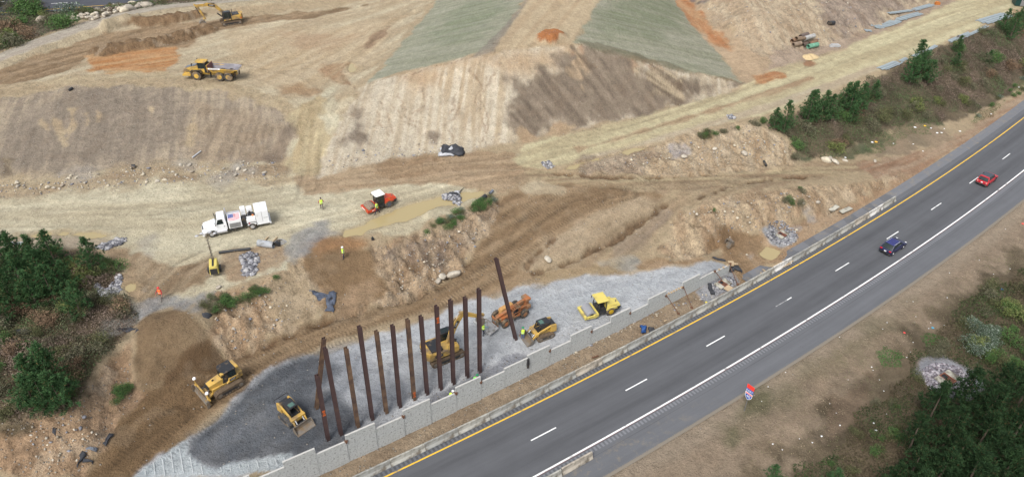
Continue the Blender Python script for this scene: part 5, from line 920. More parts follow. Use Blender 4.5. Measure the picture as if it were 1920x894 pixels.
link('liner', me, body, M_); part(body, 'sign_panel', WTX, [('b', -1.9,1.57,2.33,.35,1.575,2.58)]); lettering(body, 'BELL  EQUIPMENT', .2, BTX, (-.78,1.582,2.455), (-1,0,0), (0,0,1))
part(t, 'mud_flap', BLK, [('b', .1,1.0,.7,.16,1.5,1.6), ('b', -4.5,.8,.6,-4.45,1.45,1.4), ('b', -4.5,-1.45,.6,-4.45,-.8,1.4)])
seat(t, (431.5,153.5), (-3.15,1.4), (367.5,151), (2.9,1.4), sc_=.84)
# service truck
t = empty('service_truck', 'white fuel and lube service truck with a flag mural behind its cab', 'truck')
for y_ in (1.05,-1.05): wheel(t, 2.7, y_, .51, .3, SIL, tread=False)
for y_ in (1.0,-1.0): wheel(t, -2.6, y_, .51, .52, SIL, tread=False)
part(t, 'chassis', BLK, [('b', -4.6,-.45,.6,3.4,.45,.85), ('b', -.6,-1.1,.45,.3,1.1,.9)])
hd = part(t, 'hood', WHT, [('l', [(1.85,-1.0,.6),(1.85,1.0,.6),(3.75,.85,.55),(3.75,-.85,.55)], [(1.85,-.85,1.72),(1.85,.85,1.72),(3.6,.7,1.42),(3.6,-.7,1.42)])], bevel=.07)
part(hd, 'fender', WHT, [('p', [(2.0,.9),(2.2,1.15),(3.1,1.2),(3.45,1.05),(3.7,.6),(3.4,.6),(3.25,.95),(3.0,1.08),(2.35,1.08),(2.1,.9)], y0, y1) for y0, y1 in ((.8,1.22),(-1.22,-.8))], bevel=.02); part(hd, 'headlight', WLM, [('b', 3.62,s_*.62-.15,.85,3.78,s_*.62+.15,1.05) for s_ in (1,-1)]); part(hd, 'grille', BLK, [('b', 3.7,-.4,.65,3.79,.4,1.2)])
part(t, 'bumper', WHT, [('b', 3.6,-1.1,.35,3.9,1.1,.68)], bevel=.04)
c = part(t, 'cab', WHT, [('l', [(.55,-1.08,.75),(.55,1.08,.75),(2.1,1.08,.75),(2.1,-1.08,.75)], [(.6,-1.0,1.7),(.6,1.0,1.7),(2.0,1.0,1.7),(2.0,-1.0,1.7)]), ('l', [(.6,-1.0,1.7),(.6,1.0,1.7),(2.0,1.0,1.7),(2.0,-1.0,1.7)], [(.7,-.9,2.62),(.7,.9,2.62),(1.65,.9,2.62),(1.65,-.9,2.62)])], bevel=.06)
part(c, 'window', GLS, [('l', [(.95,s_*1.01,1.72),(1.9,s_*1.01,1.72),(1.62,s_*.94,2.4),(1.05,s_*.94,2.4)], [(.95,s_*1.03,1.72),(1.9,s_*1.03,1.72),(1.62,s_*.96,2.4),(1.05,s_*.96,2.4)]) for s_ in (1,-1)] + [('l', [(2.03,-.9,1.74),(2.03,.9,1.74),(1.74,.82,2.45),(1.74,-.82,2.45)], [(2.0,-.9,1.74),(2.0,.9,1.74),(1.71,.82,2.45),(1.71,-.82,2.45)])])
part(c, 'marker_light', mat('amber_lamp', (.8,.3,.02), .3), [('b', 1.5,-.62+.3*i,2.62,1.58,-.58+.3*i,2.66) for i in range(5)]); part(c, 'mirror', BLK, [('b', 1.95,s_*1.25-.07,1.7,2.05,s_*1.25+.07,2.2) for s_ in (1,-1)]); part(c, 'handle', BLK, [('b', .85,1.06,1.3,1.0,1.1,1.36)])
part(t, 'exhaust', SIL, [('r', (.48,-.7,.9), (.48,-.7,3.1), .08)]); part(t, 'fuel_tank', SIL, [('r', (.7,1.0,.6), (2.0,1.0,.6), .28), ('r', (.7,-1.0,.6), (2.0,-1.0,.6), .28)])
tk = part(t, 'tank_box', WHT, [('b', -1.35,-1.15,.8,.38,1.15,2.05)], bevel=.05); part(tk, 'side_panel', GRY, [('b', -1.2,1.155,.9,.25,1.165,1.6)])
def on(x_, y_): return (x_, y_, 2.056)
FR = mat('flag_red', (.45,.03,.05), .5, var=.03); FB_ = mat('flag_blue', (.05,.08,.25), .5, var=.03)
fl = part(tk, 'flag_mural', WTX, [('b', -1.25,-.55,2.05,.3,1.1,2.056)]); part(fl, 'stripe', FR, [('l', [(.28 if i > 3 else -.5, -.5+.24*i + .0, 2.056), (-.4,-.46+.24*i+.05,2.056),(-1.22,-.5+.24*i-.03,2.056),(-1.22,-.38+.24*i-.03,2.056),(-.4,-.34+.24*i+.05,2.056),(.28 if i > 3 else -.5,-.38+.24*i,2.056)], [(.28 if i > 3 else -.5, -.5+.24*i, 2.06), (-.4,-.46+.24*i+.05,2.06),(-1.22,-.5+.24*i-.03,2.06),(-1.22,-.38+.24*i-.03,2.06),(-.4,-.34+.24*i+.05,2.06),(.28 if i > 3 else -.5,-.38+.24*i,2.06)]) for i in range(7)]); part(fl, 'canton', FB_, [('b', -.42,-.5,2.057,.28,.42,2.064)]); part(fl, 'star', WTX, [('r', (-.32+.14*i,-.38+.2*j,2.064), (-.32+.14*i,-.38+.2*j,2.068), .03, 5) for i in range(5) for j in range(4)])
part(tk, 'rail', SIL, [('r', (-1.25,-1.0,2.1), (.3,-1.0,2.1), .06), ('r', (-1.25,-.75,2.1), (.3,-.75,2.1), .06), ('b', -1.3,-1.1,2.05,.35,-.65,2.08)])
part(t, 'hose_reel', BLK, [('r', (-1.75,.55,1.5), (-1.75,.95,1.5), .42, 18), ('r', (-1.75,0,1.5), (-1.75,.4,1.5), .42, 18), ('b', -2.05,-1.0,.85,-1.45,1.0,1.15)])
part(t, 'reel_cabinet', WHT, [('b', -2.1,-1.15,.85,-1.45,-.35,2.65), ('b', -3.0,-1.15,.85,-2.25,-.45,2.5)], bevel=.04); tb = part(t, 'tool_box', WHT, [('b', -3.2,.35,.75,-2.0,1.2,1.75)], bevel=.04); part(tb, 'emblem', FR, [('r', (-2.3,1.2,1.1), (-2.3,1.21,1.1), .12, 14)])
part(t, 'engine_pump', BLK, [('b', -3.1,-.4,.9,-2.3,.3,1.9), ('r', (-2.6,-.1,1.9), (-2.6,-.1,2.2), .15)]); part(t, 'orange_hose', mat('hose_orange', (.6,.2,.05), .5), [('b', -3.05,.3,1.75,-2.8,.55,1.9)])
rb = part(t, 'rear_enclosure', WHT, [('b', -4.95,-1.2,.95,-3.25,1.2,2.7)], bevel=.04); part(rb, 'seam', GRY, [('b', -4.1,1.2,1.0,-4.06,1.212,2.65), ('b', -4.1,-1.18,2.7,-4.06,1.18,2.712), ('b', -4.8,1.2,1.55,-4.25,1.212,1.6)]); part(rb, 'rear_door', GRY, [('b', -4.98,-1.1,1.0,-4.955,1.1,2.6)])
part(t, 'skirt', WHT, [('b', -4.95,.75,.62,-3.25,1.22,.95), ('b', -4.95,-1.22,.62,-3.25,-.75,.95), ('b', -5.15,-1.2,.5,-4.95,1.2,.7)]); part(t, 'mudguard', BLK, [('p', [(-3.3,.75),(-3.2,1.05),(-2.9,1.2),(-2.3,1.2),(-2.05,1.05),(-1.98,.75),(-1.94,.75),(-2.0,1.1),(-2.25,1.26),(-2.95,1.26),(-3.25,1.1),(-3.36,.75)], y0, y1) for y0, y1 in ((.7,1.24),(-1.24,-.7))])
seat(t, (476.5,430), (-2.6,1.2), (397.5,445.5), (2.7,1.2), sc_=.9)
# rollers
def roller(label, paint_, roofm, drumm, pads, closed, rimm):
    t = empty('road_roller', label, 'roller', 'vibratory rollers'); r = .76
    d = part(t, 'drum', drumm, [('r', (1.55,-1.05,r), (1.55,1.05,r), r, 40)] + ([('k', (1.55+math.cos(a)*r*.98, y_, r+math.sin(a)*r*.98), (1.55+math.cos(a)*(r+.1), y_, r+math.sin(a)*(r+.1)), .11, .07, 6) for j, y_ in enumerate(np.linspace(-.9,.9,9)) for a in (np.arange(12)*.5236 + (j % 2)*.26)] if pads else []))
    part(t, 'drum_frame', paint_, [('b', .55,-1.28,.62,.85,1.28,1.12), ('b', 2.4,-1.28,.55,2.72,1.28,.98), ('p', [(.7,.62),(.7,1.15),(1.2,1.15),(1.4,.98),(2.6,.98),(2.6,.58),(1.0,.5)], 1.1, 1.28), ('p', [(.7,.62),(.7,1.15),(1.2,1.15),(1.4,.98),(2.6,.98),(2.6,.58),(1.0,.5)], -1.28, -1.1)], bevel=.03)
    part(t, 'axle_hub', BLK, [('r', (1.55,1.05,r), (1.55,1.1,r), .45, 16), ('r', (1.55,-1.1,r), (1.55,-1.05,r), .45, 16), ('b', 1.2,1.09,.35,1.9,1.11,1.1)])
    part(t, 'hitch', BLK, [('b', -.3,-.4,.5,.6,.4,1.0)])
    for y_ in (.85,-.85): wheel(t, -1.5, y_, .76, .55, rimm)
    part(t, 'rear_frame', BLK, [('b', -3.0,-.6,.55,-.2,.6,1.2), ('b', -.9,-1.0,.6,.35,1.0,1.15), ('l', [(-3.0,-.85,.7),(-3.0,.85,.7),(-2.3,1.0,.8),(-2.3,-1.0,.8)], [(-3.15,-.85,1.2),(-3.15,.85,1.2),(-2.3,1.0,1.25),(-2.3,-1.0,1.25)])], bevel=.03)
    part(t, 'hood', paint_, [('l', [(-3.15,-.75,1.2),(-3.15,.75,1.2),(-.85,1.0,1.2),(-.85,-1.0,1.2)], [(-3.0,-.6,1.6),(-3.0,.6,1.6),(-.85,.75,1.98),(-.85,-.75,1.98)]), ('p', [(-2.5,1.2),(-2.3,1.62),(-.9,1.62),(-.7,1.2)], .9, 1.12), ('p', [(-2.5,1.2),(-2.3,1.62),(-.9,1.62),(-.7,1.2)], -1.12, -.9)], bevel=.05)
    part(t, 'exhaust', STL, [('r', (-2.5,.25,1.7), (-2.5,.25,2.1), .07)])
    part(t, 'platform', BLK, [('b', -.8,-.95,1.15,.5,.95,1.25), ('r', (.45,.95,1.25), (.45,.95,1.9), .025), ('r', (.45,-.95,1.25), (.45,-.95,1.9), .025), ('r', (.45,-.95,1.9), (.45,.95,1.9), .025), ('r', (-.3,.98,1.9), (.45,.98,1.9), .025)])
    s_ = part(t, 'seat', BLK, [('b', -.55,-.28,1.25,-.1,.28,1.7), ('b', -.65,-.28,1.6,-.5,.28,2.2)], bevel=.03); part(t, 'console', BLK, [('b', .1,-.3,1.25,.35,.3,1.95), ('r', (.1,0,1.95), (0,0,2.15), .2, 14)])
    ps = [('t', (xx,yy,1.25), (xx*.95,yy*.92,2.85), .09, .09) for xx in (-.75,.45) for yy in (-.85,.85)]
    cb = part(t, 'canopy_frame' if not closed else 'cab_frame', BLK, ps)
    if closed: part(cb, 'window', GLS, [('l', [(.47,-.8,1.35),(.47,.8,1.35),(.44,.74,2.8),(.44,-.74,2.8)], [(.45,-.8,1.35),(.45,.8,1.35),(.42,.74,2.8),(.42,-.74,2.8)]), ('l', [(-.7,.86,1.3),(.4,.86,1.3),(.38,.79,2.8),(-.66,.79,2.8)], [(-.7,.84,1.3),(.4,.84,1.3),(.38,.77,2.8),(-.66,.77,2.8)]), ('l', [(-.7,-.86,1.3),(.4,-.86,1.3),(.38,-.79,2.8),(-.66,-.79,2.8)], [(-.7,-.84,1.3),(.4,-.84,1.3),(.38,-.77,2.8),(-.66,-.77,2.8)])])
    rf = [(-.95,-.95),(-.95,.95),(.62,.95),(.8,.6),(.8,-.6),(.62,-.95)] if closed else [(-.95,-1.0),(-.95,1.0),(.8,1.0),(.8,-1.0)]
    part(t, 'roof', roofm, [('q', rf, 2.85, 3.0)], bevel=.05); part(t, 'mirror', BLK, [('t', (.6,1.0,2.3), (.6,1.25,2.3), .03, .03), ('b', .56,1.2,2.1,.62,1.4,2.45), ('b', .56,-1.4,2.1,.62,-1.2,2.45)]); return t
DS = mat('drum_steel', alb((176,176,180)), .35, metal=.2, var=.05, scale=1.5)
r1 = roller('pale yellow smooth drum roller with open canopy on the grey gravel by the wall', YC2, YC2, DS, False, False, yel('rim_yellow', (220,180,40), .1)); seat(r1, (1142.6,592), (-1.5,1.12), (1112,601), (1.55,1.2), sc_=.8); lettering(r1, 'BOMAG', .22, BTX, (1.75,1.29,.78), (-1,0,0), (0,0,1))
r2 = roller('orange red padfoot roller with white roofed cab beside the muddy ditch', RED, WHT, mat('muddy_drum', alb((160,142,124)), .8, var=.25, scale=4), True, True, mat('dark_rim', alb((92,94,104)), .5)); seat(r2, (732.5,389.5), (-1.5,1.12), (700,402), (1.55,1.2), sc_=.76); part(r2, 'sticker', WTX, [('b', 2.722,-.9,.68,2.728,.3,.85), ('b', 1.5,1.282,.75,1.9,1.288,.88)]); part(r2, 'sticker', yel('sticker_yellow', (240,210,60), 0), [('b', 2.722,.45,.7,2.73,.6,.9), ('l', [(-1.9,.86,1.66),(-1.7,.86,1.68),(-1.5,.83,1.8),(-1.55,.83,1.82)], [(-1.9,.88,1.66),(-1.7,.88,1.68),(-1.5,.85,1.8),(-1.55,.85,1.82)])])
# dozer
t = empty('bulldozer', 'yellow crawler dozer with black cab and white positioning masts on the dirt ramp', 'bulldozer')
crawler(t, -2.0, 1.5, 1.0, .65, .95, TRK); crawler(t, -2.0, 1.5, -1.0, .65, .95, TRK)
part(t, 'hull', YC, [('b', -1.9,-.66,.5,1.5,.66,1.25)], bevel=.03); hd = part(t, 'engine_hood', YC, [('l', [(0,-.55,1.2),(0,.55,1.2),(1.75,.42,1.1),(1.75,-.42,1.1)], [(0,-.5,2.0),(0,.5,2.0),(1.7,.38,1.72),(1.7,-.38,1.72)])], bevel=.05); part(hd, 'grille', BLK, [('b', 1.72,-.42,.9,1.8,.42,1.72), ('b', .9,-.04,1.9,1.1,.04,2.1)])
c = part(t, 'cab', BLK, [('l', [(-1.5,-.78,1.2),(-1.5,.78,1.2),(.15,.6,1.2),(.15,-.6,1.2)], [(-1.45,-.7,2.85),(-1.45,.7,2.85),(-.1,.62,2.85),(-.1,-.62,2.85)]), ('q', [(-1.5,-.8),(-1.5,.8),(-.1,.8),(.12,.5),(.12,-.5),(-.1,-.8)], 2.85, 2.95)], bevel=.04); part(c, 'window', GLS, [('l', [(-1.35,s_*.8,1.9),(-.55,s_*.76,1.9),(-.6,s_*.71,2.75),(-1.32,s_*.72,2.75)], [(-1.35,s_*.78,1.9),(-.55,s_*.74,1.9),(-.6,s_*.69,2.75),(-1.32,s_*.70,2.75)]) for s_ in (1,-1)] + [('b', .13,-.45,1.7,.15,.45,2.7)])
part(c, 'light_bar', YC, [('b', -1.85,-.75,2.72,-1.5,.75,2.95)], bevel=.04); part(c, 'light_bar', YC, [('b', -.12,.42,2.72,.28,.78,2.95)], bevel=.05)
part(t, 'fender', YC, [('p', [(-1.7,1.2),(-1.7,1.75),(-.5,1.75),(-.5,1.45),(-.2,1.2)], s_*.68-.1, s_*.68+.16) for s_ in (1,-1)], bevel=.03); pl = part(t, 'badge', BLK, [('b', -1.3,.845,1.35,-.6,.86,1.65)]); lettering(t, 'CAT', .28, WTX, (-.95,.87,1.5), (-1,0,0), (0,0,1)); part(t, 'fuel_tank', YC, [('b', -2.25,-.6,.9,-1.5,.6,1.7)], bevel=.05)
pa = [('t', (-.2,s_*1.42,.55), (2.3,s_*1.42,.4), .16, .22) for s_ in (1,-1)]; part(t, 'push_frame', YC, [('t', (1.4,.5,.55), (2.5,.9,.5), .2, .25), ('t', (1.4,-.5,.55), (2.5,-.9,.5), .2, .25), ('b', 1.4,-.6,.4,2.2,.6,.7)]); part(t, 'hydraulic_cylinder', BLK, [('r', (1.75,.4,1.3), (2.4,.55,.95), .07), ('r', (1.75,-.4,1.3), (2.4,-.55,.95), .07)])
bl = part(t, 'blade', STL, [('p', [(2.55,.0),(2.42,.35),(2.4,.75),(2.5,1.12),(2.56,1.12),(2.47,.75),(2.5,.35),(2.66,.0)], -1.65, 1.65), ('b', 2.5,1.6,.0,2.8,1.67,1.1), ('b', 2.5,-1.67,.0,2.8,-1.6,1.1)]); part(bl, 'blade_back', YC, [('b', 2.22,-1.6,.85,2.42,1.6,1.1), ('b', 2.25,-1.6,.25,2.42,1.6,.45), ('b', 2.15,-.5,.2,2.42,.5,1.0)], bevel=.02)
for y_ in (-1.4,1.4)[::1]:
    ma = part(t, 'mast', YC, [('r', (2.4,y_*.99,1.05), (2.4,y_*.99,2.15), .05), ('b', 2.28,y_*.99-.12,1.0,2.52,y_*.99+.12,1.2)]); part(ma, 'receiver', WTX, [('k', (2.4,y_*.99,2.15), (2.4,y_*.99,2.3), .2, .14, 16)])
seat(t, (459,722), (-1.7,1.33), (409,751), (1.2,1.33), sc_=.88)
# compact track loaders
def loader(label, tm, bz):
    t = empty('track_loader', label, 'track loader', 'compact track loaders'); crawler(t, -1.15, .95, .78, .42, .72, tm); crawler(t, -1.15, .95, -.78, .42, .72, tm)
    b = part(t, 'body', YC, [('b', -1.1,-.52,.35,.95,.52,1.0), ('l', [(-1.55,-.7,.55),(-1.55,.7,.55),(-.75,.7,.7),(-.75,-.7,.7)], [(-1.5,-.7,1.45),(-1.5,.7,1.45),(-.75,.7,1.55),(-.75,-.7,1.55)]), ('b', .75,-.75,.75,1.15,.75,1.12)], bevel=.04); part(b, 'engine_cover', BLK, [('b', -1.42,-.42,1.5,-.78,.42,1.6)]); part(b, 'rear_grille', BLK, [('b', -1.6,-.45,.7,-1.55,.45,1.3)])
    c = part(t, 'cab', BLK, [('t', (-.7,s_*.42,1.0), (-.65,s_*.42,2.0), .08, .08) for s_ in (1,-1)] + [('t', (.72,s_*.42,1.0), (.45,s_*.42,2.0), .08, .08) for s_ in (1,-1)] + [('b', -.75,-.47,1.95,.55,.47,2.05), ('b', -.6,-.4,.95,.7,.4,1.05), ('b', -.72,-.44,1.0,-.66,.44,2.0), ('b', -.5,-.22,1.05,-.1,.22,1.3), ('b', -.6,-.22,1.2,-.45,.22,1.75)]); part(c, 'roof_window', mat('tinted_roof_glass', alb((96,128,118)), .15), [('b', -.1,-.28,2.05,.38,.28,2.065)]); part(c, 'side_screen', mat('dark_screen', (.03,.03,.035), .6), [('b', -.62,s_*.44-.005,1.15,.4,s_*.44+.005,1.9) for s_ in (1,-1)])
    for s_ in (1,-1): part(t, 'lift_arm', YC, [('p', thick([(-1.45,1.5),(-.9,1.62),(.5,1.2),(1.15,.75),(1.45,.35+bz)], [.2,.22,.24,.24,.2]), s_*.62-.07, s_*.62+.07)], bevel=.02)
    part(t, 'hydraulic_cylinder', CHR, [('r', (1.1,s_*.4,.95), (1.5,s_*.4,.5+bz), .05) for s_ in (1,-1)]); part(t, 'coupler', BLK, [('b', 1.42,-.5,.12+bz,1.54,.5,.62+bz)])
    bk = part(t, 'bucket', STL, [('p', [(1.55,.08+bz),(1.5,.3+bz),(1.55,.65+bz),(1.6,.65+bz),(1.56,.32+bz),(1.62,.12+bz),(2.3,.06+bz),(2.32,.0+bz),(1.62,.02+bz)], -.98, .98), ('p', [(1.55,.08+bz),(1.5,.3+bz),(1.55,.65+bz),(1.75,.62+bz),(2.3,.0+bz),(1.62,.02+bz)], -.99, -.95), ('p', [(1.55,.08+bz),(1.5,.3+bz),(1.55,.65+bz),(1.75,.62+bz),(2.3,.0+bz),(1.62,.02+bz)], .95, .99)]); return t
l1 = loader('track loader with empty bucket on the dark gravel at the left end of the fill', TRD, .02); seat(l1, (521,783), (-1.0,-1.0), (544,805), (.8,-1.0))
part(l1, 'light_bar', BLK, [('r', (-1.6,-.75,1.5), (-1.75,-.75,1.75), .04), ('r', (-1.6,.75,1.5), (-1.75,.75,1.75), .04), ('r', (-1.75,-.75,1.75), (-1.75,.75,1.75), .04)])
l2 = loader('track loader with dusty raised bucket standing beside a worker and the concrete wall', TRK, .06); seat(l2, (1040,632), (-1.0,1.0), (1009,644), (.8,1.0))

# telehandler
t = empty('telehandler', 'faded orange telescopic forklift with open cab beside the leaning pile', 'telehandler')
for x_ in (1.55,-1.55):
    for y_ in (1.02,-1.02): wheel(t, x_, y_, .66, .42, ORG)
part(t, 'chassis', ORG, [('b', -2.4,-.5,.55,2.0,.5,1.1), ('b', 1.2,-.8,.5,1.9,.8,.9), ('b', -1.9,-.8,.5,-1.2,.8,.9), ('b', -2.9,-.75,.75,-2.3,.75,1.2)], bevel=.03)
part(t, 'engine_hood', TAN, [('l', [(-.9,-1.1,1.0),(-.9,-.3,1.0),(1.3,-.3,1.0),(1.3,-1.1,1.0)], [(-.8,-1.0,1.75),(-.8,-.4,1.75),(1.1,-.4,1.65),(1.1,-1.0,1.65)])], bevel=.08)
part(t, 'engine_frame', ORG, [('b', -.9,-1.12,.7,1.3,-.35,1.02)], bevel=.03)
c = part(t, 'cab_frame', ORG, [('t', (a,b_,1.0), (a*.95,b_,2.35), .08, .08) for a in (-.75,.45) for b_ in (.32,1.1)] + [('t', (-.75,b_,2.35), (.43,b_,2.35), .1, .1) for b_ in (.32,1.1)] + [('t', (a,.32,2.35), (a,1.1,2.35), .08, .08) for a in (-.73,-.45,-.2,.1,.43)] + [('b', -.8,.3,.8,.5,1.12,1.05), ('t', (-.75,1.1,1.6), (.45,1.1,1.6), .06, .06), ('t', (.45,1.1,1.0), (.9,1.1,.7), .08, .08)]); part(c, 'seat', BLK, [('b', -.5,.5,1.05,-.05,.95,1.4), ('b', -.6,.5,1.3,-.45,.95,1.9)], bevel=.03)
part(t, 'boom', ORG, [('t', (-2.7,0,1.95), (1.7,0,1.25), .38, .42), ('t', (1.6,0,1.28), (2.4,0,1.1), .3, .32), ('p', [(-2.9,1.1),(-2.9,2.2),(-2.5,2.25),(-2.2,1.1)], -.28, .28)], bevel=.03); part(t, 'boom_tail', ORG, [('b', -3.0,-.55,1.9,-2.2,.55,2.25), ('t', (-2.2,.45,1.2), (-1.2,.45,1.1), .15, .3), ('t', (-2.9,-.6,1.0), (-2.9,.6,1.0), .3, .25)], bevel=.04)
part(t, 'hydraulic_cylinder', BLK, [('r', (-1.2,.1,.95), (-.2,.1,1.4), .09), ('r', (1.9,.1,1.0), (2.4,.1,.8), .08)])
fk = part(t, 'fork_carriage', ORG, [('b', 2.45,-.62,.25,2.55,.62,.4), ('b', 2.45,-.62,.95,2.55,.62,1.1)] + [('b', 2.46,-.62+.4*i,.25,2.54,-.54+.4*i,1.3) for i in range(4)] + [('b', 2.45,-.62,1.25,2.55,.62,1.35)]); part(fk, 'fork', STL, [('b', 2.55,y_-.06,.12,3.5,y_+.06,.18) for y_ in (-.4,.4)] + [('b', 2.55,y_-.06,.12,2.62,y_+.06,.9) for y_ in (-.4,.4)])
part(t, 'axle', BLK, [('r', (1.55,-.9,.66), (1.55,.9,.66), .12), ('r', (-1.55,-.9,.66), (-1.55,.9,.66), .12)])
seat(t, (985,596), (-1.55,1.25), (950,615), (1.55,1.25), sc_=.87)
# ---------------------------------------------------------------- cars
def car(label, bodyc, roofm, h, lens, kind, sgn):
    t = empty('parked_car' if False else 'car', label, 'car'); P_ = mat(kind + '_car_paint', bodyc, .35, var=.02, coat=.25, spec=.4); T_ = BLK
    L0, L1 = -lens/2, lens/2; w = .9
    if kind == 'red': prof = [(L0,.45),(L0-.02,.85),(L0+.05,1.0),(L1-1.0,1.02),(L1-.1,.9),(L1,.7),(L1,.35),(L0,.35)]
    else: prof = [(L0,.4),(L0-.02,.8),(L0+.1,1.0),(L1-1.1,.98),(L1-.25,.82),(L1,.6),(L1,.3),(L0,.3)]
    b = part(t, 'body', P_, [('p', prof, -w, w)], bevel=.11, smooth_=True)
    gx0, gx1 = L0+.12, L1-1.05; rx0, rx1 = (L0+.35, L1-1.75) if kind == 'red' else (L0+.75, L1-1.95)
    g = part(b, 'window', GLS, [('l', [(gx0,-w+.08,.98),(gx0,w-.08,.98),(gx1,w-.1,.98),(gx1,-w+.1,.98)], [(rx0,-w+.22,h-.06),(rx0,w-.22,h-.06),(rx1,w-.24,h-.06),(rx1,-w+.24,h-.06)])], bevel=.06, smooth_=True)
    rr = [('l', [(rx0-.02,-w+.21,h-.07),(rx0-.02,w-.21,h-.07),(rx1+.03,w-.23,h-.07),(rx1+.03,-w+.23,h-.07)], [(rx0+.1,-w+.28,h),(rx0+.1,w-.28,h),(rx1-.1,w-.3,h),(rx1-.1,-w+.3,h)])]
    part(b, 'roof', roofm or P_, rr, bevel=.02, smooth_=True)
    pil = [('t', (gx0+.04,s_*(w-.1),.98), (rx0,s_*(w-.23),h-.05), .1, .06) for s_ in (1,-1)] + [('t', (gx1-.02,s_*(w-.1),.98), (rx1,s_*(w-.24),h-.05), .07, .06) for s_ in (1,-1)]
    if kind == 'red': pil += [('l', [(gx0-.02,s_*(w-.06),.98),(gx0+.45,s_*(w-.06),.98),(rx0+.35,s_*(w-.2),h-.05),(rx0-.04,s_*(w-.2),h-.05)], [(gx0-.02,s_*(w-.12),.98),(gx0+.45,s_*(w-.12),.98),(rx0+.35,s_*(w-.26),h-.05),(rx0-.04,s_*(w-.26),h-.05)]) for s_ in (1,-1)] + [('l', [(rx0-.06,-w+.2,h-.08),(rx0-.06,w-.2,h-.08),(rx0+.3,w-.22,h-.06),(rx0+.3,-w+.22,h-.06)], [(rx0-.04,-w+.24,h+.012),(rx0-.04,w-.24,h+.012),(rx0+.3,w-.26,h+.012),(rx0+.3,-w+.26,h+.012)])]
    part(b, 'pillar', P_, pil, bevel=.01)
    if kind != 'red': part(b, 'roof_rail', CHR, [('t', (rx0+.1,s_*(w-.26),h+.01), (rx1-.1,s_*(w-.27),h+.01), .05, .04) for s_ in (1,-1)])
    part(b, 'bumper', BLK, [('b', L0-.06,-w+.03,.28,L0+.15,w-.03,.55), ('b', L1-.12,-w+.05,.25,L1+.05,w-.05,.48)], bevel=.05)
    for s_ in (1,-1): part(b, 'tail_light', RED2 if kind != 'red' else mat('lamp_pale', (.6,.35,.3), .3), [('b', L0-.045,s_*.68-.16,.78,L0+.12,s_*.68+.16,.94)] if kind != 'red' else [('b', L0-.045,s_*.7-.09,.72,L0+.05,s_*.7+.09,.9)], bevel=.02); part(b, 'headlight', WLM, [('b', L1-.3,s_*.68-.14,.62,L1-.02,s_*.68+.14,.78)], bevel=.03)
    part(b, 'licence_plate', WTX, [('b', L0-.05,-.17,.62 if kind != 'red' else .7,L0-.03,.17,.77 if kind != 'red' else .84)]); part(b, 'mirror', P_ if kind != 'red' else BLK, [('b', gx1-.35,s_*(w+.1)-.09,.98,gx1-.2,s_*(w+.1)+.09,1.12) for s_ in (1,-1)], bevel=.03)
    for x_ in (L0+.78, L1-.85):
        for y_ in (.79,-.79): wheel(t, x_, y_, .34, .22, SIL if kind != 'red' else BLK, tread=False)
    part(b, 'wheel_arch', BLK, [('r', (x_,s_*.895,.36), (x_,s_*.905,.36), .4, 20) for x_ in (L0+.78, L1-.85) for s_ in (1,-1)])
    return t
def on_road(t, s_, tt, dyaw=0):
    x_, y_ = W(s_, tt); t.location = (float(x_), float(y_), .0); t.scale = (.93,)*3; t.rotation_euler = (0, 0, heading(s_)+dyaw)
def st_px(p):
    d = rays([p])[0]; k = CH/-d[2]; a, b = ST(d[0]*k, d[1]*k); return float(a), float(b)
c1 = car('dark blue crossover with silver roof rails driving in the middle of the road', (.012,.014,.055), mat('blue_roof', (.035,.04,.14), .45, spec=.2), 1.62, 4.4, 'blue', 1); a = st_px((1673,479)); b_ = st_px((1692.8,466)); on_road(c1, (a[0]+b_[0])/2+.0, (a[1]+b_[1])/2+.8)
c2 = car('red compact crossover with dark roof, the farther of the two cars', (.42,.015,.025), mat('dark_roof', (.06,.07,.085), .5, spec=.2), 1.68, 4.2, 'red', 1); a = st_px((1851.8,349.5)); b_ = st_px((1864.5,341)); on_road(c2, (a[0]+b_[0])/2, (a[1]+b_[1])/2+.8)
# ---------------------------------------------------------------- barriers
def conc(n, c, v=.12): return mat(n, alb(c), .85, var=v, scale=2.2, dirt=alb((120,112,100)), dirtamt=.3, bump=.3)
CB = [conc('barrier_concrete', (196,194,184)), conc('barrier_concrete_dark', (178,178,172)), conc('barrier_concrete_tan', (200,190,174))]; CW = conc('barrier_concrete_white', (246,243,236), .04)
def barrier_mesh(kind):
    prof = [(-.3,0),(-.3,.08),(-.13,.34),(-.08,.81),(.08,.81),(.13,.34),(.3,.08),(.3,0)]; Lh = 1.81
    bm = bmesh.new(); prism(bm, [(-Lh,a,b) for a,b in prof], [(Lh,a,b) for a,b in prof]); bmesh.ops.bevel(bm, geom=list(bm.edges), offset=.015, segments=1, affect='EDGES'); bmesh.ops.recalc_face_normals(bm, faces=bm.faces)
    me = bpy.data.meshes.new('barrier_segment'); bm.to_mesh(me); bm.free(); me.materials.append(kind); return me
BM = [barrier_mesh(k) for k in CB]; BMW = barrier_mesh(CW); rb_ = random.Random(4)
s_end = st_px((1683,379))[0]; k = 0; ss = s_end - 1.83
white = {round(st_px((1654,394))[0]): 'bright white concrete barrier segment, next to last of the row at the far end', round(st_px((1486,497))[0]): 'whitish concrete barrier segment beside the small timber stack'}
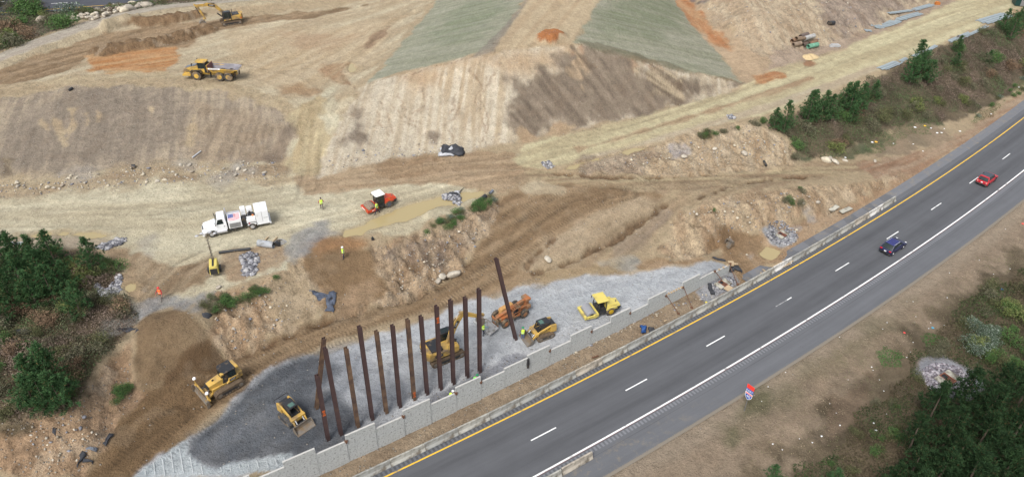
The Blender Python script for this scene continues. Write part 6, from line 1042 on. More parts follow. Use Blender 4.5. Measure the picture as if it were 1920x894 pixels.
while ss > -62:
    w_l = None
    for ws, wl in white.items():
        if abs(ws-ss) < 1.85 and not getattr(barrier_mesh, 'u%d' % ws, 0): w_l = wl; setattr(barrier_mesh, 'u%d' % ws, 1)
    x_, y_ = W(ss, 4.62); o = link('concrete_barrier', BMW if w_l else BM[rb_.choice([0,0,1,2])]); o.location = (float(x_), float(y_), 0); o.rotation_euler = (0, 0, heading(ss) + rb_.uniform(-.006,.006))
    tag(o, w_l or ('last concrete barrier segment at the far end of the row' if k == 0 else 'grey concrete barrier segment in the line between the yellow road line and the dirt strip'), 'barrier', 'concrete barriers along the inner shoulder'); ss -= 3.66; k += 1
for i, (ss, tt) in enumerate(((2.0,-4.75),(-1.7,-4.8),(-5.4,-4.85),(-9.1,-4.9),(-12.8,-4.95))):
    x_, y_ = W(ss, tt); o = link('concrete_barrier', BM[[2,0,1,0,2][i]]); o.location = (float(x_), float(y_), 0); o.rotation_euler = (0, 0, heading(ss)); tag(o, 'stained end segment of the short barrier row on the outer shoulder' if i == 0 else 'grey concrete barrier segment behind the end segment on the outer shoulder', 'barrier', 'concrete barriers on the outer shoulder')
# ---------------------------------------------------------------- retaining wall panels
PC = mat('panel_concrete', alb((212,214,211)), .85, var=.1, scale=9, dirt=alb((150,150,146)), dirtamt=.2, bump=.9); PT = mat('panel_top', alb((216,214,208)), .8, var=.05); RB = mat('rusty_steel', alb((120,84,62)), .8)
js = [st_px(p)[0] for p in ((600.5,893.4),(654.9,869),(707.4,844.7),(757.2,820.1),(805.5,797.5),(852.5,777),(897.4,751.3),(941.3,732.9),(983.4,708.3),(1025,688.1),(1064,671.3),(1103.1,650.7),(1140.1,632.2),(1175.3,612.5),(1210,593.7),(1243,576),(1276.2,559.9),(1306.8,541.5),(1337,527),(1365,514.7))]
d_ = (js[-1]-js[0])/19; js = [js[0]+d_*i for i in range(20)]; js = [js[0]-d_*k for k in (5,4,3,2,1)] + js
tall_h = lambda s: 3.42 - s*.029
for i, (a, b_) in enumerate(zip(js[:-1], js[1:])):
    n_ = i-5; mid_ = (a+b_)/2
    # sequence read from the photo: 0 tall is the first whole panel at the bottom edge
    tall = {-5:1,-4:0,-3:1,-2:0,-1:1,0:0,1:1,2:0,3:1,4:0,5:1,6:0,7:.5,8:1,9:0,10:1,11:0,12:1,13:0,14:1,15:0,16:1,17:0,18:0}.get(n_, 0); h = tall_h(mid_) - .78*(1-tall) - (.15 if n_ == 18 else 0)
    mid = (a+b_)/2; x_, y_ = W(mid, float(tw(mid))+.0); Lh = (b_-a)/2 - .012; base = -.1
    nm = 'tall grey concrete wall panel standing above its neighbours along the dirt strip' if tall == 1 else ('short grey concrete wall panel between two taller ones along the dirt strip' if tall == 0 else 'medium height wall panel with a dark cloth at its joint')
    if n_ == 18: nm = 'lowest concrete wall panel at the far end, held by wooden clamps'
    t = empty('retaining_block', nm, 'wall panel', 'concrete panels of the retaining wall'); t.location = (float(x_), float(y_), .1); t.rotation_euler = (0, 0, heading(mid)-.0009)
    hg = h*.5 + .12; f = [('b', -Lh,-.02,base,Lh,.15,hg-.012), ('b', -Lh,-.02,hg+.012,Lh,.15,h-.015), ('b', -Lh+.01,.0,hg-.02,Lh-.01,.13,hg+.02)]
    part(t, 'slab', PC, f); part(t, 'top_edge', PT, [('b', -Lh,-.022,h-.015,Lh,.152,h+.008)])
    if n_ >= 11: part(t, 'footing', conc('footing_concrete', (170,166,160)), [('b', -Lh-.01,-.28,base,Lh+.01,-.03,.12)])
# clamps and small formwork at joints
WD = mat('raw_lumber', alb((204,180,146)), .8, var=.2, scale=8); n_c = 0
for i in range(5, 25):
    s_ = js[i]; 
    if i in (6,8,10,11,14,16,18,20,21,23,24):
        hh = tall_h(s_)-.78 + .1; x_, y_ = W(s_, float(tw(s_))-.06); o = solo('clamp', 'small rusty steel and wood clamp sitting on a joint of the wall panels', 'clamp', RB, [('b', -.09,-.08,hh-.12,.09,.26,hh+.1), ('b', -.16,.0,hh+.02,.16,.1,hh+.16)], 'clamps on the panel joints'); o.location = (float(x_), float(y_), 0); o.rotation_euler = (0, 0, heading(s_))
for s0, s1 in ((js[20]+.15, js[21]-.2),(js[23]+.1, js[24]-.4)):
    n_ = 7 if s0 < js[21] else 4
    for q in range(n_):
        s_ = s0 + (s1-s0)*q/(n_-1); x_, y_ = W(s_, float(tw(s_))+.05); h = tall_h(s_)-.78+.11 - (.15 if s_ > js[23] else 0); o = solo('wood_block', 'short raw timber block set in a row on top of the low wall panel', 'timber block', WD, [('b', -.1,-.14,h,.08,.14,h+.15)], 'timber blocks on the wall top', bevel=.01); o.location = (float(x_), float(y_), 0); o.rotation_euler = (0, 0, heading(s_)+rb_.uniform(-.3,.3))
def prop(pa, pb, h0, lab):              # slanted brace from the wall top to the ground
    a = st_px(pa); g = G1(*pb); x_, y_ = W(a[0], float(tw(a[0]))-.05); solo('brace', lab, 'brace', RB, [('r', (float(x_), float(y_), h0), (g[0], g[1], g[2]+.05), .045, 8), ('b', g[0]-.15, g[1]-.15, g[2]-.05, g[0]+.15, g[1]+.15, g[2]+.08)], 'braces propping the wall')
prop((1243,576), (1272,588), 2.0, 'rusty red steel brace propping the wall beside the row of timber blocks'); prop((1276,560), (1297,577), 1.9, 'steel brace propping the wall right of the timber block row'); prop((1337,527), (1367,544), 1.5, 'long steel brace crossing the drain at the end of the wall'); prop((1365,515), (1383,533), 1.4, 'last steel brace at the far end of the wall')
x_, y_ = W(js[13]+.02, float(tw(js[13]))-.1); o = solo('dark_cloth', 'black cloth draped over a panel joint near the middle of the wall', 'cloth', BLK, [('p', [(-.12,1.7),(-.16,2.3),(-.1,3.0),(.08,3.05),(.14,2.4),(.1,1.75),(0,1.6)], -.1, .3)], bevel=.06); o.location = (float(x_), float(y_), 0); o.rotation_euler = (0, 0, heading(js[13]))
# ---------------------------------------------------------------- steel piles
PM = [mat('pile_steel', alb((86,64,62)), .75, var=.15, scale=1.5, dirt=alb((104,78,64)), dirtamt=.2), mat('pile_steel_muddy', alb((132,104,80)), .8, var=.2, scale=1.5, dirt=alb((84,64,58)), dirtamt=.4)]
OP = mat('orange_marking_paint', alb((226,110,50)), .7, var=.05)
PIL = [((592.5,765.2),(607.6,633.6),1,0,'tilted brown steel pile crossing behind the two leftmost piles'),((615.3,824.3),(594.1,703.1),0,.55,'short leftmost steel pile with an orange mark near its middle'),((639.8,814.5),(609.2,651.7),0,0,'dark steel pile third from the left whose foot stands in dark gravel'),((671.3,799.4),(648.5,651.7),1,0,'muddy brown steel pile fourth from the left'),((698.2,785.3),(673.7,611.5),0,0,'tall dark steel pile fifth from the left'),((724.4,772.9),(705.6,620.2),1,0,'muddy brown steel pile sixth from the left'),((749.6,761.8),(735.8,609.1),0,0,'dark steel pile seventh from the left, just left of the excavator tail'),((776.7,748.4),(764,598),1,.03,'brown steel pile with an orange mark at its foot'),((800.9,738.3),(789,592),0,0,'steel pile standing in front of the excavator counterweight'),((826.4,729),(818.3,573),0,.9,'steel pile with an orange mark near its top'),((850.3,718.9),(844.5,562),0,0,'steel pile crossing the excavator boom'),((876.4,706.5),(872,557),0,0,'second steel pile from the right of the upright row'),((899.6,697),(898,541),0,0,'rightmost upright steel pile of the row'),((968,636),(930,484),0,0,'strongly leaning steel pile in front of the telehandler')]
for (b_, tp, mi, mk, lab) in PIL:
    B_ = G1(*b_); B_[2] -= .3; d = rays([tp])[0]; O_ = np.array([0,0,CH])
    # point on the sight line nearest to the vertical through the foot
    dxy = d[:2]; k = ((B_[:2]-O_[:2]) @ dxy)/(dxy @ dxy); T = O_ + d*k
    t = empty('steel_pile', lab, 'steel pile', 'steel H piles standing in the gravel'); t.location = B_; ax = Vector(T - B_); Ln = ax.length; q = ax.to_track_quat('Z', 'Y'); t.rotation_mode = 'QUATERNION'
    yaw_ = Matrix.Rotation(heading(0) - math.atan2((q @ Vector((1,0,0))).y, (q @ Vector((1,0,0))).x), 4, 'Z'); t.rotation_quaternion = q @ yaw_.to_quaternion()
    w, th = .175, .022; part(t, 'flange', PM[mi], [('b', -w,-w,0,w,-w+th*1.5,Ln)]); part(t, 'flange', PM[mi], [('b', -w,w-th*1.5,0,w,w,Ln)]); part(t, 'web', PM[mi], [('b', -th/2,-w+th*1.5,0,th/2,w-th*1.5,Ln)])
    if mk: zc = .5 + (Ln-1.2)*(mk if mk < .5 else mk-.12 if mk < .8 else mk-.03); part(t, 'paint_mark', OP, [('b', -.14,-w-.006,zc,.14,-w-.001,zc+.18), ('b', -.1,-w-.006,zc+.28,.1,-w-.001,zc+.42), ('b', -.15,-w-.006,zc+.5,.12,-w-.001,zc+.72), ('b', -.03,-w-.006,zc+.1,.05,-w-.001,zc+.6)])
# ---------------------------------------------------------------- concrete panel being lifted
q = [P(887,602,2.75), P(908,593,2.75), P(935,614,2.75), P(919,627,2.75)]
t = empty('precast_slab', 'flat pale concrete slab hanging from the excavator beside the telehandler forks', 'concrete slab'); part(t, 'slab', conc('lifted_panel_concrete', (196,196,194), .05), [('l', [tuple(p) for p in q], [(p[0], p[1], p[2]-.17) for p in q])]); c_ = sum(q)/4; part(t, 'lifting_insert', BLK, [('b', *(q[i]*.7+c_*.3+np.array([-.05,-.05,.0])), *(q[i]*.7+c_*.3+np.array([.05,.05,.03]))) for i in range(4)])
hk = Matrix.LocRotScale(e2.location, e2.rotation_euler, e2.scale) @ Vector((4.95,-.2,3.15))
tag(part(None, 'lifting_chain', STL, [('r', tuple(hk), (c_[0], c_[1], c_[2]+.9), .03, 6)] + [('r', (c_[0], c_[1], c_[2]+.9), tuple(p*.7+c_*.3), .02, 6) for p in q]), 'steel lifting chain between the excavator bucket and the concrete panel', 'chain')
# reinforcement strips on the fabric
FABR = G([(240,900),(300,856),(350,824),(352,850),(375,870),(400,879),(430,869),(480,859),(545,851),(560,862),(520,885),(560,905)]); SPM = mat('galvanised', alb((228,232,232)), .5, metal=.0, var=.03)
for i in range(20):
    s_ = -20.2 - i*.78; t0 = float(tw(s_))+.35; t1 = t0 + min(7.6, 1.2 + max(0, (-19 - s_))*.8); n = max(2, int((t1-t0)/.5)); sh = []
    pp = []
    for q in range(n+1): a = W(s_+.04*q, t0+(t1-t0)*q/n); a = (float(a[0]), float(a[1])); pp.append((a[0], a[1], ground_z(*a)+.13))
    pp = [q for q in pp if sdist(np.array([q[0]]), np.array([q[1]]), FABR)[0] > .1]
    if len(pp) < 2: continue
    solo('reinforcing_strip', 'thin white galvanised strip lying on the pale fabric behind the wall', 'reinforcing strip', SPM, [('t', a, b_, .05, .015) for a, b_ in zip(pp[:-1], pp[1:])], 'reinforcing strips on the fabric')
# ---------------------------------------------------------------- people
SKIN = mat('skin', (.32,.19,.13), .6, var=.05); VST = {'lime': mat('vest_lime', (.55,.80,.06), .6, var=.05, scale=6), 'green': mat('vest_green', (.20,.70,.10), .6, var=.05, scale=6), 'orange': mat('vest_orange', (.80,.16,.03), .6, var=.05, scale=6)}
CL = {'navy': mat('cloth_navy', (.02,.025,.05), .9), 'grey': mat('cloth_grey', alb((120,112,104)), .9), 'blue': mat('cloth_denim', (.07,.12,.24), .9), 'black': mat('cloth_black', (.02,.02,.022), .9), 'light': mat('cloth_light_blue', (.25,.45,.5), .9), 'red': mat('cloth_red', (.35,.03,.04), .9)}
HT = {'green': mat('hat_green', (.01,.22,.09), .4), 'white': mat('hat_white', (.75,.75,.73), .4), 'red': mat('hat_red', (.65,.03,.03), .4), 'black': mat('hair_black', (.012,.01,.01), .9)}
REF = mat('reflective_tape', (.75,.75,.7), .3, var=.02)
def skin_body(name, pts, edges, rad, mt, sub=1):
    me = bpy.data.meshes.new(name); me.from_pydata(pts, edges, []); o = bpy.data.objects.new('tmp', me)
    sk_ = o.modifiers.new('s', 'SKIN'); sk_.use_smooth_shade = True
    if not me.skin_vertices: pass
    for i, r in enumerate(rad): me.skin_vertices[0].data[i].radius = (r, r) if not isinstance(r, tuple) else r
    me.skin_vertices[0].data[0].use_root = True
    sb = o.modifiers.new('u', 'SUBSURF'); sb.levels = sub; sb.render_levels = sub
    m2 = evald(o); m2.name = name; m2.materials.clear(); m2.materials.append(mt); return m2
def person(px, py, face, label, vest, pants, hat, sleeves='navy', stride=.25, arms=((.15,-.1),(.15,.1)), bend=0., crouch=0.):
    """stands a worker at the photo point, facing the photo point `face`; arms = (forward reach, side) per hand"""
    g = G1(px, py); f = G1(*face); yaw = math.atan2(f[1]-g[1], f[0]-g[0]); t = empty('person', label, 'person', 'workers in safety vests'); t.location = (g[0], g[1], ground_z(g[0], g[1])); t.rotation_euler = (0, 0, yaw)
    hz = .95 - crouch; cb, sb_ = math.cos(bend), math.sin(bend)
    def up(x_, y_, z_): return (x_*cb + z_*sb_, y_, hz + z_*cb - x_*sb_)      # torso frame over the pelvis
    pel = (0,0,hz); wa = up(0,0,.2); ch = up(0,0,.42); nk = up(0,0,.58); 
    pts = [pel, wa, ch, nk, up(.01,0,.68)]; ed = [(0,1),(1,2),(2,3),(3,4)]; rd = [(.13,.15),(.12,.145),(.13,.17),(.06,.06),(.05,.05)]
    for sd, st in ((1, stride),(-1, -stride)):
        i = len(pts); hip = (0, sd*.1, hz-.05); kn = (st*.5+crouch*.6+.03, sd*.11, max(.3, hz*.53)); an = (st, sd*.11, .08); to = (st+.17, sd*.13, .04); pts += [hip, kn, an, to]; ed += [(0,i),(i,i+1),(i+1,i+2),(i+2,i+3)]; rd += [.095, .065, .048, .042]
    body = pts, ed, rd
    fing = []
    for sd, (rf, rs) in zip((1,-1), arms):
        i = len(pts); sh = up(0, sd*.2, .5); ha = up(rf*1.2+.05, sd*(.26+abs(rs)), .5-.56*math.sqrt(max(.02, 1-min(.95, (rf*1.6)**2)))); el = tuple((a+b)/2 + c for a, b, c in zip(sh, ha, (-.06, sd*.05, -.03))); 
        d = Vector(ha)-Vector(el); d.normalize(); wr = Vector(ha); pm = wr + d*.07
        pts += [sh, el, ha, tuple(pm)]; ed += [(2,i),(i,i+1),(i+1,i+2),(i+2,i+3)]; rd += [.062, .048, .032, (.036,.02)]
        sdv = d.cross(Vector((0,0,1))).normalized()
        for q, (of, ln) in enumerate(((-.03,.065),(-.01,.078),(.01,.074),(.03,.058))):
            j = len(pts); a = pm + sdv*of + d*.02; b = a + d*ln*.5; c = b + d*ln*.4 + Vector((0,0,-.015)); pts += [tuple(a), tuple(b), tuple(c)]; ed += [(i+3,j),(j,j+1),(j+1,j+2)]; rd += [.009,.008,.007]
        j = len(pts); a = wr + sdv*.03*sd + d*.02; b = a + sdv*.03*sd + d*.035; pts += [tuple(a), tuple(b)]; ed += [(i+2,j),(j,j+1)]; rd += [.011,.009]
    me = skin_body('body', pts, ed, rd, CL[pants]); me.materials.append(CL[sleeves]); me.materials.append(SKIN); hv = Vector(up(0,0,.6)); me.materials.append(CL['black'])
    for p in me.polygons:
        c = p.center; zt = (c - Vector(pel)).dot(Vector((sb_, 0, cb)))
        if zt > .56 and abs(c.y) < .12: p.material_index = 2
        elif abs(c.y) > .17 or zt > .06: p.material_index = 1
        if c.z < .1: p.material_index = 3
    b = link('body', me, t)
    for p in me.polygons:
        for sd, (rf, rs) in zip((1,-1), arms):
            ha = Vector(up(rf*1.2+.05, sd*(.26+abs(rs)), .5-.56*math.sqrt(max(.02, 1-min(.95, (rf*1.6)**2)))))
            if (p.center-ha).length < .13 and (abs(p.center.y) > .2): p.material_index = 2
    hc = Vector(up(.02,0,.78)); bm = bmesh.new(); bmesh.ops.create_uvsphere(bm, u_segments=20, v_segments=14, radius=.105)
    for v in bm.verts: v.co = Vector((v.co.x*1.0 + (.012 if v.co.x > .09 else 0), v.co.y*.8, v.co.z*1.18)) + hc
    bmesh.ops.create_cone(bm, segments=8, radius1=.018, radius2=.006, depth=.04, matrix=Matrix.Translation(hc + Vector((.115,0,-.01))) @ Matrix.Rotation(R_(90), 4, 'Y'), cap_ends=True)
    for sd in (1,-1): bmesh.ops.create_uvsphere(bm, u_segments=8, v_segments=6, radius=.026, matrix=Matrix.Translation(hc + Vector((0, sd*.085, -.01))) @ Matrix.Diagonal((.8,.4,1.2,1)))
    me = bpy.data.meshes.new('head'); bm.to_mesh(me); bm.free()
    for p in me.polygons: p.use_smooth = True
    h = link('head', me, t, SKIN); part(h, 'eye', CL['black'], [('b', hc.x+.092,s_*.032-.008,hc.z+.008,hc.x+.1,s_*.032+.008,hc.z+.018) for s_ in (1,-1)]); part(h, 'mouth', CL['red'], [('b', hc.x+.088,-.02,hc.z-.062,hc.x+.097,.02,hc.z-.055)])
    # hat or hair
    bm = bmesh.new(); bmesh.ops.create_uvsphere(bm, u_segments=20, v_segments=12, radius=.125); bmesh.ops.delete(bm, geom=[v for v in bm.verts if v.co.z < (-.002 if hat != 'black' else -.03)], context='VERTS')
    for v in bm.verts: v.co = Vector((v.co.x*(1.0 if hat != 'black' else .88), v.co.y*(.9 if hat != 'black' else .78), v.co.z*(1.05))) + hc + Vector((0 if hat != 'black' else -.018, 0, .035))
    if hat != 'black': bmesh.ops.create_cone(bm, segments=20, radius1=.155, radius2=.13, depth=.012, cap_ends=True, matrix=Matrix.Translation(hc + Vector((.02,0,.035))))
    me = bpy.data.meshes.new('hard_hat'); bm.to_mesh(me); bm.free(); link('hard_hat' if hat != 'black' else 'hair', me, t, HT[hat])
    # vest: a sleeveless shell round the chest
    bm = bmesh.new(); rings = []
    for zz, rx, ry in ((.02,.17,.2),(.15,.165,.19),(.3,.17,.2),(.42,.165,.215),(.52,.14,.2),(.57,.08,.1)):
        rings.append([bm.verts.new(up(rx*math.cos(a)+0, ry*math.sin(a), zz)) for a in np.linspace(0, 6.283, 19)[:-1]])
    for a, b_ in zip(rings[:-1], rings[1:]):
        for i in range(18): bm.faces.new((a[i], a[(i+1) % 18], b_[(i+1) % 18], b_[i]))
    me = bpy.data.meshes.new('vest'); bm.to_mesh(me); bm.free()
    for p in me.polygons: p.use_smooth = True
    v = link('vest', me, t, VST[vest]); bm = bmesh.new(); r_ = [[bm.verts.new(up(.175*math.cos(a), .208*math.sin(a), zz)) for a in np.linspace(0, 6.283, 19)[:-1]] for zz in (.17,.225)]
    for i in range(18): bm.faces.new((r_[0][i], r_[0][(i+1) % 18], r_[1][(i+1) % 18], r_[1][i]))
    me = bpy.data.meshes.new('tape'); bm.to_mesh(me); bm.free(); link('tape', me, v, REF); t.scale = (.98,)*3; return t
person(604,392,(560,300),'worker in yellow vest and grey trousers standing alone on the bench near the truck','lime','grey','black','red', .18)
person(708,402,(640,420),'worker in yellow vest and navy clothes walking beside the red roller','lime','navy','black','navy', .36, ((.3,.1),(.05,.12)))
person(645,485,(600,500),'worker in lime vest standing on the brown dirt slope','lime','navy','white','grey', .1)
person(304,562,(250,640),'worker in orange vest and red hard hat on the grey gravel patch','orange','grey','red','red', .26, ((.25,.1),(.25,.1)))
person(906,628,(935,612),'worker in green hard hat reaching for the hanging concrete slab','lime','navy','green','light', .15, ((.5,.02),(.5,.02)), .15)
person(980,636,(960,560),'worker in green hard hat, lime vest and jeans beside the loader bucket','lime','blue','green','grey', .05, ((.1,.1),(.3,.05)))
person(888,724,(930,690),'stooping worker in bright green top behind the wall panels','green','grey','green','light', .1, ((.35,.05),(.35,.05)), .75, .25)
person(843,752,(870,735),'worker in white hard hat crouching behind the short wall panel','lime','navy','white','grey', .1, ((.35,.05),(.35,.05)), .6, .4)
# ---------------------------------------------------------------- road sign
SB = mat('sign_blue', (.01,.075,.36), .4, var=.03); SR = mat('sign_red', (.80,.045,.03), .4, var=.05); SW = mat('sign_white', (.78,.78,.76), .4, var=.02)
sg = st_px((1395,770)); t = empty('road_sign', 'interstate marker sign reading EAST 40 with a red panel on top, on the verge', 'road sign'); x_, y_ = W(sg[0], sg[1]); zb_ = ground_z(float(x_), float(y_))
t.location = (float(x_), float(y_), zb_); t.rotation_euler = (0, 0, heading(sg[0]) + R_(180) + R_(4))
# local +x looks back at the traffic; local y: reader's left is -y... letters run along +y
part(t, 'post', mat('galvanised_post', alb((120,120,120)), .6), [('b', -.06,-.035,-.5,-.02,.035,3.7)])
part(t, 'red_panel', SR, [('b', -.015,-.42,3.2,.0,.42,3.72)]); a = part(t, 'direction_plate', SB, [('b', -.015,-.42,2.72,.0,.42,3.16)]); lettering(a, 'EAST', .36, SW, (.012,0,2.93), (0,1,0), (0,0,1))
sh = [(-.02,1.72),(.2,1.86),(.37,2.1),(.42,2.35),(.4,2.52),(.44,2.66),(-.44,2.66),(-.4,2.52),(-.42,2.35),(-.37,2.1),(-.2,1.86)]
b = part(t, 'shield', SW, [('l', [(-.015,p,q) for p, q in sh], [(.0,p,q) for p, q in sh])]); s2 = [(p*.88, 2.2+(q-2.2)*.88-.03) for p, q in sh if q < 2.4]; s2 = [(p, min(q, 2.42)) for p, q in s2]
part(b, 'shield_field', SB, [('l', [(.001,p,q) for p, q in [(-.02,1.79),(.18,1.92),(.32,2.12),(.37,2.35),(.36,2.44),(-.36,2.44),(-.37,2.35),(-.32,2.12),(-.18,1.92)]], [(.006,p,q) for p, q in [(-.02,1.79),(.18,1.92),(.32,2.12),(.37,2.35),(.36,2.44),(-.36,2.44),(-.37,2.35),(-.32,2.12),(-.18,1.92)]])]); part(b, 'shield_band', SR, [('b', .001,-.37,2.48,.006,.37,2.6)]); lettering(b, '40', .46, SW, (.018,0,2.19), (0,1,0), (0,0,1))
# ---------------------------------------------------------------- light tower
t = empty('light_tower', 'yellow trailer light tower with a tall raised mast left of the stone pile', 'light tower'); seat(t, (404,522), (-.9,0), (404,500), (.9,0), tilt=False)
b = part(t, 'housing', YC2, [('l', [(-.95,-.5,.45),(-.95,.5,.45),(.9,.5,.45),(.9,-.5,.45)], [(-.8,-.42,1.45),(-.8,.42,1.45),(.85,.42,1.45),(.85,-.42,1.45)])], bevel=.06); part(b, 'end_panel', BLK, [('b', -1.0,-.38,.5,-.9,.38,1.2), ('b', -.7,-.1,1.45,.8,.1,1.5)]); part(t, 'fender', BLK, [('b', -.35,s_*.62-.12,.3,.45,s_*.62+.12,.75) for s_ in (1,-1)], bevel=.04)
for y_ in (.6,-.6): wheel(t, .05, y_, .32, .2, GRY, tread=False)
part(t, 'outrigger', STL, [('t', (-.7,s_*.4,.45), (-.75,s_*1.1,.1), .06, .06) for s_ in (1,-1)] + [('t', (.7,s_*.4,.45), (.8,s_*1.1,.1), .06, .06) for s_ in (1,-1)] + [('t', (.9,0,.5), (1.9,0,.4), .08, .08)])
m_ = part(t, 'mast', STL, [('b', .5,-.06,1.2,.62,.06,3.2), ('b', .52,-.045,3.1,.6,.045,5.0)]); part(m_, 'coiled_cable', BLK, [('r', (.56+.16*math.cos(i*1.1), .16*math.sin(i*1.1), 1.5+i*.075), (.56+.16*math.cos(i*1.1+1.1), .16*math.sin(i*1.1+1.1), 1.575+i*.075), .018, 5) for i in range(42)]); part(m_, 'crossbar', STL, [('t', (.56,-.9,5.0), (.56,.9,5.0), .07, .07)])
for y_ in (-.95,-.4,.45,.95): part(m_, 'lamp', SIL, [('k', (.56+(.2 if abs(y_) < .6 else -.15),y_,5.0), (.62+(.2 if abs(y_) < .6 else -.15),y_,5.14), .24, .12, 14)])
# ---------------------------------------------------------------- stone piles, boulders
def ico_np(r, sub=1):
    bm = bmesh.new(); bmesh.ops.create_icosphere(bm, subdivisions=sub, radius=1); v = np.array([p.co[:] for p in bm.verts]); f = np.array([[q.index for q in p.verts] for p in bm.faces]); bm.free(); return v, f
IV, IF = ico_np(1, 1)
def stones(name, poly, n, size, cols, label, cat, seed, mound=.3, world=False, hole=None):
    r = np.random.default_rng(seed); g = np.array(poly) if world else G(poly); V = []; F = []; Cc = []; k = 0
    while k < n:
        x_ = r.uniform(g[:, 0].min(), g[:, 0].max()); y_ = r.uniform(g[:, 1].min(), g[:, 1].max()); d = sdist(np.array([x_]), np.array([y_]), g)[0]
        if d < 0 or (hole is not None and abs((x_-hole[0])*math.cos(hole[2])+(y_-hole[1])*math.sin(hole[2])) < 1.35*hole[3] and abs(-(x_-hole[0])*math.sin(hole[2])+(y_-hole[1])*math.cos(hole[2])) < .85*hole[3]): continue
        s_ = size*r.lognormal(0, .35); v = IV*(1+r.normal(size=(len(IV), 1))*.16)*np.array([1, r.uniform(.6,1), r.uniform(.5,.8)])*s_/2; a = r.uniform(0, 6.28); c, q = math.cos(a), math.sin(a); v = np.stack([v[:, 0]*c-v[:, 1]*q, v[:, 0]*q+v[:, 1]*c, v[:, 2]], 1)
        zz = float(zbase(x_, y_)) + mound*min(1, d/.9)*r.uniform(.3, 1) + s_*.12; V.append(v + [x_, y_, zz]); F.append(IF + k*len(IV)); cc = np.array(cols[r.integers(0, len(cols))])*r.uniform(.75, 1.2); Cc.append(np.repeat(cc[None], len(IV), 0)); k += 1
    me = mesh_np(name, np.concatenate(V), np.concatenate(F)); attr(me, 'Col', np.concatenate(Cc), 'C'); me.materials.append(LEAF); return tag(link(name, me), label, cat, None, 'stuff')
GS = [alb((176,176,180)), alb((150,150,156)), alb((198,196,196)), alb((120,120,126))]; WS = [alb((214,204,186)), alb((196,186,170)), alb((226,214,190)), alb((176,164,146))]
stones('stone_pile', [(448,480),(468,472),(482,476),(488,492),(480,500),(484,512),(470,520),(452,516),(456,500)], 420, .3, GS, 'heap of light grey stones beside the light tower', 'stone pile', 61, .35)
stones('stone_lining', [(178,464),(196,456),(220,448),(238,446),(236,454),(214,464),(196,470)], 230, .32, GS, 'grey stone lining at the end of the bench ditch', 'stone lining', 62, .2)
stones('stone_lining', [(180,530),(200,542),(214,528),(222,514),(228,520),(226,545),(214,562),(198,566),(186,556)], 320, .34, GS, 'grey stones spilling down beside the left thicket', 'stone lining', 63, .2)
stones('check_dam', [(827,366),(850,360),(865,364),(862,372),(868,380),(860,386),(845,378),(832,374)], 220, .3, GS, 'white grey stone check dam crossing the muddy ditch', 'check dam', 64, .25)
stones('stone_pile', [(1360,218),(1372,215),(1378,222),(1370,226)], 70, .3, GS, 'small heap of white stones beside the upper haul road', 'stone pile', 65, .3)
stones('stone_pile', [(1014,305),(1030,302),(1040,312),(1026,318)], 70, .3, GS, 'small patch of pale stones at the road fork', 'stone pile', 66, .1)
def ringpoly(c, a, b, yaw, n=16): return [(c[0]+a*math.cos(q)*math.cos(yaw)-b*math.sin(q)*math.sin(yaw), c[1]+a*math.cos(q)*math.sin(yaw)+b*math.sin(q)*math.cos(yaw), 0) for q in np.linspace(0, 6.283, n+1)[:-1]]
d1 = G1(1466,441); stones('stone_ring', ringpoly(d1, 2.5, 1.9, .6), 330, .24, GS, 'ring of pale crushed stone around the drain near the highway barrier', 'stone ring', 67, .05, True, (d1[0], d1[1], .75, .75))
d2 = G1(1776,711); stones('stone_ring', ringpoly(d2, 2.9, 2.3, .3), 900, .25, [alb((176,170,176)), alb((150,146,154)), alb((196,190,194)), alb((126,118,124))], 'ring of grey stones around the drain beside the lower right wood', 'stone ring', 68, .1, True, (d2[0], d2[1], .55, 1.05))
d3 = np.array([*[float(q) for q in W(34.2, 6.35)], .1]); stones('stone_ring', ringpoly(d3, 2.4, .9, heading(34)), 170, .22, GS, 'broken pale stones around the drain at the end of the wall', 'stone ring', 69, .05, True, (d3[0], d3[1], heading(34), .8))
CC = conc('drain_concrete', (204,200,184), .06); BRK = mat('drain_brick', alb((150,98,78)), .9, var=.2, scale=8)
def drain(c, yaw, label, sc_=1.):
    t = empty('drain_box', label, 'drain', 'stone ringed drains'); z_ = ground_z(c[0], c[1]); t.location = (c[0], c[1], z_+.1); t.rotation_euler = (0, 0, yaw); t.scale = (sc_,)*3
    part(t, 'apron', CC, [('b', -1.25,-.75,0,-.45,.75,.14)]); part(t, 'apron', CC, [('b', .45,-.75,0,1.25,.75,.14)]); part(t, 'brick_wall', BRK, [('b', -.44,-.72,0,-.36,.72,.16), ('b', .36,-.72,0,.44,.72,.16), ('b', -.36,.62,0,.36,.72,.16), ('b', -.36,-.72,0,.36,-.62,.16)]); part(t, 'shaft', BLK, [('b', -.36,-.62,-.3,.36,.62,.02)]); part(t, 'grate', BRK, [('b', -.34,-.6+.1*i,.03,.34,-.56+.1*i,.1) for i in range(7)])
drain(d2, .55, 'brick and concrete drain inlet ringed by grey stones at the lower right', 1.05); drain(d1, .75, 'concrete drain inlet in pale crushed stone near the highway barrier', .75); drain(d3, heading(34), 'concrete drain inlet at the foot of the last wall panels', .8)
BV, BF = ico_np(1, 2)
BMS = []
for i in range(6):
    r = np.random.default_rng(70+i); n_ = r.normal(size=(5, 3)); n_ = nrm(n_); v = BV.copy()
    for q in n_:
        dd = v @ q; cut = r.uniform(.55, .8); v = v - np.maximum(dd-cut, 0)[:, None]*q
    v = v*(1+.05*r.normal(size=(len(v), 1))); me = mesh_np('boulder', v*np.array([1, .75, .6]), BF); BMS.append(me); me.materials.append(mat('boulder_stone', WS[i % 4], .9, var=.25, scale=2, bump=.8))
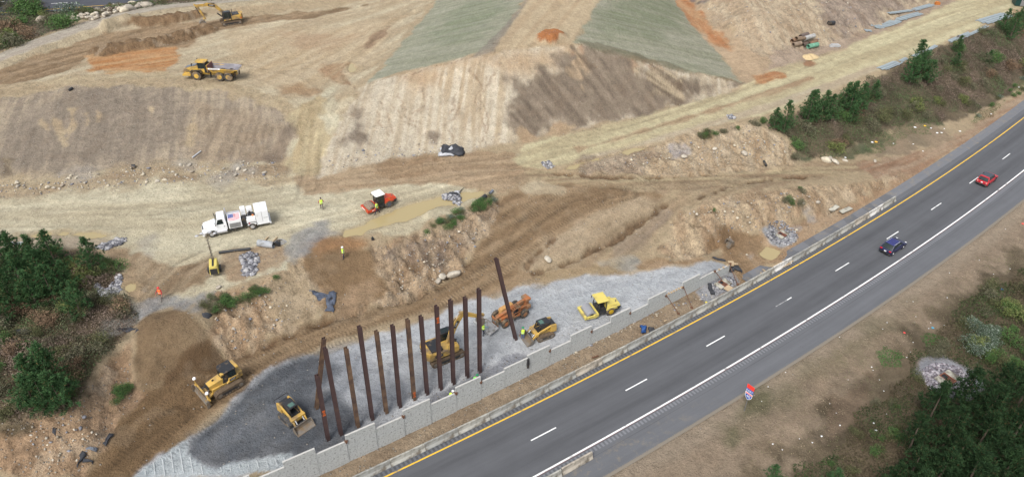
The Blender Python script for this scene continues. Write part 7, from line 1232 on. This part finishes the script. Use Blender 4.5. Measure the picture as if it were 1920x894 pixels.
def boulder(px, py, s_, label, group, up_=0.):
    g = G1(px, py); o = link('boulder', BMS[random.randrange(6)]); o.location = (g[0], g[1], g[2]+s_*.18+up_); o.scale = (s_*.5*random.uniform(.8,1.25), s_*.5*random.uniform(.8,1.2), s_*.5*random.uniform(.8,1.1)); o.rotation_euler = (random.uniform(-.3,.3), random.uniform(-.3,.3), random.uniform(0, 6.28)); return tag(o, label, 'boulder', group)
RIP = [(126,32),(150,24),(180,19),(215,14),(250,9),(280,11),(265,16),(236,21),(214,28),(190,37),(175,43),(160,38),(140,40)]
rr_ = random.Random(9); n_ = 0
while n_ < 120:
    a, b_ = rr_.uniform(126,280), rr_.uniform(8,44)
    if inpoly(a, b_, RIP): boulder(a, b_, rr_.uniform(.6, 1.2) + (.5 if a > 220 else 0), 'pale boulder in the long rock heap on the ridge at top left', 'boulders heaped on the ridge', rr_.uniform(0,.4)); n_ += 1
for q in ((245,20,2.6,'large rounded cream boulder at the right part of the rock heap'),(253,13,2.2,'big boulder topping the right end of the rock heap'),(234,23,2.0,'large tan boulder beside the rounded cream one in the rock heap'),(276,14,2.4,'lone tan boulder right of the rock heap'),(80,45,3.0,'grey rock outcrop among the scrub at top left')): boulder(*q, 'large boulders on the ridge')
for q in ((1549,303,1.7,'large white boulder at the foot of the highway slope'),(1566,306,1.3,'smaller white boulder right of the large white one at the slope foot'),(1584,302,.9,'whitish stone at the right end of the row at the slope foot'),(1556,298,.9,'flat white stone behind the large white boulder'),(1640,303,.7,'pale stone beside the middle dirt road end'),(1493,432,.5,'grey stone near the drain gravel'),(830,520,1.1,'tan boulder at the foot of the rocky bank'),(822,528,.8,'white stone below the tan boulder at the bank foot'),(850,517,1.6,'broad brown boulder right of the bank foot stones'),(1027,489,1.3,'flat tan boulder on the earth mound beside the ramp'),(410,540,.7,'pale stone below the light tower'),(1400,478,.4,'small pale stone near the excavator bucket'),(1488,376,.8,'white block of stone by the mound shrubs'),(1534,381,1.1,'white slab of rock on the earth mound near the barrier row'),(1505,382,.6,'small white stone left of the white slab on the mound'),(1283,296,1.2,'tan boulder in the cut slope'),(1395,290,1.3,'cream boulder high on the tan cut slope'),(1340,280,.9,'pale stone in the middle of the cut slope')): boulder(*q, 'scattered boulders')
r = random.Random(3)
DEB = [(0,345),(100,332),(250,314),(400,304),(530,302),(525,325),(380,335),(250,345),(100,362),(0,365)]; n_ = 0
while n_ < 50:
    a, b_ = r.uniform(0,530), r.uniform(300,366)
    if inpoly(a, b_, DEB): boulder(a, b_, r.uniform(.3,.75), 'small pale rock strewn at the foot of the big bowl slope', 'rocks strewn below the bowl slope'); n_ += 1
for q_, (poly, n, lab) in enumerate((([(400,600),(440,560),(540,545),(540,600),(430,660)], 90, 'loose stones on the tan bank below the light tower'), ([(740,460),(880,430),(930,400),(880,480),(830,530),(740,545)], 110, 'loose stones on the rocky bank above the ramp'), ([(1290,400),(1480,360),(1560,370),(1400,440),(1340,460)], 110, 'loose stones on the earth mound beside the highway'), ([(1100,310),(1190,290),(1400,240),(1480,290),(1300,325)], 150, 'loose stones on the tan cut slope above the middle road'), ([(1320,20),(1640,20),(1600,60),(1450,100),(1380,70)], 160, 'loose stones on the spoil mound at top right'), ([(20,810),(180,780),(190,840),(100,890)], 80, 'loose stones on the lower left slope'), ([(0,345),(250,314),(530,302),(525,335),(250,350),(0,372)], 280, 'small stones strewn along the foot of the bowl slope'), ([(600,330),(700,300),(860,284),(960,268),(930,255),(800,262),(680,280),(600,310)], 150, 'small stones along the embankment toe'), ([(560,870),(800,762),(1000,682),(1200,590),(1330,545),(1340,556),(1200,606),(1000,702),(800,780),(600,880)], 130, 'clods and stones on the dirt strip by the wall'))):
    stones('loose_stones', poly, n, .22, WS + GS[:2], lab, 'loose stones', 200+q_, .0)
# ---------------------------------------------------------------- pipes, guardrail, small site things
BP = mat('black_plastic', (.02,.022,.025), .5, dirt=DUST, dirtamt=.15); CP = conc('pipe_concrete', (186,190,194), .05)
def gpt(px, py, up_=0.): g = G1(px, py); return (g[0], g[1], ground_z(g[0], g[1])+up_)
solo('drain_pipe', 'long black plastic pipe lying right of the light tower', 'pipe', BP, [('o', gpt(411,475,.18), gpt(470,468,.18), .17)])
solo('concrete_pipe', 'thick pale grey concrete pipe lying near the service truck', 'pipe', CP, [('o', gpt(485,460,.4), gpt(514,464,.4), .42)])
solo('hose_bundle', 'tangled coil of pale hose and wire beside the concrete pipe', 'hose bundle', mat('hose_pale', alb((200,200,200)), .6), [('r', tuple(np.array(gpt(526,455)) + [.75*math.cos(i*.55)*(1-.012*i), .6*math.sin(i*.55)*(1-.012*i), .05+.008*i]), tuple(np.array(gpt(526,455)) + [.75*math.cos(i*.55+.55)*(1-.012*i), .6*math.sin(i*.55+.55)*(1-.012*i), .06+.008*i]), .035, 6) for i in range(46)])
o = solo('black_bin', 'dark rubber bin tipped beside the hose coil', 'bin', BP, [('k', gpt(519,462,.2), gpt(523,456,.3), .4, .3, 14)])
for q in ((494,455,503,445,'short timber post lying behind the concrete pipe'),(508,458,520,446,'long timber stake beside the hose coil')): solo('timber_post', q[4], 'timber', WD, [('t', gpt(q[0],q[1],.1), gpt(q[2],q[3],.12), .14, .14)], 'loose timbers by the pipe')
r = np.random.default_rng(8)
for i, (a, b_, c_, d_) in enumerate([(1484,82,1497,77),(1498,81,1512,74),(1506,83,1524,76),(1486,89,1500,86),(1504,89,1512,85),(1516,86,1530,81),(1514,92,1532,87),(1490,84,1510,80)]):
    cc = [(150,120,96),(116,100,92),(196,194,190),(160,140,120),(110,92,80),(140,108,84),(130,190,160),(150,128,106)][i]
    la = ['rusty short pipe at the left end of the pipe heap','grey brown pipe on top of the pipe heap','whitish pipe on top of the pipe heap','dusty pipe at the bottom left of the pipe heap','dark open pipe in the middle of the pipe heap','brown pipe at the right of the pipe heap','mint green pipe at the lower right of the pipe heap','dusty tan pipe inside the pipe heap'][i]
    solo('steel_pipe', la, 'pipe', mat('pipe_paint', alb(cc), .7, var=.25, scale=2), [('o', gpt(a,b_,.42 + (.62 if i in (1,2,7) else 0)), gpt(c_,d_,.42 + (.62 if i in (1,2,7) else 0)), .42)], 'pipes in the heap at top right')
solo('barrel', 'dark barrel lying on the spoil mound slope', 'barrel', BP, [('r', gpt(1553,47,.35), gpt(1563,46,.35), .4)])
solo('scrap_frame', 'crumpled wire and white sheet scrap right of the pipe heap', 'scrap', mat('scrap_white', alb((200,200,200)), .7), [('b', *(np.array(gpt(1560+3*i,88,.1+.1*(i % 3)))-[.5,.3,.1]), *(np.array(gpt(1560+3*i,88,.2+.15*(i % 2)))+[.3,.3,.15])) for i in range(5)])
solo('sand_pile', 'small cream sand heap lying below the pipe heap', 'sand heap', mat('cream_sand', alb((222,196,150)), .95), [('k', gpt(1514,107,-.1), gpt(1514,107,.4), 1.3, .3, 16), ('k', gpt(1522,105,-.1), gpt(1522,105,.35), 1.3, .2, 16)])
GV = mat('galvanised_rail', alb((178,190,194)), .5, metal=.15, var=.12, scale=1.)
def rails(pts, n, wd, label, up_=.1):
    g = [np.array(gpt(*p)) for p in pts]; sh = []
    d = g[-1]-g[0]; nv_ = np.array([-d[1], d[0], 0])/np.hypot(d[0], d[1])
    for i in range(n):
        o = nv_*(i-(n-1)/2)*wd/n + np.array([0,0,up_+.05*(i % 2)]); of = r.uniform(-.4,.4)
        for a, b_ in zip(g[:-1], g[1:]): sh.append(('t', tuple(a+o+d/np.linalg.norm(d)*of), tuple(b_+o+d/np.linalg.norm(d)*of), wd/n*.85, .06))
    for k in (.2,.8): c = g[0]+d*k; sh.append(('t', tuple(c-nv_*wd*.6+[0,0,up_-.06]), tuple(c+nv_*wd*.6+[0,0,up_-.06]), .15, .1))
    solo('guardrail_bundle', label, 'guardrail bundle', GV, sh, 'bundles of guardrail lying by the haul road')
for q in (([(1636,49),(1662,43),(1684,39)], 4, 1.7,'wide bundle of guardrail nearest the pipe heap on the far side of the road'),([(1645,55),(1670,48),(1686,42)], 2, .8,'narrow bundle of guardrail in front of the wide one'),([(1684,38),(1705,32),(1726,26)], 4, 1.5,'guardrail bundle second from left on the far side of the road'),([(1666,27),(1690,24),(1710,20)], 3, 1.0,'pale curved guardrail bundle uphill on the far side'),([(1713,20),(1730,15),(1748,10)], 4, 1.3,'rightmost guardrail bundle on the far side of the road'),([(1620,57),(1632,58)], 3, 1.3,'short stub of guardrail at the left end of the far bundles'),([(1652,130),(1668,124),(1684,117)], 5, 1.6,'flat wide guardrail bundle at the left end of the near roadside row'),([(1688,116),(1700,110)], 3, .8,'short guardrail pieces right of the flat wide bundle'),([(1712,107),(1732,97)], 3, .9,'guardrail bundle behind the pine top by the near roadside'),([(1738,97),(1756,86)], 3, .8,'crossed guardrail pieces in the near roadside row'),([(1780,79),(1800,70),(1818,63)], 4, 1.,'long guardrail bundle in the middle of the near roadside row'),([(1800,74),(1830,60),(1850,50)], 3, .8,'long guardrail run rising along the near roadside'),([(1840,43),(1862,36),(1888,28)], 7, 2.6,'big fanned pile of guardrail at the far end of the near roadside')): rails(*q)
t = empty('site_container', 'dark green portable cabin cut by the top right photo corner', 'portable cabin'); DG_ = mat('container_green', alb((28,70,66)), .5, var=.08); seat(t, (1906,12), (-1.2,-1.2), (1924,14), (1.2,-1.2), tilt=False)
part(t, 'body', DG_, [('b', -1.4,-1.3,.1,1.4,1.3,2.5)], bevel=.04); part(t, 'roof', DG_, [('b', -1.5,-1.4,2.5,1.5,1.4,2.62)]); part(t, 'door', GRY, [('b', -.4,-1.34,.15,.4,-1.302,2.1)])
t = empty('wood_pallet', 'stacked tan pallets below the green cabin', 'pallet stack'); seat(t, (1902,24), (-.5,0), (1912,22), (.5,0), tilt=False); part(t, 'board', WD, [('b', -.6,-.6+.24*i,.1+.15*j,.6,-.45+.24*i,.13+.15*j) for i in range(6) for j in range(4)]); part(t, 'bearer', WD, [('b', -.6+.55*i,-.6,.0+.15*j,-.5+.55*i,.75,.1+.15*j) for i in range(3) for j in range(4)])
o = solo('marker_box', 'small orange and white box beside the far guardrail bundle', 'box', mat('marker_orange', alb((214,130,60)), .6), [('b', -.5,-.3,0,.5,.3,.5), ('b', -.3,-.35,.5,.3,.35,.62)], bevel=.03); o.location = gpt(1757,9)
# excavator bucket left on the ground
o = solo('spare_bucket', 'spare steel excavator bucket lying with its teeth towards the wall end', 'bucket', STL, [('p', [(.7,0),(.2,-.02),(-.4,.15),(-.6,.6),(-.4,1.0),(.2,1.1),(.2,1.04),(-.33,.93),(-.5,.6),(-.33,.22),(.2,.06),(.7,.06)], -.6, .6), ('p', [(.7,0),(.2,-.02),(-.4,.15),(-.6,.6),(-.4,1.0),(.2,1.1)], -.64, -.6), ('p', [(.7,0),(.2,-.02),(-.4,.15),(-.6,.6),(-.4,1.0),(.2,1.1)], .6, .64)] + [('t', (.65,-.5+.25*i,.03), (.95,-.5+.25*i,.0), .09, .05) for i in range(5)] + [('b', -.2,-.25,1.0,.1,.25,1.3)]); seat(o, (1372,457), (-.5,0), (1360,464), (.6,0), tilt=False, sc_=.78)
# cloths, tarps and silt fence remains
def cloth(px, py, w, h, mt, label, seed, hgt=.35, cat='tarp', name='tarp', grp=None):
    g = G1(px, py); n = 14; a_ = np.linspace(-1, 1, n); X_, Y_ = np.meshgrid(a_, a_); nx, ny = X_*w/2, Y_*h/2; xx = g[0]+nx+(fbm(nx+seed, ny, .9, None, 3, seed)-.5)*.9; yy = g[1]+ny+(fbm(nx, ny+seed, .9, None, 3, seed+1)-.5)*.9
    ed_ = (1-np.maximum(np.abs(X_), np.abs(Y_))**2); zz = zbase(xx, yy) + .08 + hgt*fbm(nx+seed, ny, .7, None, 3, seed+2)*np.clip(ed_*1.5+.15, 0, 1)*1.4; idx = np.arange(n*n).reshape(n, n)
    me = mesh_np(name, np.stack([xx.ravel(), yy.ravel(), zz.ravel()], 1), np.stack([idx[:-1,:-1].ravel(), idx[:-1,1:].ravel(), idx[1:,1:].ravel(), idx[1:,:-1].ravel()], 1), True); bm = bmesh.new(); bm.from_mesh(me); bmesh.ops.solidify(bm, geom=bm.faces, thickness=.03); bm.to_mesh(me); bm.free(); return tag(link(name, me, None, mt), label, cat, grp)
FAB = mat('silt_fabric', (.03,.032,.038), .8, var=.4, scale=3); FG = mat('grey_fabric', alb((120,126,136)), .8, var=.3, scale=3); PW = mat('plastic_white', alb((206,208,212)), .5, var=.1, scale=3); BT = mat('blue_tarp', (.02,.07,.22), .5, var=.3, scale=4)
for q in ((848,285,3.2,2.0,FAB,'crumpled black plastic heap at the embankment toe',1,.7),(838,292,2.4,.8,PW,'grey white plastic sheet under the black heap',2,.4),(838,283,2.2,.9,PW,'pale plastic sheet left of the black heap top',12,.5),(848,367,1.8,.7,FAB,'dark fabric on the stone check dam',3,.4),(858,363,1.2,.5,PW,'white sheet beside the dark fabric on the check dam',13,.4),(364,604,1.8,.8,FAB,'black fabric heap at the right top edge of the dumped soil',4,.4),(377,595,1.8,.8,FAB,'black fabric strip behind the black heap at the soil edge',5,.5),(254,634,.6,2.2,FAB,'black silt fabric hanging at the left edge of the dumped soil',6,.5),(245,620,2.4,.4,FAB,'narrow black fabric strip above the left bank',7,.3),(38,622,2.2,.9,FAB,'dark plastic sheet in the bare patch of the knoll',8,.4),(42,646,2.0,.6,FAB,'dark sheet with a pale edge below the bare patch of the knoll',9,.4),(1208,617,.8,.9,BT,'crumpled blue tarp on the dirt strip behind the barriers',10,.5),(1222,622,1.0,.9,FAB,'small black tarp touching the barrier right of the blue tarp',11,.5),(1380,504,1.6,1.0,FAB,'black plastic sheet near the timber at the wall end',14,.4),(1335,543,.5,1.9,FAB,'black folded mat at the edge of the end drain',15,.3),(1348,488,1.6,.3,FAB,'thin black strap lying on the gravel end',16,.2),(205,823,.35,1.3,FAB,'black fabric scrap at the edge of the lower ramp',17,.3),(155,858,.25,1.4,FAB,'long black scrap on the lower left slope',18,.3),(163,866,.9,.3,FAB,'small black scrap right of the long one on the lower left slope',19,.3),(175,845,1.,.3,FG,'grey fabric scrap near the lower ramp edge',20,.3),(101,808,.5,.7,FAB,'small black scrap below the pine clump',21,.3),(25,458,1.8,.4,PW,'white sheet behind the left pines',22,.2)): cloth(*q[:4], q[4], q[5], q[6], q[7])
for i, q in enumerate(((600,552,2.6,.35,'grey fabric strip lying across the dumped slope'),(617,560,.45,1.9,'dark blue grey fabric hanging down the dumped slope'),(627,560,.5,1.8,'second fabric flap right of the hanging one on the slope'),(620,575,.9,1.3,'dark crumpled fabric at the lower part of the slope'))): cloth(q[0], q[1], q[2], q[3], mat('fabric_slate', alb((84,92,108)), .8, var=.5, scale=3), q[4], 30+i, .15)
solo('culvert_pipe', 'black culvert pipe end sticking out of the bank top shrubs', 'pipe', BP, [('o', gpt(896,381,.35), gpt(911,372,.4), .28)]); solo('stub_pipe', 'grey blue pipe stub behind the bank top shrubs', 'pipe', FG, [('o', gpt(918,366,.25), gpt(924,361,.3), .18)])
solo('black_post', 'short black pipe on the tan cut slope near its right end', 'pipe', BP, [('r', gpt(1432,302,.2), gpt(1437,311,.2), .17)]); solo('black_log', 'short black tube high on the bowl slope', 'pipe', BP, [('r', gpt(130,172,.2), gpt(137,168,.2), .2)]); solo('tyre_scrap', 'black rubber scrap among the strewn rocks', 'scrap', BP, [('r', gpt(247,315,.15), gpt(254,314,.15), .35)])
solo('white_tube', 'thin white tube lying at the foot of the bowl slope', 'pipe', PW, [('r', gpt(361,297,.15), gpt(377,285,.15), .1)])
for q in ((1000,640),): pass
o = solo('saw_box', 'small dark tool on the bench edge above the dirt slope', 'tool', BP, [('b', -.15,-.1,0,.15,.1,.35), ('b', -.05,-.05,.35,.05,.05,.5)]); o.location = gpt(699,450)
# timber at the barriers
for i, q in enumerate(((1447,507,1475,494),(1452,509,1482,496),(1446,503,1470,492),(1456,506,1486,492))): solo('lumber_board', 'long raw board in the small stack behind the white barrier', 'board', WD, [('t', gpt(q[0],q[1],.15+.05*i), gpt(q[2],q[3],.15+.05*i), .2, .06)], 'boards behind the white barrier')
r_ = random.Random(12)
for i in range(12):
    a = r_.uniform(1424,1452); b_ = 518 - (a-1424)*.45 + r_.uniform(-3,2); an = r_.uniform(0,3.1); g = gpt(a, b_, .08+.03*i/4); ln = r_.uniform(.4,1.0); solo('timber_offcut', 'short timber offcut in the jumble at the left of the board stack', 'timber offcut', WD, [('t', (g[0]-ln/2*math.cos(an), g[1]-ln/2*math.sin(an), g[2]), (g[0]+ln/2*math.cos(an), g[1]+ln/2*math.sin(an), g[2]+.04), .14, .07)], 'timber offcuts behind the barriers')
o = solo('wood_crate', 'small tan wooden block near the black sheet at the wall end', 'wood block', WD, [('b', -.35,-.3,0,.35,.3,.4), ('b', .35,-.1,.1,.9,.1,.2)], bevel=.02); o.location = gpt(1369,500)
for q in ((1058,706,1066,711,'short tan stake on the dirt strip below the dark cloth'),(1245,604,1250,602,'flat wood piece on the dirt strip near the blue tarp'),(1110,672,1122,668,'rusty plank beside the barrier on the dirt strip'),(1040,716,1052,710,'reddish plank behind the barrier near the wall middle'),(1090,690,1104,686,'dark plank behind the barrier row')): solo('wood_stake', q[4], 'wood piece', RB if 'rus' in q[4] or 'red' in q[4] else WD, [('t', gpt(q[0],q[1],.15), gpt(q[2],q[3],.15), .16, .08)])
solo('plywood_sheet', 'tan plywood sheet leaning by the end drain', 'plywood', WD, [('l', [gpt(1356,544,.25), gpt(1366,550,.25), gpt(1374,544,.28), gpt(1364,537,.28)], [gpt(1356,544,.29), gpt(1366,550,.29), gpt(1374,544,.32), gpt(1364,537,.32)])])
for q in ((1412,360,1430,353,'pale plank slab lying along the mound foot'),(1550,358,1570,350,'broken concrete slab beside the row of barriers'),(1480,392,1495,386,'thin pale slab on the mound foot')): pass
for q in ((1575,402,1594,393,'pale broken concrete slab on the dirt next to the shoulder'),(1556,398,1568,394,'thin pale slab on the dirt left of the broken concrete slab')): solo('broken_slab', q[4], 'slab', CC, [('t', gpt(q[0],q[1],.12), gpt(q[2],q[3],.12), .7, .12)])
# litter
LM = bpy.data.meshes.new('litter'); bm = bmesh.new(); bmesh.ops.create_icosphere(bm, subdivisions=2, radius=.5); r = np.random.default_rng(2)
for v in bm.verts: v.co *= r.uniform(.6, 1.2); v.co.z *= .35
bm.to_mesh(LM); bm.free(); LM.materials.append(mat('litter_white', (.75,.76,.76), .6, var=.05))
LT = [(1557,596,.3),(1634,688,.42),(1637,694,.25),(1574,632,.3),(1590,712,.22),(1649,712,.25),(1657,733,.3),(1662,776,.25),(1638,793,.5),(1643,806,.6),(1575,797,.4),(1540,818,.5),(1523,830,.35),(1499,822,.25),(1449,832,.4),(1467,843,.3),(1556,756,.22),(1568,774,.22),(1712,566,.3),(1776,558,.35),(1745,605,.28),(1770,610,.25),(1780,512,.3),(1836,488,.28),(1851,530,.32),(1862,534,.3),(1863,514,.28),(1741,616,.3),(1717,594,.25),(1712,642,.28),(1655,617,.25),(1663,605,.3),(1611,556,.28),(1864,556,.35),(1473,698,.3),(1420,716,.3),(1500,600,.2),(1894,504,.3),(1700,670,.3),(1707,660,.25),(1755,632,.25),(1885,430,.3),(1916,420,.35),(1440,725,.3),(1428,752,.25),(1375,694,.2)]
for a, b_, s_ in LT: o = link('paper_scrap', LM); o.location = gpt(a, b_, .04); o.scale = (s_*.5, s_*.38, s_*.4); o.rotation_euler = (0, 0, a); tag(o, 'scrap of white litter on the dry verge or the growth beside the highway', 'litter', 'white litter along the highway verge')
LT2 = [(1635,268,.5),(1715,240,.5),(1745,242,.4),(1757,250,.5),(1765,250,.4),(1800,247,.45),(1585,296,.4),(1675,270,.3),(1730,285,.3),(1712,272,.3),(1858,215,.35),(1910,165,.35),(1770,243,.3)]
for a, b_, s_ in LT2: o = link('paper_scrap', LM); o.location = gpt(a, b_, .06); o.scale = (s_, s_*.8, s_*.8); o.rotation_euler = (0, 0, a); tag(o, 'white scrap at the foot of the scrub slope left of the highway', 'litter', 'white litter at the slope foot')
def small(px, py, s_, c, lab):
    me = LM.copy(); me.materials.clear(); me.materials.append(mat('litter_colour', c, .6)); o = link('paper_scrap', me); o.location = gpt(px, py, .06); o.scale = (s_,)*3; tag(o, lab, 'litter')
small(1733,238,.45,(.75,.5,.04),'yellow scrap at the foot of the highway slope'); small(1642,267,.5,(.75,.4,.05),'orange yellow scrap in the grass at the slope foot'); small(1695,624,.3,(.7,.06,.06),'red scrap on the dry verge'); small(1748,615,.35,(.05,.3,.45),'blue scrap beside the bright grass patch'); small(1878,543,.35,(.05,.2,.5),'blue scrap in the growth right of the verge'); small(1917,420,.4,(.7,.1,.08),'red scrap at the right photo edge of the verge')
small(1324,567,.35,(.6,.5,.05),'yellow cap behind the barrier near the end drain')

bpy.data.scenes.remove(TS)
